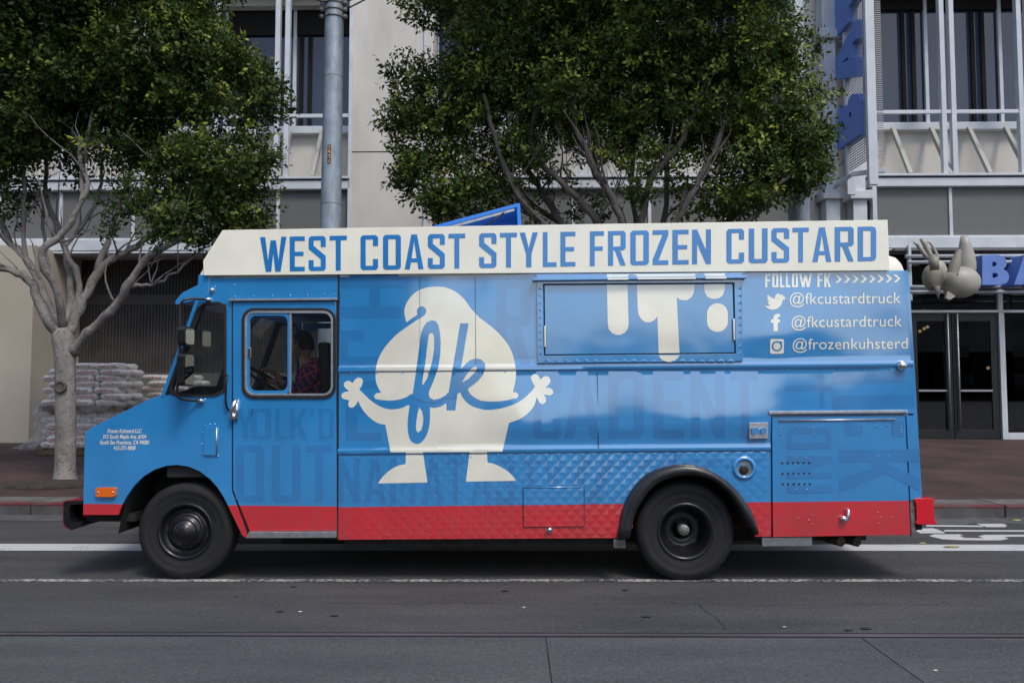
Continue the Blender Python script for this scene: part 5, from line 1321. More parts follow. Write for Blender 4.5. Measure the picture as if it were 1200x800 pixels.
es = empty('entrance_sign', W(1170, 334, 18.9), 'row of thick blue block letters BA above the glass entrance doors', 'sign')
def front_letter(px, Y, th):
    P = [[(W(x, y, Y).x, W(x, y, Y).z) for x, y in lp] for lp in px]
    mb = MB(); mb.plate(P, 0, th); mb.v = [(v[0], v[1] + Y, v[2]) for v in mb.v]; mb.build('letter', [M['sign_blue']], es, .01)
front_letter([ZZ8([(808, 592), (808, 308), (960, 306), (1005, 322), (1035, 355), (1042, 395), (1030, 425), (1008, 442), (1040, 462), (1062, 500), (1058, 545), (1030, 578), (980, 592)]), ZZ8([(905, 376), (905, 418), (925, 418), (940, 408), (944, 396), (938, 382), (925, 376)]), ZZ8([(907, 480), (907, 524), (930, 524), (950, 515), (958, 500), (950, 486), (935, 480)])], 18.7, .55)
front_letter([ZZ8([(1108, 590), (1205, 306), (1300, 306), (1400, 590), (1320, 590), (1300, 530), (1215, 530), (1195, 590)]), ZZ8([(1232, 480), (1285, 480), (1260, 400)])], 18.7, .55)
# shellfish like sculpture next to the letters
sc = empty('sign_sculpture', W(1110, 348, 18.5), 'grey moulded ornament of two round bulbs with stalks above the entrance beside the blue letters', 'ornament')
M['sculpt'] = mat('grey-brown painted moulding', (.36, .35, .31), .5, nz=(2, .2))
M['sculpt_dark'] = mat('darker moulding', (.25, .235, .19), .5, nz=(2, .2))
def WP(px, py, Y): return W(px, py, Y)
def blob(path, n=24, flat=.6):
    """path of (px, py, radius px, Y): a swelling body"""
    mb = MB(); P = [W(x, y, Y) for x, y, r, Y in path]; R = [r / F * 18.3 for _, _, r, _ in path]
    mb.tube(P, R, n); 
    return mb
Z8 = lambda x, y: (1050 + x / 8, 260 + y / 8)
def path8(L, Y): return [(*Z8(x, y), r / 8, Y) for x, y, r in L]
def ball8(cx, cy, rx, ry, Y, m, fl=.75, nm='bulb'):
    c = W(*Z8(cx, cy), Y); k = 1 / 8 / F * Y; mb = MB(); n = 32; vs = []
    for j in range(19):
        ph = PI * j / 18
        for i in range(n):
            th = 2 * PI * i / n; vs.append((c.x + rx * k * math.sin(ph) * math.cos(th), c.y + fl * rx * k * math.sin(ph) * math.sin(th), c.z + ry * k * math.cos(ph)))
    mb.add(vs, [(j * n + i, j * n + (i + 1) % n, (j + 1) * n + (i + 1) % n, (j + 1) * n + i) for j in range(18) for i in range(n)], True)
    return mb.build(nm, m, sc)
ball8(603, 565, 182, 150, 18.2, M['sculpt'])
P_ = path8([(640, 130, 30), (648, 200, 50), (655, 300, 72), (660, 390, 84), (662, 440, 82), (650, 520, 60)], 18.35)
blob(P_).build('pointed_lobe', M['sculpt'], sc)
ball8(348, 520, 100, 128, 18.15, M['sculpt_dark'])
ball8(400, 470, 78, 115, 18.3, M['sculpt'])
# half open rolled leaf
mb = MB(); A_, B_ = W(*Z8(592, 262), 17.75), W(*Z8(528, 488), 17.75); k_ = 17.75 / 8 / F; vs = []; ax = (B_ - A_).normalized(); sd_ = ax.cross(Vector((0, 1, 0))).normalized(); n = 13
for j in range(9):
    t = j / 8; c_ = A_.lerp(B_, t); r_ = (24 + 26 * min(1, t * 1.6)) * k_
    for i in range(n):
        th = -1.9 + 3.8 * i / (n - 1); vs.append(c_ + (sd_ * math.sin(th) + Vector((0, -1, 0)) * math.cos(th)) * r_)
mb.add(vs, [(j * n + i, j * n + i + 1, (j + 1) * n + i + 1, (j + 1) * n + i) for j in range(8) for i in range(n - 1)], True); mb.build('rolled_leaf', M['sculpt_dark'], sc, fixn=False)
mb = MB(); mb.tube([W(*Z8(352, 325), 17.75), W(*Z8(362, 450), 17.75)], [46 * k_, 42 * k_], 20); mb.build('collar', M['sculpt_dark'], sc)
mb = MB(); mb.box(W(*Z8(440, 600), 18.5).x, 18.3, W(*Z8(440, 600), 18.5).z, W(*Z8(470, 560), 18.5).x, 19.9, W(*Z8(470, 560), 18.5).z); mb.build('mounting_bracket', M['white_steel'], sc)
blob(path8([(385, 600, 30), (392, 660, 22), (398, 720, 4)], 18.0)).build('spike', M['sculpt_dark'], sc)
P_ = [[(lambda w: (w.x, w.z))(W(*Z8(x, y), 18.2)) for x, y in ((440, 655), (515, 705), (460, 740), (423, 720))]]
mb = MB(); mb.plate(P_, 0, .08); mb.v = [(v[0], v[1] + 18.0, v[2]) for v in mb.v]; mb.build('spike', M['sculpt'], sc)
for L in ([(160, 190, 6), (200, 210, 18), (250, 280, 20), (300, 350, 20)], [(240, 155, 22), (270, 210, 24), (310, 290, 24), (335, 340, 26)], [(290, 190, 5), (320, 195, 12), (350, 240, 13), (385, 310, 14), (380, 340, 14)]):
    blob(path8(L, 17.8), 10).build('stalk', M['sculpt'], sc)
# ================================================================== OPPOSITE SIDE OF THE STREET (seen only in reflections)
M['far_wall'] = mat('plain beige wall', (.22, .2, .17), .9, nz=(.4, .2))
def block(name, x0, x1, y0, y1, h, nx, nz_, label, m):
    r = empty(name, ((x0 + x1) / 2, y1, 0), label, 'building')
    MB().box(x0, y0, 0, x1, y1, h).build('wall', m, r)
    me = None
    for i in range(nx):
        for j in range(nz_):
            wx = x0 + (i + .5) * (x1 - x0) / nx; wz = 2 + j * (h - 2) / nz_
            if me is None:
                o = MB().box(-.8, -.02, 0, .8, .03, 1.6).build('window', M['win_glass'], r, world=False); me = o.data
            else: o = bpy.data.objects.new('window', me); COL.objects.link(o); o.parent = r
            o.location = (wx - (x0 + x1) / 2, .0, wz)
block('office_block', -50, -4.5, -30, -24, 15, 10, 4, 'tall beige office block across the street with four rows of square windows', M['far_wall'])
block('low_shop', 4, 70, -80, -70, 6.5, 8, 1, 'long low beige building far across the street to the right', M['far_wall'])

block('reflection_blocker', 46, 120, -80, -70, 17, 10, 4, 'tall plain block added far across the street at the right to darken the door reflections', M['far_wall'])  # added out of view to keep bright sky out of the entrance glass
# ================================================================== POLES AND WIRES
def galv():
    m = mat('galvanised steel', (.27, .32, .37), .55, metal=.35, nz=(9, .28, (1, 1, .45)), bump=(50, .001)); return m
M['galv'] = galv()
PY = 11.6
pb = PV(388, 595); 
pole = empty('street_pole', Vector((W(388, 300, PY).x, PY, pave_z(PY))), 'tall galvanised street pole behind the truck cab carrying an orange number tag and wires', 'pole')
xa, xb_ = W(387.5, 265, PY).x, W(391.8, 20, PY).x
zt_, zl = W(391.8, 20, PY).z, W(387.5, 265, PY).z
def pole_at(z): t = (z - zl) / (zt_ - zl); return Vector((xa + (xb_ - xa) * t, PY, z))
mb = MB(); zs = [pave_z(PY), 1, 2.5, 4, 6, 8, 10]
mb.tube([pole_at(z) for z in zs], [.165 - .0042 * z for z in zs], 28); mb.build('shaft', M['galv'], pole)
mb = MB(); mb.lathe([(.24, 0), (.24, .1), (.19, .14)], pole_at(pave_z(PY)), axis='z', n=20); mb.build('base_collar', M['galv'], pole)
for py, tl in ((5.5, .006), (13.5, .0), (21.5, -.004)):
    z = W(391, py, PY).z; c = pole_at(z); mb = MB(); r = .165 - .0042 * z + .006
    mb.lathe([(r, -.012), (r + .008, -.012), (r + .008, .012), (r, .012)], c, axis='z', n=28)
    for dx in (-1, 1): mb.bar(c + Vector((dx * (r + .01), -.05, 0)), c + Vector((dx * (r + .055), -.05, 0)), .05, .045); mb.tube([c + Vector((dx * (r + .035), -.09, 0)), c + Vector((dx * (r + .035), 0, 0))], .013, 6)
    mb.build('band_clamp', M['dirty_steel'], pole)
for z in (W(389, 91, PY).z, W(387, 240, PY).z):
    c = pole_at(z); mb = MB(); r = .165 - .0042 * z + .0015; mb.lathe([(r, -.006), (r + .001, 0), (r, .006)], c, axis='z', n=28); mb.build('weld_seam', M['dirty_steel'], pole)
a, b = W(383.6, 169, PY - .17), W(386.9, 191.5, PY - .17)
ty = PY - (.165 - .0042 * a.z) - .004
mb = MB(); mb.box(a.x, ty, b.z, b.x, ty + .02, a.z); tg = mb.build('number_tag', M['black_rubber'], pole)
M['orange'] = mat('orange digits', (.85, .36, .02), .5)
def seg_digit(ch, x0, z0, w, h):
    S = {'1': [(.35, 0, .65, 1)], '4': [(0, .35, 1, .52), (.55, 0, .82, 1), (0, .5, .25, 1)], '7': [(0, .82, 1, 1), (.5, 0, .8, .82)]}[ch]
    mb = MB()
    for q, (u0, v0, u1, v1) in enumerate(S): mb.box(x0 + u0 * w, ty - .002 - .0004 * q, z0 + v0 * h, x0 + u1 * w, ty, z0 + v1 * h)
    mb.build('digit', M['orange'], tg)
hh = (a.z - b.z) / 4
for i, ch in enumerate('1471'): seg_digit(ch, a.x + .006, a.z - (i + 1) * hh + .008, (b.x - a.x) - .012, hh - .014)
pole2 = empty('street_pole', Vector((W(936, 255, 13.2).x, 13.2, pave_z(13.2))), 'blue-grey street pole half hidden behind the right edge of the middle tree', 'pole')
mb = MB(); x = W(938, 255, 13.2).x; mb.tube([(x, 13.2, pave_z(13.2)), (x - .05, 13.2, 9)], [.19, .15], 24); mb.build('shaft', M['galv'], pole2)
for i, (p0, p1, Y0, Y1) in enumerate((((404, 12), (700, -170), 11.6, 13), ((400, 4), (560, -80), 11.6, 13), ((385, 3), (330, -40), 11.6, 10), ((905, 20), (1010, -50), 13.5, 18))):
    A, Bq = W(*p0, Y0), W(*p1, Y1); mb = MB(); P = []
    for k in range(13): t = k / 12; p = A.lerp(Bq, t); p.z -= .12 * 4 * t * (1 - t); P.append(p)
    mb.tube(P, .011, 6)
    tag(mb.build('overhead_wire', M['black_rubber']), ['thin wire running up to the right from the pole clamps', 'upper thin wire running from the very top clamp of the pole', 'short wire leaving the pole top towards the left', 'thin wire above the right side of the middle tree'][i], 'wire')

# ================================================================== TREES
def leaf_mat(name):
    m = bpy.data.materials.new(name); m.use_nodes = True
    n = m.node_tree.nodes; l = m.node_tree.links; b = n["Principled BSDF"]
    at = n.new("ShaderNodeAttribute"); at.attribute_name = 'tint'
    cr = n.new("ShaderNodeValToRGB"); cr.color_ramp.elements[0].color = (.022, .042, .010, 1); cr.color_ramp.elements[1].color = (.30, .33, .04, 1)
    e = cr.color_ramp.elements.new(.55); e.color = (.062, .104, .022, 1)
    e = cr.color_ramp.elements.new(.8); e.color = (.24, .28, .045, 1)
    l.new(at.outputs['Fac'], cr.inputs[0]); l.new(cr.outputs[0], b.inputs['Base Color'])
    b.inputs['Roughness'].default_value = .5; b.inputs['Specular IOR Level'].default_value = .22
    tr = n.new("ShaderNodeBsdfTranslucent"); l.new(cr.outputs[0], tr.inputs[0])
    mx = n.new("ShaderNodeMixShader"); mx.inputs[0].default_value = .22
    l.new(b.outputs[0], mx.inputs[1]); l.new(tr.outputs[0], mx.inputs[2]); l.new(mx.outputs[0], n["Material Output"].inputs[0])
    return m
M['leaf'] = leaf_mat('fig tree leaves')
def bark(name, c):
    m = mat(name, c, .88, nz=(4, .38, (1, 1, .4)), bump=(16, .03, (1, 1, .6)))
    n = m.node_tree.nodes; l = m.node_tree.links; b = n["Principled BSDF"]; tc = next(x for x in n if x.type == 'TEX_COORD')
    mp = n.new("ShaderNodeMapping"); mp.inputs['Scale'].default_value = (1, 1, 1.7); l.new(tc.outputs['Object'], mp.inputs[0])
    v = n.new("ShaderNodeTexVoronoi"); v.inputs['Scale'].default_value = 13; l.new(mp.outputs[0], v.inputs[0])
    t = n.new("ShaderNodeTexNoise"); t.inputs['Scale'].default_value = 20; l.new(tc.outputs['Object'], t.inputs[0])
    a = n.new("ShaderNodeMath"); a.operation = 'MULTIPLY_ADD'; a.inputs[1].default_value = .35; l.new(t.outputs[0], a.inputs[0]); l.new(v.outputs['Distance'], a.inputs[2])
    r = n.new("ShaderNodeMapRange"); r.inputs['From Min'].default_value = .34; r.inputs['From Max'].default_value = .42; r.inputs['To Min'].default_value = .35; l.new(a.outputs[0], r.inputs[0])
    s = n.new("ShaderNodeVectorMath"); s.operation = 'SCALE'; src = b.inputs['Base Color'].links[0].from_socket; l.new(src, s.inputs[0]); l.new(r.outputs[0], s.inputs['Scale']); l.new(s.outputs[0], b.inputs['Base Color'])
    return m
M['bark'] = bark('pale mottled bark', (.22, .205, .19))
M['bark_dark'] = bark('grey brown bark', (.10, .088, .08))
def crown(name, blobs, parent, seed, dens=1.0, toff=0.0):
    """leafy sprigs spread through overlapping lumps; each sprig is a spray of small pointed leaves"""
    rng = np.random.default_rng(seed)
    V = []; Tn = []
    big = list(blobs)
    for c, r, d in blobs:
        for q in range(int(3 + 9 * max(r))):
            u = rng.normal(size=3); u[1] *= .8; u /= np.linalg.norm(u); k = rng.uniform(.14, .34)
            big.append((tuple(np.array(c) + u * np.array(r) * rng.uniform(.82, 1.08)), tuple(np.array(r) * k * rng.uniform(.8, 1.3, 3) + .06), d * 1.5))
    blobs = big
    for bi, (c, r, d) in enumerate(blobs):
        c = np.array(c); r = np.array(r)
        ns = int(470 * dens * d * (r[0] * r[1] + r[1] * r[2] + r[0] * r[2]) / 3 / 1.0)
        u = rng.normal(size=(ns, 3)); u /= np.linalg.norm(u, axis=1)[:, None]
        lump = 1 + .13 * np.sin(5 * u[:, 0] + bi) * np.sin(6 * u[:, 2] + 2 * bi) + .08 * np.sin(11 * u[:, 1] + 9 * u[:, 2])
        rad = rng.uniform(.42, 1, ns) ** .55 * lump
        P = c + u * r * rad[:, None]
        out = u * .8 + np.array([0, 0, .35]) + rng.normal(size=(ns, 3)) * .35
        out /= np.linalg.norm(out, axis=1)[:, None]
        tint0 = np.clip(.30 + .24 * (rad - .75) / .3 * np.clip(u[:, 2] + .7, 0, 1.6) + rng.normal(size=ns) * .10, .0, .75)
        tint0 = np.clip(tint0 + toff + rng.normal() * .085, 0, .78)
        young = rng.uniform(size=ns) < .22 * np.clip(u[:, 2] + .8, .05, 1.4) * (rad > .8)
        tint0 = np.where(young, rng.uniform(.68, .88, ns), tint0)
        nl = 9
        for k in range(nl):
            t = (k + .5) / nl
            base = P + out * (t - .4)[None] * .30 if np.ndim(t) else P + out * (t - .4) * .30
            az = rng.normal(size=(ns, 3)); az -= out * (az * out).sum(1)[:, None]; az /= np.linalg.norm(az, axis=1)[:, None]
            ld = out * .55 + az * .85; ld[:, 2] -= .15; ld /= np.linalg.norm(ld, axis=1)[:, None]
            side = np.cross(ld, out + rng.normal(size=(ns, 3)) * .4); side /= np.linalg.norm(side, axis=1)[:, None]
            nr = np.cross(side, ld)
            L = rng.uniform(.055, .105, ns)[:, None]; Wd = L * rng.uniform(.22, .3, ns)[:, None]
            a = base + az * .012
            q = np.stack([a, a + ld * L * .5 + side * Wd - nr * L * .06, a + ld * L, a + ld * L * .5 - side * Wd - nr * L * .06], 1)
            V.append(q.reshape(-1, 3))
            tt = np.clip(tint0 + (t - .5) * .16 + rng.normal(size=ns) * .05, 0, 1)
            odd = rng.uniform(size=ns) < .004; tt = np.where(odd, 1.0, tt)
            Tn.append(tt)
    V = np.concatenate(V).astype(np.float32); Tn = np.concatenate(Tn).astype(np.float32)
    nf = len(V) // 4
    cen = np.array(wmat(parent).translation)
    me = bpy.data.meshes.new(name)
    me.vertices.add(nf * 4); me.vertices.foreach_set('co', (V - cen).ravel())
    me.loops.add(nf * 4); me.loops.foreach_set('vertex_index', np.arange(nf * 4, dtype=np.int32))
    me.polygons.add(nf); me.polygons.foreach_set('loop_start', np.arange(0, nf * 4, 4, dtype=np.int32)); 
    at = me.attributes.new('tint', 'FLOAT', 'FACE'); at.data.foreach_set('value', Tn)
    me.update(calc_edges=True); me.validate()
    me.materials.append(M['leaf'])
    o = bpy.data.objects.new(name, me); COL.objects.link(o); o.parent = parent
    o['kind'] = 'stuff'
    return o
LIMBP = {}
def twigs(parent, m, seed, count):
    r = random.Random(seed); mb = MB()
    for _ in range(count):
        P, R = r.choice(LIMBP[parent.name]); i = r.randrange(len(P) // 3, len(P) - 1); p = P[i].copy(); d = (P[i + 1] - P[i]).normalized() + Vector((r.gauss(0, .55), r.gauss(0, .5), r.uniform(0, .6))); d.normalize()
        q = [p]; L = r.uniform(.08, .19)
        for k in range(6): d = (d + Vector((r.gauss(0, .18), r.gauss(0, .18), r.gauss(.08, .15)))).normalized(); p = p + d * L; q.append(p)
        r0 = min(R[i] * .6, r.uniform(.012, .026)); mb.tube(q, [r0 * (1 - .13 * k) for k in range(7)], 6)
    tag(mb.build('twigs', m, parent), kind='stuff')
def limb(parent, pts, r0, r1, Y, m, name='limb', dy=None, ext=None):
    """pts in photo pixels, depth drifts from Y by dy"""
    n = len(pts); dy = dy or [0] * n
    P = [W(x, y, Y + d) for (x, y), d in zip(pts, dy)]
    P = [Vector(p) for p in smooth_loop([tuple(p) for p in P], 3, False)]
    rj = random.Random(int(abs(pts[0][0] * 7 + pts[-1][1] * 3))); sj = .022
    P = [p + Vector((rj.uniform(-sj, sj), rj.uniform(-sj, sj), rj.uniform(-sj, sj))) * (0 if i == 0 else 1) for i, p in enumerate(P)]
    k = len(P); R = [r0 + (r1 - r0) * (i / (k - 1)) ** .9 for i in range(k)]
    R = [r * (1 + .10 * math.sin(i * 1.7 + r0 * 90) + rj.uniform(-.06, .10)) for i, r in enumerate(R)]
    LIMBP.setdefault(parent.name, []).append((P, R))
    mb = MB(); mb.tube(P, R, 9, jit=.06)
    return mb.build(name, m, parent)
def blobs_px(L, Y):
    out = []
    for q in L:
        x, y, rx, ry, dy = q[:5]; d = q[5] if len(q) > 5 else 1
        c = W(x, y, Y + dy); s = (Y + dy) / F
        out.append((tuple(c), (rx * s, max(rx, ry) * s * .95, ry * s), d))
    return out
# --- left tree
TY = 12.3
base = PV(76, 564)
TY = base.y
t1 = empty('street_tree', base, 'pale barked street tree with a thick dark crown at the far left of the pavement', 'tree')
P = [base + Vector((0, 0, -.08)), W(76.5, 545, TY), W(77, 500, TY), W(76.5, 450, TY), W(76, 415, TY), W(74, 385, TY)]
mb = MB(); mb.tube([Vector(p) for p in smooth_loop([tuple(p) for p in P], 4, False)], [x * .88 for x in [.27, .22, .19, .175, .17, .168, .165, .165, .165, .165, .165, .165, .165, .165, .168, .17, .175, .18, .19, .19, .15]], 18, jit=.03)
tr_ = mb.build('trunk', M['bark'], t1)
# knot
kc = W(71, 453, TY - .16); mb = MB(); mb.lathe([(.09, .02), (.095, -.02), (.075, -.035), (.06, -.01), (.03, -.015), (0, -.008)], kc + Vector((0, .0, 0)), n=16); mb.build('knot', M['bark_dark'], tr_)
LB = [([(86, 412), (97, 396), (117, 378), (137, 357), (149, 335), (170, 305), (190, 292), (215, 280)], .105, .05, [0, -.1, -.2, -.3, -.4, -.5, -.6, -.7]),
      ([(149, 335), (166, 335), (185, 332), (207, 318), (228, 300), (242, 288)], .04, .015, [-.4] * 6),
      ([(80, 392), (88, 370), (102, 340), (123, 310), (140, 299), (160, 288), (182, 268), (196, 240), (205, 200)], .11, .035, [0, 0, .1, .2, .3, .3, .3, .3, .2]),
      ([(113, 318), (125, 285), (132, 262), (142, 235), (152, 205), (162, 160)], .065, .03, [.15, .3, .4, .5, .5, .5]),
      ([(72, 390), (56, 358), (40, 322), (28, 300), (12, 285), (-15, 262)], .10, .04, [0, .1, .2, .3, .4, .5]),
      ([(70, 392), (52, 370), (38, 333), (20, 320), (-2, 313), (-30, 300), (-60, 285)], .10, .05, [0, -.2, -.3, -.4, -.5, -.6, -.7]),
      ([(77, 385), (84, 335), (76, 295), (66, 262), (55, 230), (54, 190), (48, 150)], .09, .03, [0, .4, .6, .7, .8, .8, .8]),
      ([(76, 385), (68, 345), (48, 302), (62, 283), (80, 264), (94, 238), (102, 214), (93, 190), (92, 160)], .085, .03, [0, -.3, -.5, -.5, -.5, -.5, -.5, -.5, -.4]),
      ([(80, 385), (92, 345), (90, 315), (76, 296), (92, 270), (112, 240), (118, 215), (120, 180)], .075, .025, [0, .2, .3, .3, .4, .5, .6, .6]),
      ([(40, 322), (28, 290), (28, 240), (27, 190), (22, 150)], .06, .025, [.2, .3, .3, .3, .3]),
      ([(68, 345), (58, 320), (52, 280), (52, 230), (56, 190)], .055, .02, [0, .3, .6, .9, .9]),
      ([(182, 268), (200, 262), (216, 248), (226, 235)], .03, .01, [.3, .2, .2, .2]),
      ([(12, 285), (-10, 230), (-30, 160)], .07, .03, [.4, .3, .2]), ([(94, 238), (98, 190), (110, 130), (140, 60)], .05, .02, [-.5, -.4, -.3, 0]),
      ([(196, 240), (225, 190), (240, 140)], .04, .015, [.3, .2, .1])]
for pts, r0, r1, dy in LB: limb(t1, pts, r0 * .78, r1 * .8, TY, M['bark'], dy=dy)
twigs(t1, M['bark'], 4, 80)
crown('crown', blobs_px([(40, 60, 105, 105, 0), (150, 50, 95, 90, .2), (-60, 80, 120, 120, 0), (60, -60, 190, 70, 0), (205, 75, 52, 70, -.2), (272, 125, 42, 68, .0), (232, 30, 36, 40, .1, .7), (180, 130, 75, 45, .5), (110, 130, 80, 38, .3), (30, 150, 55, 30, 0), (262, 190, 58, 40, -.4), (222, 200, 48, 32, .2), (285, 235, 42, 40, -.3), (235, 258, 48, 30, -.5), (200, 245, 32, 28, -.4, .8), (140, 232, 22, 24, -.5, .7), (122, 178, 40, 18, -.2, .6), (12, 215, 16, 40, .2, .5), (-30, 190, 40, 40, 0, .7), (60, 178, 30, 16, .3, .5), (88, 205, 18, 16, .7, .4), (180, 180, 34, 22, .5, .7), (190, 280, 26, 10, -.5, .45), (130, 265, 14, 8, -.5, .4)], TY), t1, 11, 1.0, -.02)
# tree pit
mb = MB(); c = PV(60, 568.5); n = 40; vs = []
for rr, zz in ((1.0, .004), (.96, .03), (.8, .05), (.0, .08)):
    for k in range(n):
        a = 2 * PI * k / n; w = 1 + .05 * math.sin(3 * a + 1) + .03 * math.sin(7 * a); x = c.x + .66 * rr * w * math.cos(a); y = c.y + .42 * rr * w * math.sin(a); vs.append((x, y, pave_z(y) + zz))
mb.add(vs, [(i * n + j, i * n + (j + 1) % n, (i + 1) * n + (j + 1) % n, (i + 1) * n + j) for i in range(3) for j in range(n)], True)
struct(mb, 'tree_pit', M['soil'])
# --- middle tree
CY = 12.7
t2b = Vector((W(735, 400, CY).x, CY, pave_z(CY)))
t2 = empty('street_tree', t2b, 'wide leafy street tree rising behind the middle of the truck', 'tree')
mb = MB(); P = [t2b - Vector((0, 0, .05)), t2b + Vector((0, 0, .5)), t2b + Vector((.02, 0, 1.4)), W(737, 345, CY)]
mb.tube(P, [.3, .22, .2, .2], 16, jit=.03); mb.build('trunk', M['bark_dark'], t2)
RB = [([(735, 350), (680, 300), (637, 264), (608, 231), (592, 197), (580, 160), (565, 110)], .10, .03, [0, -.2, -.3, -.4, -.5, -.6, -.6]),
      ([(735, 350), (690, 300), (659, 263), (640, 234), (619, 199), (610, 160), (620, 100)], .10, .03, [0, .1, .2, .3, .3, .3, .3]),
      ([(736, 345), (716, 290), (701, 261), (683, 239), (667, 222), (640, 197), (622, 165), (640, 90)], .11, .03, [0, -.2, -.3, -.3, -.3, -.4, -.4, -.4]),
      ([(737, 345), (733, 290), (728, 261), (717, 231), (699, 202), (685, 172), (672, 145), (668, 110), (660, 60)], .10, .03, [0, -.4, -.6, -.6, -.6, -.6, -.5, -.5, -.4]),
      ([(737, 345), (732, 300), (730, 258), (712, 225), (700, 200), (690, 150), (700, 90)], .085, .03, [0, .2, .3, .4, .5, .5, .5]),
      ([(738, 345), (745, 300), (751, 261), (756, 232), (767, 202), (785, 182), (801, 160), (818, 120), (832, 81), (836, 40)], .11, .03, [0, -.1, -.2, -.3, -.4, -.4, -.4, -.4, -.4, -.3]),
      ([(738, 345), (770, 295), (791, 260), (811, 229), (823, 200), (836, 180), (850, 140)], .09, .025, [0, -.3, -.5, -.6, -.6, -.6, -.5]),
      ([(738, 345), (765, 300), (778, 258), (781, 202), (781, 150), (790, 80)], .085, .03, [0, .2, .3, .4, .4, .3]),
      ([(738, 350), (820, 300), (882, 256), (909, 223), (930, 204), (950, 180)], .09, .02, [0, -.3, -.4, -.5, -.5, -.5]),
      ([(738, 350), (700, 290), (640, 250), (610, 228), (560, 190), (520, 150), (500, 110)], .085, .02, [0, .5, .5, .5, .4, .2, .1]),
      ([(740, 340), (748, 290), (742, 240), (740, 200), (745, 150), (750, 90)], .07, .03, [0, .5, .7, .8, .8, .7]),
      ([(740, 340), (800, 290), (850, 262), (880, 225), (890, 170), (880, 110)], .08, .02, [0, .4, .5, .5, .4, .3]),
      ([(778, 258), (800, 235), (830, 215), (850, 195)], .03, .012, [.3, .2, .1, 0]), ([(701, 261), (712, 240), (722, 225), (728, 205)], .03, .012, [-.3] * 4),
      ([(637, 264), (618, 250), (590, 238), (568, 228)], .035, .012, [-.3] * 4), ([(667, 130), (672, 100), (690, 60)], .03, .012, [-.5] * 3)]
for pts, r0, r1, dy in RB: limb(t2, pts, r0 * .72, r1 * .9, CY, M['bark_dark'], dy=dy)
twigs(t2, M['bark_dark'], 9, 150)
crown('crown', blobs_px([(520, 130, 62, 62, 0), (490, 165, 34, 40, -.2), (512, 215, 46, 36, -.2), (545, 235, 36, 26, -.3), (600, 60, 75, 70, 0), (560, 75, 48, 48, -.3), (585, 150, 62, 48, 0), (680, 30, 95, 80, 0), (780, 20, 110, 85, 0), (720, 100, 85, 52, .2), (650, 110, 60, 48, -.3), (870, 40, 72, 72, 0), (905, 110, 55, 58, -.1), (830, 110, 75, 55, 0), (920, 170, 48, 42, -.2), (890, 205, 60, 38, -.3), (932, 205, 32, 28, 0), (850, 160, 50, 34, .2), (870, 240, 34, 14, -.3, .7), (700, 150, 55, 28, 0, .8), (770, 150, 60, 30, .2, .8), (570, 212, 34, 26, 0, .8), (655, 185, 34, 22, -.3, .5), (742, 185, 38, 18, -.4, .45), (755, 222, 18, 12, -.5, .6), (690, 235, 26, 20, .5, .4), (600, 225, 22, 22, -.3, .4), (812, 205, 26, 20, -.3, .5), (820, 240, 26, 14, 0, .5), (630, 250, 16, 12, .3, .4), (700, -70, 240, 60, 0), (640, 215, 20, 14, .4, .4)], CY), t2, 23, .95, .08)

# ================================================================== SACKS ON PALLETS
M['sack'] = None
def sack_mat():
    m = mat('white woven sack', (.72, .69, .66), .75, nz=(8, .16), bump=(25, .006))
    n = m.node_tree.nodes; l = m.node_tree.links; b = n["Principled BSDF"]
    tc = next(x for x in n if x.type == 'TEX_COORD'); sp = n.new("ShaderNodeSeparateXYZ"); l.new(tc.outputs['Object'], sp.inputs[0])
    # smudged brick-red print band along the long faces
    def band(sock, lo, hi):
        a = n.new("ShaderNodeMath"); a.operation = 'GREATER_THAN'; a.inputs[1].default_value = lo; l.new(sock, a.inputs[0])
        c = n.new("ShaderNodeMath"); c.operation = 'LESS_THAN'; c.inputs[1].default_value = hi; l.new(sock, c.inputs[0])
        d = n.new("ShaderNodeMath"); d.operation = 'MULTIPLY'; l.new(a.outputs[0], d.inputs[0]); l.new(c.outputs[0], d.inputs[1]); return d
    d1 = band(sp.outputs[0], -.19, .17); d2 = band(sp.outputs[2], .045, .10)
    wv = n.new("ShaderNodeTexNoise"); wv.inputs['Scale'].default_value = 45; l.new(tc.outputs['Object'], wv.inputs[0])
    g = n.new("ShaderNodeMath"); g.operation = 'GREATER_THAN'; g.inputs[1].default_value = .5; l.new(wv.outputs[0], g.inputs[0])
    m1 = n.new("ShaderNodeMath"); m1.operation = 'MULTIPLY'; l.new(d1.outputs[0], m1.inputs[0]); l.new(d2.outputs[0], m1.inputs[1])
    m2 = n.new("ShaderNodeMath"); m2.operation = 'MULTIPLY'; l.new(m1.outputs[0], m2.inputs[0]); l.new(g.outputs[0], m2.inputs[1])
    mx = n.new("ShaderNodeMix"); mx.data_type = 'RGBA'; mx.inputs[7].default_value = (.40, .08, .035, 1)
    src = b.inputs['Base Color'].links[0].from_socket; l.new(src, mx.inputs[6]); l.new(m2.outputs[0], mx.inputs[0]); l.new(mx.outputs[2], b.inputs['Base Color'])
    return m
M['sack'] = sack_mat()
M['wood'] = mat('pallet wood', (.14, .095, .055), .85, nz=(10, .3, (.2, 1, 1)))
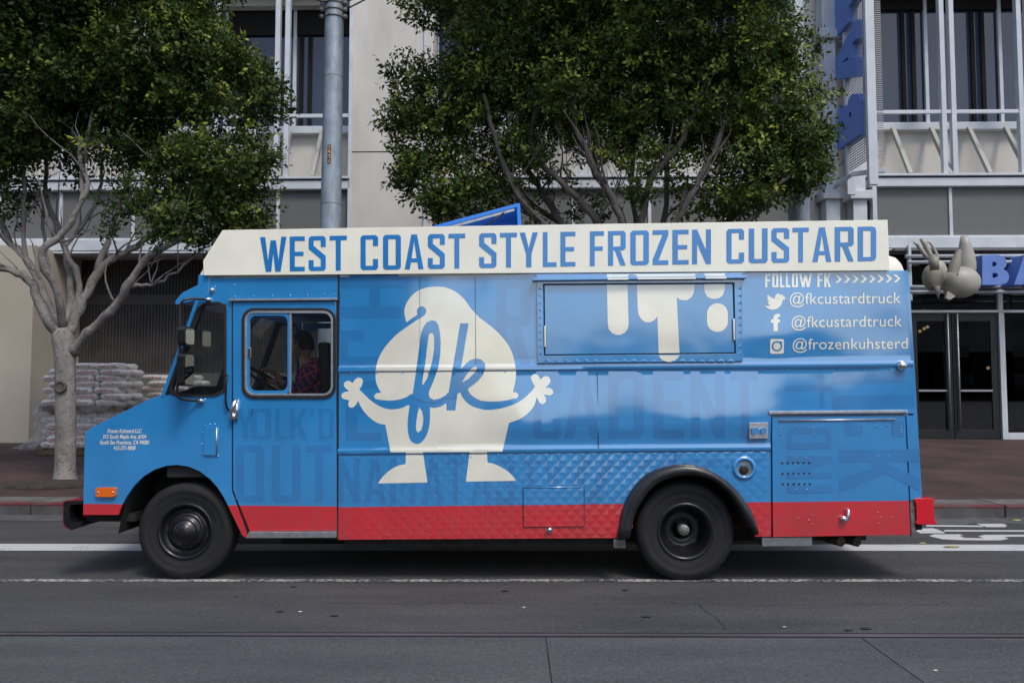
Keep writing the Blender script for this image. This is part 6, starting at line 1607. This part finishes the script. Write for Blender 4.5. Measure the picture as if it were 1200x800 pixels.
def sack_mesh(seed):
    r = random.Random(seed); nx, ny = 14, 8; L, Dp, H = .525, .42, .140
    mb = MB(); vs = []
    for side in (1, -1):
        for j in range(ny + 1):
            for i in range(nx + 1):
                u, v = i / nx * 2 - 1, j / ny * 2 - 1
                hgt = (max(0, 1 - abs(u) ** 12) ** .5) * (max(0, 1 - abs(v) ** 10) ** .5)
                wob = 1 + .07 * math.sin(5 * u + seed) * math.cos(3 * v + 2 * seed) + .03 * math.sin(17 * u + 5 * v + seed)
                cx = u * L / 2 * (1 - .03 * v * v + .02 * math.sin(3 * v + seed)); cy = v * Dp / 2 * (1 - .05 * u * u)
                vs.append((cx, cy, H / 2 + side * H / 2 * hgt * wob))
    def idx(s, i, j): return s * (nx + 1) * (ny + 1) + j * (nx + 1) + i
    fs = []
    for s in (0, 1):
        for j in range(ny):
            for i in range(nx):
                f = (idx(s, i, j), idx(s, i + 1, j), idx(s, i + 1, j + 1), idx(s, i, j + 1)); fs.append(f if s == 0 else f[::-1])
    mb.add(vs, fs, True); me = mb.mesh('sack')
    bm = bmesh.new(); bm.from_mesh(me); bmesh.ops.remove_doubles(bm, verts=bm.verts, dist=1e-5); bm.to_mesh(me); bm.free()
    me.materials.append(M['sack']); return me
SM = [sack_mesh(k) for k in range(5)]
rb_ = random.Random(12)
def pallet(loc, label):
    p = empty('wooden_pallet', loc, label, 'pallet', 'wooden pallets under the sacks')
    for y in (-.5, 0, .5): MB().box(-.82, y - .05, 0, .82, y + .05, .09).build('bearer', M['wood'], p, world=False)
    for k in range(9): x = -.77 + k * .1925; MB().box(x - .05, -.56, .09, x + .05, .56, .115).build('board', M['wood'], p, world=False)
ROWN = ['bottom', 'second', 'third', 'fourth', 'fifth', 'sixth', 'seventh', 'eighth', 'ninth', 'tenth', 'eleventh', 'twelfth', 'thirteenth', 'fourteenth', 'fifteenth', 'sixteenth']
def stack(cx, cy, n0, n1, cols, name, grp, half=None):
    z0 = pave_z(cy)
    pallet((cx, cy, z0), f'wooden pallet on the ground under the {name}')
    z = z0 + .115; row = 0
    for lev, n in enumerate((n0, n1)):
        if lev == 1:
            if n == 0: break
            pallet((cx, cy, z + .0), f'wooden pallet wedged halfway up the {name}'); z += .115
        for k in range(n):
            off = .06 if row % 2 else -.06
            for dpt in range(2):
                for c in range(cols):
                    if lev == 1 and k == n - 1 and c == 0 and cols == 3: continue
                    x = cx + (c - (cols - 1) / 2) * .53 + off + rb_.uniform(-.02, .02); y = cy + (dpt - .5) * .5 + rb_.uniform(-.03, .03)
                    o = bpy.data.objects.new('sack', SM[rb_.randrange(5)]); COL.objects.link(o)
                    o.location = (x, y, z); o.rotation_euler = (rb_.uniform(-.03, .03), rb_.uniform(-.03, .03), rb_.uniform(-.06, .06) + (PI if rb_.random() < .5 else 0))
                    side = (['left end of', 'middle of', 'right end of'] if cols == 3 else ['left half of', 'right half of'])[c]
                    tag(o, f'white printed sack, {side} {ROWN[row]} layer, {"front" if dpt == 0 else "rear"}, {name}', 'sack', grp)
            z += .123; row += 1
    return z
SYk = 16.9
s0 = W(109, 500, SYk)
zt1 = stack(s0.x, SYk, 6, 7, 3, 'big stack', 'sacks stacked on pallets')
s1 = W(206, 480, SYk + 1.2)
stack(s1.x, SYk + 1.2, 5, 6, 2, 'smaller stack', 'sacks stacked on pallets')
# loose stretch film between the two pallet loads
def film_mat():
    m = bpy.data.materials.new('crumpled clear film'); m.use_nodes = True; n = m.node_tree.nodes; l = m.node_tree.links; b = n["Principled BSDF"]
    b.inputs['Base Color'].default_value = (.55, .56, .58, 1); b.inputs['Roughness'].default_value = .3
    tc = n.new("ShaderNodeTexCoord"); t = n.new("ShaderNodeTexNoise"); t.inputs['Scale'].default_value = 6; t.inputs['Detail'].default_value = 8; l.new(tc.outputs['Object'], t.inputs[0])
    bp = n.new("ShaderNodeBump"); bp.inputs['Distance'].default_value = .05; l.new(t.outputs[0], bp.inputs['Height']); l.new(bp.outputs[0], b.inputs['Normal'])
    r = n.new("ShaderNodeMapRange"); r.inputs['From Min'].default_value = .35; r.inputs['From Max'].default_value = .65; r.inputs['To Min'].default_value = .02; r.inputs['To Max'].default_value = .42; l.new(t.outputs[0], r.inputs[0])
    l.new(r.outputs[0], b.inputs['Alpha']); return m
M['film'] = film_mat()
def crumple(mb, sheetf, nu, nv):
    vs = [sheetf(i / nu, j / nv) for j in range(nv + 1) for i in range(nu + 1)]
    mb.add(vs, [(j * (nu + 1) + i, j * (nu + 1) + i + 1, (j + 1) * (nu + 1) + i + 1, (j + 1) * (nu + 1) + i) for j in range(nv) for i in range(nu)], True)
zA = W(110, 504, SYk - .5).z; zB = W(110, 470, SYk - .5).z
rn = random.Random(8)
ph_ = [rn.uniform(0, 6) for _ in range(8)]
def wrapf(u, v):
    a = u * 2.9 - .45; hw, hd = .90, .56
    if a < 0: x, y = -hw, -hd - a * 1.2
    elif a < 2: x, y = -hw + a * hw, -hd
    else: x, y = hw, -hd + (a - 2) * 1.2
    w = .03 * math.sin(23 * u + ph_[0] + 5 * v) + .025 * math.sin(41 * u - 9 * v + ph_[1])
    return (s0.x + x * (1 + w * .3), SYk + y - abs(w) - .02, zA + (zB - zA) * v + .04 * math.sin(9 * u + ph_[2]) * (1 - v))
mb = MB(); crumple(mb, wrapf, 90, 14); tag(mb.build('stretch_film', M['film'], fixn=False), 'crumpled clear plastic film wrapped round the middle of the big sack stack', 'plastic film')
g0 = PV(50, 527)
def heap(u, v):
    a = 2 * PI * u; r = v
    h = .5 * (1 - v) ** 1.5 * (1 + .3 * math.sin(5 * a + ph_[3])) + .04 * math.sin(13 * a + 9 * v + ph_[4]) * (1 - v) * 2
    x = g0.x + .75 * r * math.cos(a) * (1 + .15 * math.sin(4 * a + ph_[5])); y = g0.y + .3 + .35 * r * math.sin(a)
    return (x, y, pave_z(y) + .01 + max(0, h))
mb = MB(); crumple(mb, heap, 60, 16); tag(mb.build('plastic_sheet', M['film'], fixn=False), 'heap of loose clear plastic sheeting on the ground behind the pale tree trunk', 'plastic sheeting')

# ================================================================== DRIVER
def skinned(name, pts, edges, rad, m, parent, sub=2, root=0):
    me = bpy.data.meshes.new(name); me.from_pydata([tuple(p) for p in pts], edges, []); me.update()
    o = bpy.data.objects.new('tmp', me); COL.objects.link(o)
    mo = o.modifiers.new('skin', 'SKIN'); mo.use_smooth_shade = True
    for i, sv in enumerate(me.skin_vertices[0].data):
        r = rad[i]; sv.radius = (r, r) if not isinstance(r, tuple) else r; sv.use_root = (i == root)
    s = o.modifiers.new('sub', 'SUBSURF'); s.levels = sub; s.render_levels = sub
    dg = bpy.context.evaluated_depsgraph_get(); dg.update()
    me2 = bpy.data.meshes.new_from_object(o.evaluated_get(dg)); bpy.data.objects.remove(o)
    me2.name = name; me2.materials.clear(); me2.materials.append(m)
    for p in me2.polygons: p.use_smooth = True
    q = bpy.data.objects.new(name, me2); COL.objects.link(q); q.parent = parent; return q
M['skin'] = mat('skin', (.42, .22, .14), .5, nz=(20, .08))
M['hair'] = mat('short black hair', (.012, .010, .009), .6, bump=(120, .004))
M['denim'] = mat('dark trousers', (.02, .022, .035), .8)
def plaid():
    m = mat('navy plaid shirt', (.018, .018, .045), .85)
    n = m.node_tree.nodes; l = m.node_tree.links; b = n["Principled BSDF"]; tc = n.new("ShaderNodeTexCoord")
    mp = n.new("ShaderNodeMapping"); mp.inputs['Rotation'].default_value = (0, math.radians(28), 0); l.new(tc.outputs['Object'], mp.inputs[0])
    sp = n.new("ShaderNodeSeparateXYZ"); l.new(mp.outputs[0], sp.inputs[0])
    acc = None
    for ax, ph, sc, wdt in ((0, 0, 9.5, .10), (2, .3, 9.5, .10), (0, .5, 9.5, .05), (1, .2, 9.5, .08)):
        mu = n.new("ShaderNodeMath"); mu.operation = 'MULTIPLY_ADD'; mu.inputs[1].default_value = sc; mu.inputs[2].default_value = ph + 20; l.new(sp.outputs[ax], mu.inputs[0])
        fr = n.new("ShaderNodeMath"); fr.operation = 'FRACT'; l.new(mu.outputs[0], fr.inputs[0])
        lt = n.new("ShaderNodeMath"); lt.operation = 'LESS_THAN'; lt.inputs[1].default_value = wdt; l.new(fr.outputs[0], lt.inputs[0])
        if acc is None: acc = lt
        else:
            mx = n.new("ShaderNodeMath"); mx.operation = 'MAXIMUM'; l.new(acc.outputs[0], mx.inputs[0]); l.new(lt.outputs[0], mx.inputs[1]); acc = mx
    c = n.new("ShaderNodeMix"); c.data_type = 'RGBA'; c.inputs[6].default_value = (.03, .034, .10, 1); c.inputs[7].default_value = (.70, .07, .10, 1)
    l.new(acc.outputs[0], c.inputs[0]); l.new(c.outputs[2], b.inputs['Base Color']); return m
M['plaid'] = plaid()
dY = .52                        # depth of the driver inside the truck
def D(px, py, dy=0): x, z = T(px, py, dY + dy); return Vector((x, dY + dy, z))
hip = D(378, 492)
seatp = TRM @ Vector((hip.x, dY, hip.z))
person = empty('person', seatp, 'driver in a navy and red plaid shirt seated at the wheel of the blue truck', 'person')
person.rotation_euler = TRM.to_euler()
def PL_(v): return v - Vector((hip.x, dY, hip.z))
sh = D(365, 430); nk = D(357, 421, .01); hd = D(354, 404, .02)
Lsh, Rsh = D(366, 432, -.19), D(362, 432, .20)
Lel, Rel = D(352, 462, -.22), D(348, 458, .30)
Lha, Rha = D(328, 446, -.06), D(322, 438, .22)
Lkn, Rkn = D(322, 500, -.14), D(322, 498, .16); Lft, Rft = D(316, 560, -.14), D(306, 556, .16)
pts = [hip, D(376, 470), D(370, 448), sh, nk, D(355.5, 414, .02), Lsh, Lel, Lha, Rsh, Rel, Rha, Lkn, Lft, Rkn, Rft, D(378, 494, -.1), D(378, 494, .1)]
ed = [(0, 1), (1, 2), (2, 3), (3, 4), (4, 5), (3, 6), (6, 7), (7, 8), (3, 9), (9, 10), (10, 11), (0, 16), (16, 12), (12, 13), (0, 17), (17, 14), (14, 15)]
rad = [.12, (.11, .11), (.11, .11), (.07, .07), .058, .055, .045, .038, .028, .045, .038, .028, .07, .045, .07, .045, .1, .1]
body_ = skinned('body', [PL_(p) for p in pts], ed, rad, M['skin'], person)
# shirt over torso and arms, trousers over hips and legs
sp_ = [D(377, 478), D(376, 468), D(370, 448), sh, D(359.5, 424, .01), Lsh, Lel, Lel.lerp(Lha, .75), Rsh, Rel, Rel.lerp(Rha, .75)]
shirt = skinned('shirt', [PL_(p) for p in sp_[:5]], [(0, 1), (1, 2), (2, 3), (3, 4)], [(.17, .19), (.17, .18), (.18, .20), (.155, .19), .08], M['plaid'], person)
for s_, (a_, e_, h_) in enumerate(((Lsh, Lel, Lha), (Rsh, Rel, Rha))):
    skinned('sleeve', [PL_(p) for p in (sh.lerp(a_, .55), a_, a_.lerp(e_, .5), e_, e_.lerp(h_, .45), e_.lerp(h_, .78))], [(0, 1), (1, 2), (2, 3), (3, 4), (4, 5)], [.075, .088, .075, .064, .055, .048], M['plaid'], person)
skinned('trousers', [PL_(p) for p in (hip, D(378, 494, -.1), Lkn, Lkn.lerp(Lft, .85), D(378, 494, .1), Rkn, Rkn.lerp(Rft, .85))], [(0, 1), (1, 2), (2, 3), (0, 4), (4, 5), (5, 6)], [.155, .115, .085, .06, .115, .085, .06], M['denim'], person)
# head
def headmesh():
    mb = MB(); n = 28; m_ = 20; vs = []
    for j in range(m_ + 1):
        ph = PI * j / m_
        for i in range(n):
            th = 2 * PI * i / n
            x, y, z = math.sin(ph) * math.cos(th), math.sin(ph) * math.sin(th), math.cos(ph)
            f = max(0, -x)                                   # face looks along -x
            X_ = x * (.098 if x < 0 else .104); Y_ = y * .078; Z_ = z * .118
            if z < 0: X_ += (-.018) * (-z) * (1 if x < 0 else -1.2) ; Y_ *= 1 - .28 * (-z) ** 1.5
            if x < -.75 and -.35 < z < .2: X_ -= .020 * max(0, 1 - abs(y) / .22) * (1 - abs(z + .08) / .35)      # nose
            if x < -.6 and .05 < z < .3 and .2 < abs(y) < .6: X_ += .008                                          # eye sockets
            if x < -.7 and -.6 < z < -.42: X_ -= .006 * max(0, 1 - abs(y) / .4)                                   # lips
            vs.append((X_, Y_, Z_))
    mb.add(vs, [(j * n + i, j * n + (i + 1) % n, (j + 1) * n + (i + 1) % n, (j + 1) * n + i) for j in range(m_) for i in range(n)], True)
    return mb
hm = headmesh(); rot = Matrix.Rotation(math.radians(-22), 4, 'Z') @ Matrix.Rotation(math.radians(-4), 4, 'Y')
hc = PL_(hd)
def hx(v): return tuple(hc + rot @ Vector(v))
hm.v = [hx(v) for v in hm.v]; head_o = hm.build('head', M['skin'], person, world=False)
mb = MB()
for s in (-1, 1):
    e = MB(); e.tube([(.012, s * .074, -.03), (.018, s * .086, -.005), (.022, s * .088, .018), (.01, s * .08, .03), (.0, s * .076, .01)], [.009, .012, .012, .010, .006], 8)
    e.v = [hx(v) for v in e.v]; e.build('ear', M['skin'], head_o, world=False)
    q = MB(); q.lathe([(0, -.009), (.007, -.005), (.009, 0)], (0, 0, 0), n=10); q.v = [hx((-.088 + v[1], s * .032 + v[0], .018 + v[2] * .6)) for v in q.v]; q.build('eye', mat('eye', (.03, .02, .02), .2) if s < 0 else bpy.data.materials['eye'], head_o, world=False)
hr = headmesh(); keep = []
hr.v = [(x * 1.10 + .004, y * 1.12, z * 1.09 + .004) for x, y, z in hr.v]
hr.f, hr.sm, hr.mi = zip(*[(f, s, m2) for f, s, m2 in zip(hr.f, hr.sm, hr.mi) if (lambda c: c[2] > .062 or (c[0] > -.01 and c[2] > .0) or (c[0] > .035 and c[2] > -.055))([sum(hr.v[i][k] for i in f) / 4 for k in range(3)])])
hr.f, hr.sm, hr.mi = list(hr.f), list(hr.sm), list(hr.mi); hr.v = [hx(v) for v in hr.v]; hr.build('hair', M['hair'], head_o, world=False, fixn=False)
# hands: palm and five curled fingers
def hand(c, out, up, s):
    c, out, up = PL_(c), out.normalized(), up.normalized(); sd = out.cross(up).normalized() * s; up = sd.cross(out).normalized() * s
    pts = [c - out * .02, c + out * .035, c + out * .075]; ed = [(0, 1), (1, 2)]; rad = [(.026, .024), (.04, .018), (.042, .015)]
    for k, (o_, ln) in enumerate(((-.032, .068), (-.011, .078), (.011, .074), (.031, .058))):
        b0 = len(pts); kn = c + out * .085 + sd * o_
        pts += [kn, kn + out * ln * .4 - up * ln * .12, kn + out * ln * .62 - up * ln * .45, kn + out * ln * .5 - up * ln * .78]; rad += [.010, .0095, .009, .0078]
        ed += [(2, b0), (b0, b0 + 1), (b0 + 1, b0 + 2), (b0 + 2, b0 + 3)]
    b0 = len(pts); pts += [c + out * .02 - sd * .04, c + out * .055 - sd * .058 - up * .015, c + out * .082 - sd * .05 - up * .03]; rad += [.013, .011, .009]; ed += [(1, b0), (b0, b0 + 1), (b0 + 1, b0 + 2)]
    skinned('hand', pts, ed, rad, M['skin'], person, 2)
hand(Lha, Vector((-.8, .35, .1)), Vector((-.1, 0, 1)), 1)
hand(Rha, Vector((-.8, .0, .45)), Vector((.2, -.2, 1)), -1)

# ================================================================== SMALL LITTER
LT = [((1115, 641), .09, (.32, .28, .10)), ((1128, 604), .07, (.35, .33, .10)), ((1191, 610), .06, (.35, .33, .10)), ((1081, 637), .05, (.3, .24, .08)), ((614, 712), .016, (.6, .6, .58)), ((352, 717), .016, (.6, .6, .6)), ((1096, 786), .016, (.6, .6, .58)), ((919, 735), .016, (.5, .5, .5)),
      ((733, 691), .04, (.03, .03, .03)), ((592, 692), .045, (.03, .03, .03)), ((392, 721), .04, (.03, .03, .03)), ((328, 716), .04, (.03, .03, .03)), ((1015, 736), .05, (.025, .025, .025)), ((995, 738), .04, (.025, .025, .025)), ((757, 722), .045, (.03, .03, .03)), ((344, 687), .035, (.03, .03, .03))]
nm = {0: 'yellowed leaf lying on the white lane line', 1: 'small yellow leaf in the gutter right of the truck', 2: 'yellow leaf by the right edge of the gutter', 3: 'brown leaf under the rear bumper', 4: 'white scrap on the asphalt below the truck', 5: 'white scrap near the front wheel', 6: 'white speck of litter on the concrete slab', 7: 'pale scrap beside the tram rail'}
for i, ((px, py), s, c) in enumerate(LT):
    g = G(px, py, .004); r = random.Random(i); mb = MB(); n = 9
    pr_ = [(math.cos(2 * PI * k / n) * s * r.uniform(.7, 1), math.sin(2 * PI * k / n) * s * .5 * r.uniform(.7, 1)) for k in range(n)]
    zc = .012 if i < 4 else .004
    mb.add([(g.x + x, g.y + y, .009 + abs(x) * (.12 if i < 8 else 0)) for x, y in pr_] + [(g.x, g.y, .010 + zc)], [(k, (k + 1) % n, n) for k in range(n)])
    if i < 4: tag(mb.build('fallen_leaf', mat('dry leaf', c, .7), fixn=False), nm[i], 'leaf', 'leaves fallen on the road')
    elif i < 8: tag(mb.build('litter_scrap', mat('paper scrap', c, .7), fixn=False), nm[i], 'litter', 'scraps of litter on the road')
    else: tag(mb.build('tar_spot', mat('tar', c, .7), fixn=False), kind='structure')

# ================================================================== tidy: pieces of one mesh that can be told apart become their own parts
def split_loose(o):
    me = o.data; bm = bmesh.new(); bm.from_mesh(me); bm.verts.ensure_lookup_table(); seen = set(); groups = []
    for v in bm.verts:
        if v.index in seen: continue
        st = [v]; g = []; seen.add(v.index)
        while st:
            a = st.pop(); g.append(a.index)
            for e in a.link_edges:
                b2 = e.other_vert(a)
                if b2.index not in seen: seen.add(b2.index); st.append(b2)
        groups.append(g)
    bm.free()
    if len(groups) < 2: return
    base = o.name.split('.')[0]
    who = {}
    for gi, g in enumerate(groups):
        for i in g: who[i] = gi
    fs = [[] for _ in groups]
    for p in me.polygons: fs[who[p.vertices[0]]].append(p)
    mats = [m for m in me.materials]
    newm = []
    for g, ps in zip(groups, fs):
        mp = {i: k for k, i in enumerate(g)}
        m2 = bpy.data.meshes.new(base); m2.from_pydata([tuple(me.vertices[i].co) for i in g], [], [tuple(mp[i] for i in p.vertices) for p in ps])
        m2.polygons.foreach_set('use_smooth', [p.use_smooth for p in ps]); m2.polygons.foreach_set('material_index', [p.material_index for p in ps])
        for m in mats: m2.materials.append(m)
        m2.update(); newm.append(m2)
    o.data = newm[0]
    for m2 in newm[1:]:
        q = bpy.data.objects.new(base, m2); COL.objects.link(q); q.parent = o.parent; q.matrix_local = o.matrix_local.copy()
SPLIT = {'hand_hole_set': 'hand_hole', 'chassis_rail_set': 'chassis_rail', 'windshield_frame': 0, 'bracket_clamp': 0}
for o in list(bpy.data.objects):
    if o.name.split('.')[0] in ('wheel_well', 'axle'): split_loose(o)
STUFF = ('rivet_set', 'vent_hole_row', 'frame_embossing', 'seam_sealant', 'sign_lettering', 'door_lettering', 'side_lettering', 'handle_lettering', 'address_lettering', 'follow_lettering', 'drip_print', 'sign_brace', 'lens_screw', 'sign_seam', 'camera_icon', 'cab_floor')
for o in list(bpy.data.objects):
    b_ = o.name.split('.')[0]
    if o.type != 'MESH': continue
    if b_ in SPLIT:
        if SPLIT[b_]: o.name = SPLIT[b_]
        split_loose(o)

for o in bpy.data.objects:
    if o.type == 'MESH' and o.name.split('.')[0] in ('rivet_set', 'vent_hole_row', 'frame_embossing', 'seam_sealant', 'sign_brace', 'lens_screw', 'sign_seam'): o['kind'] = 'stuff'
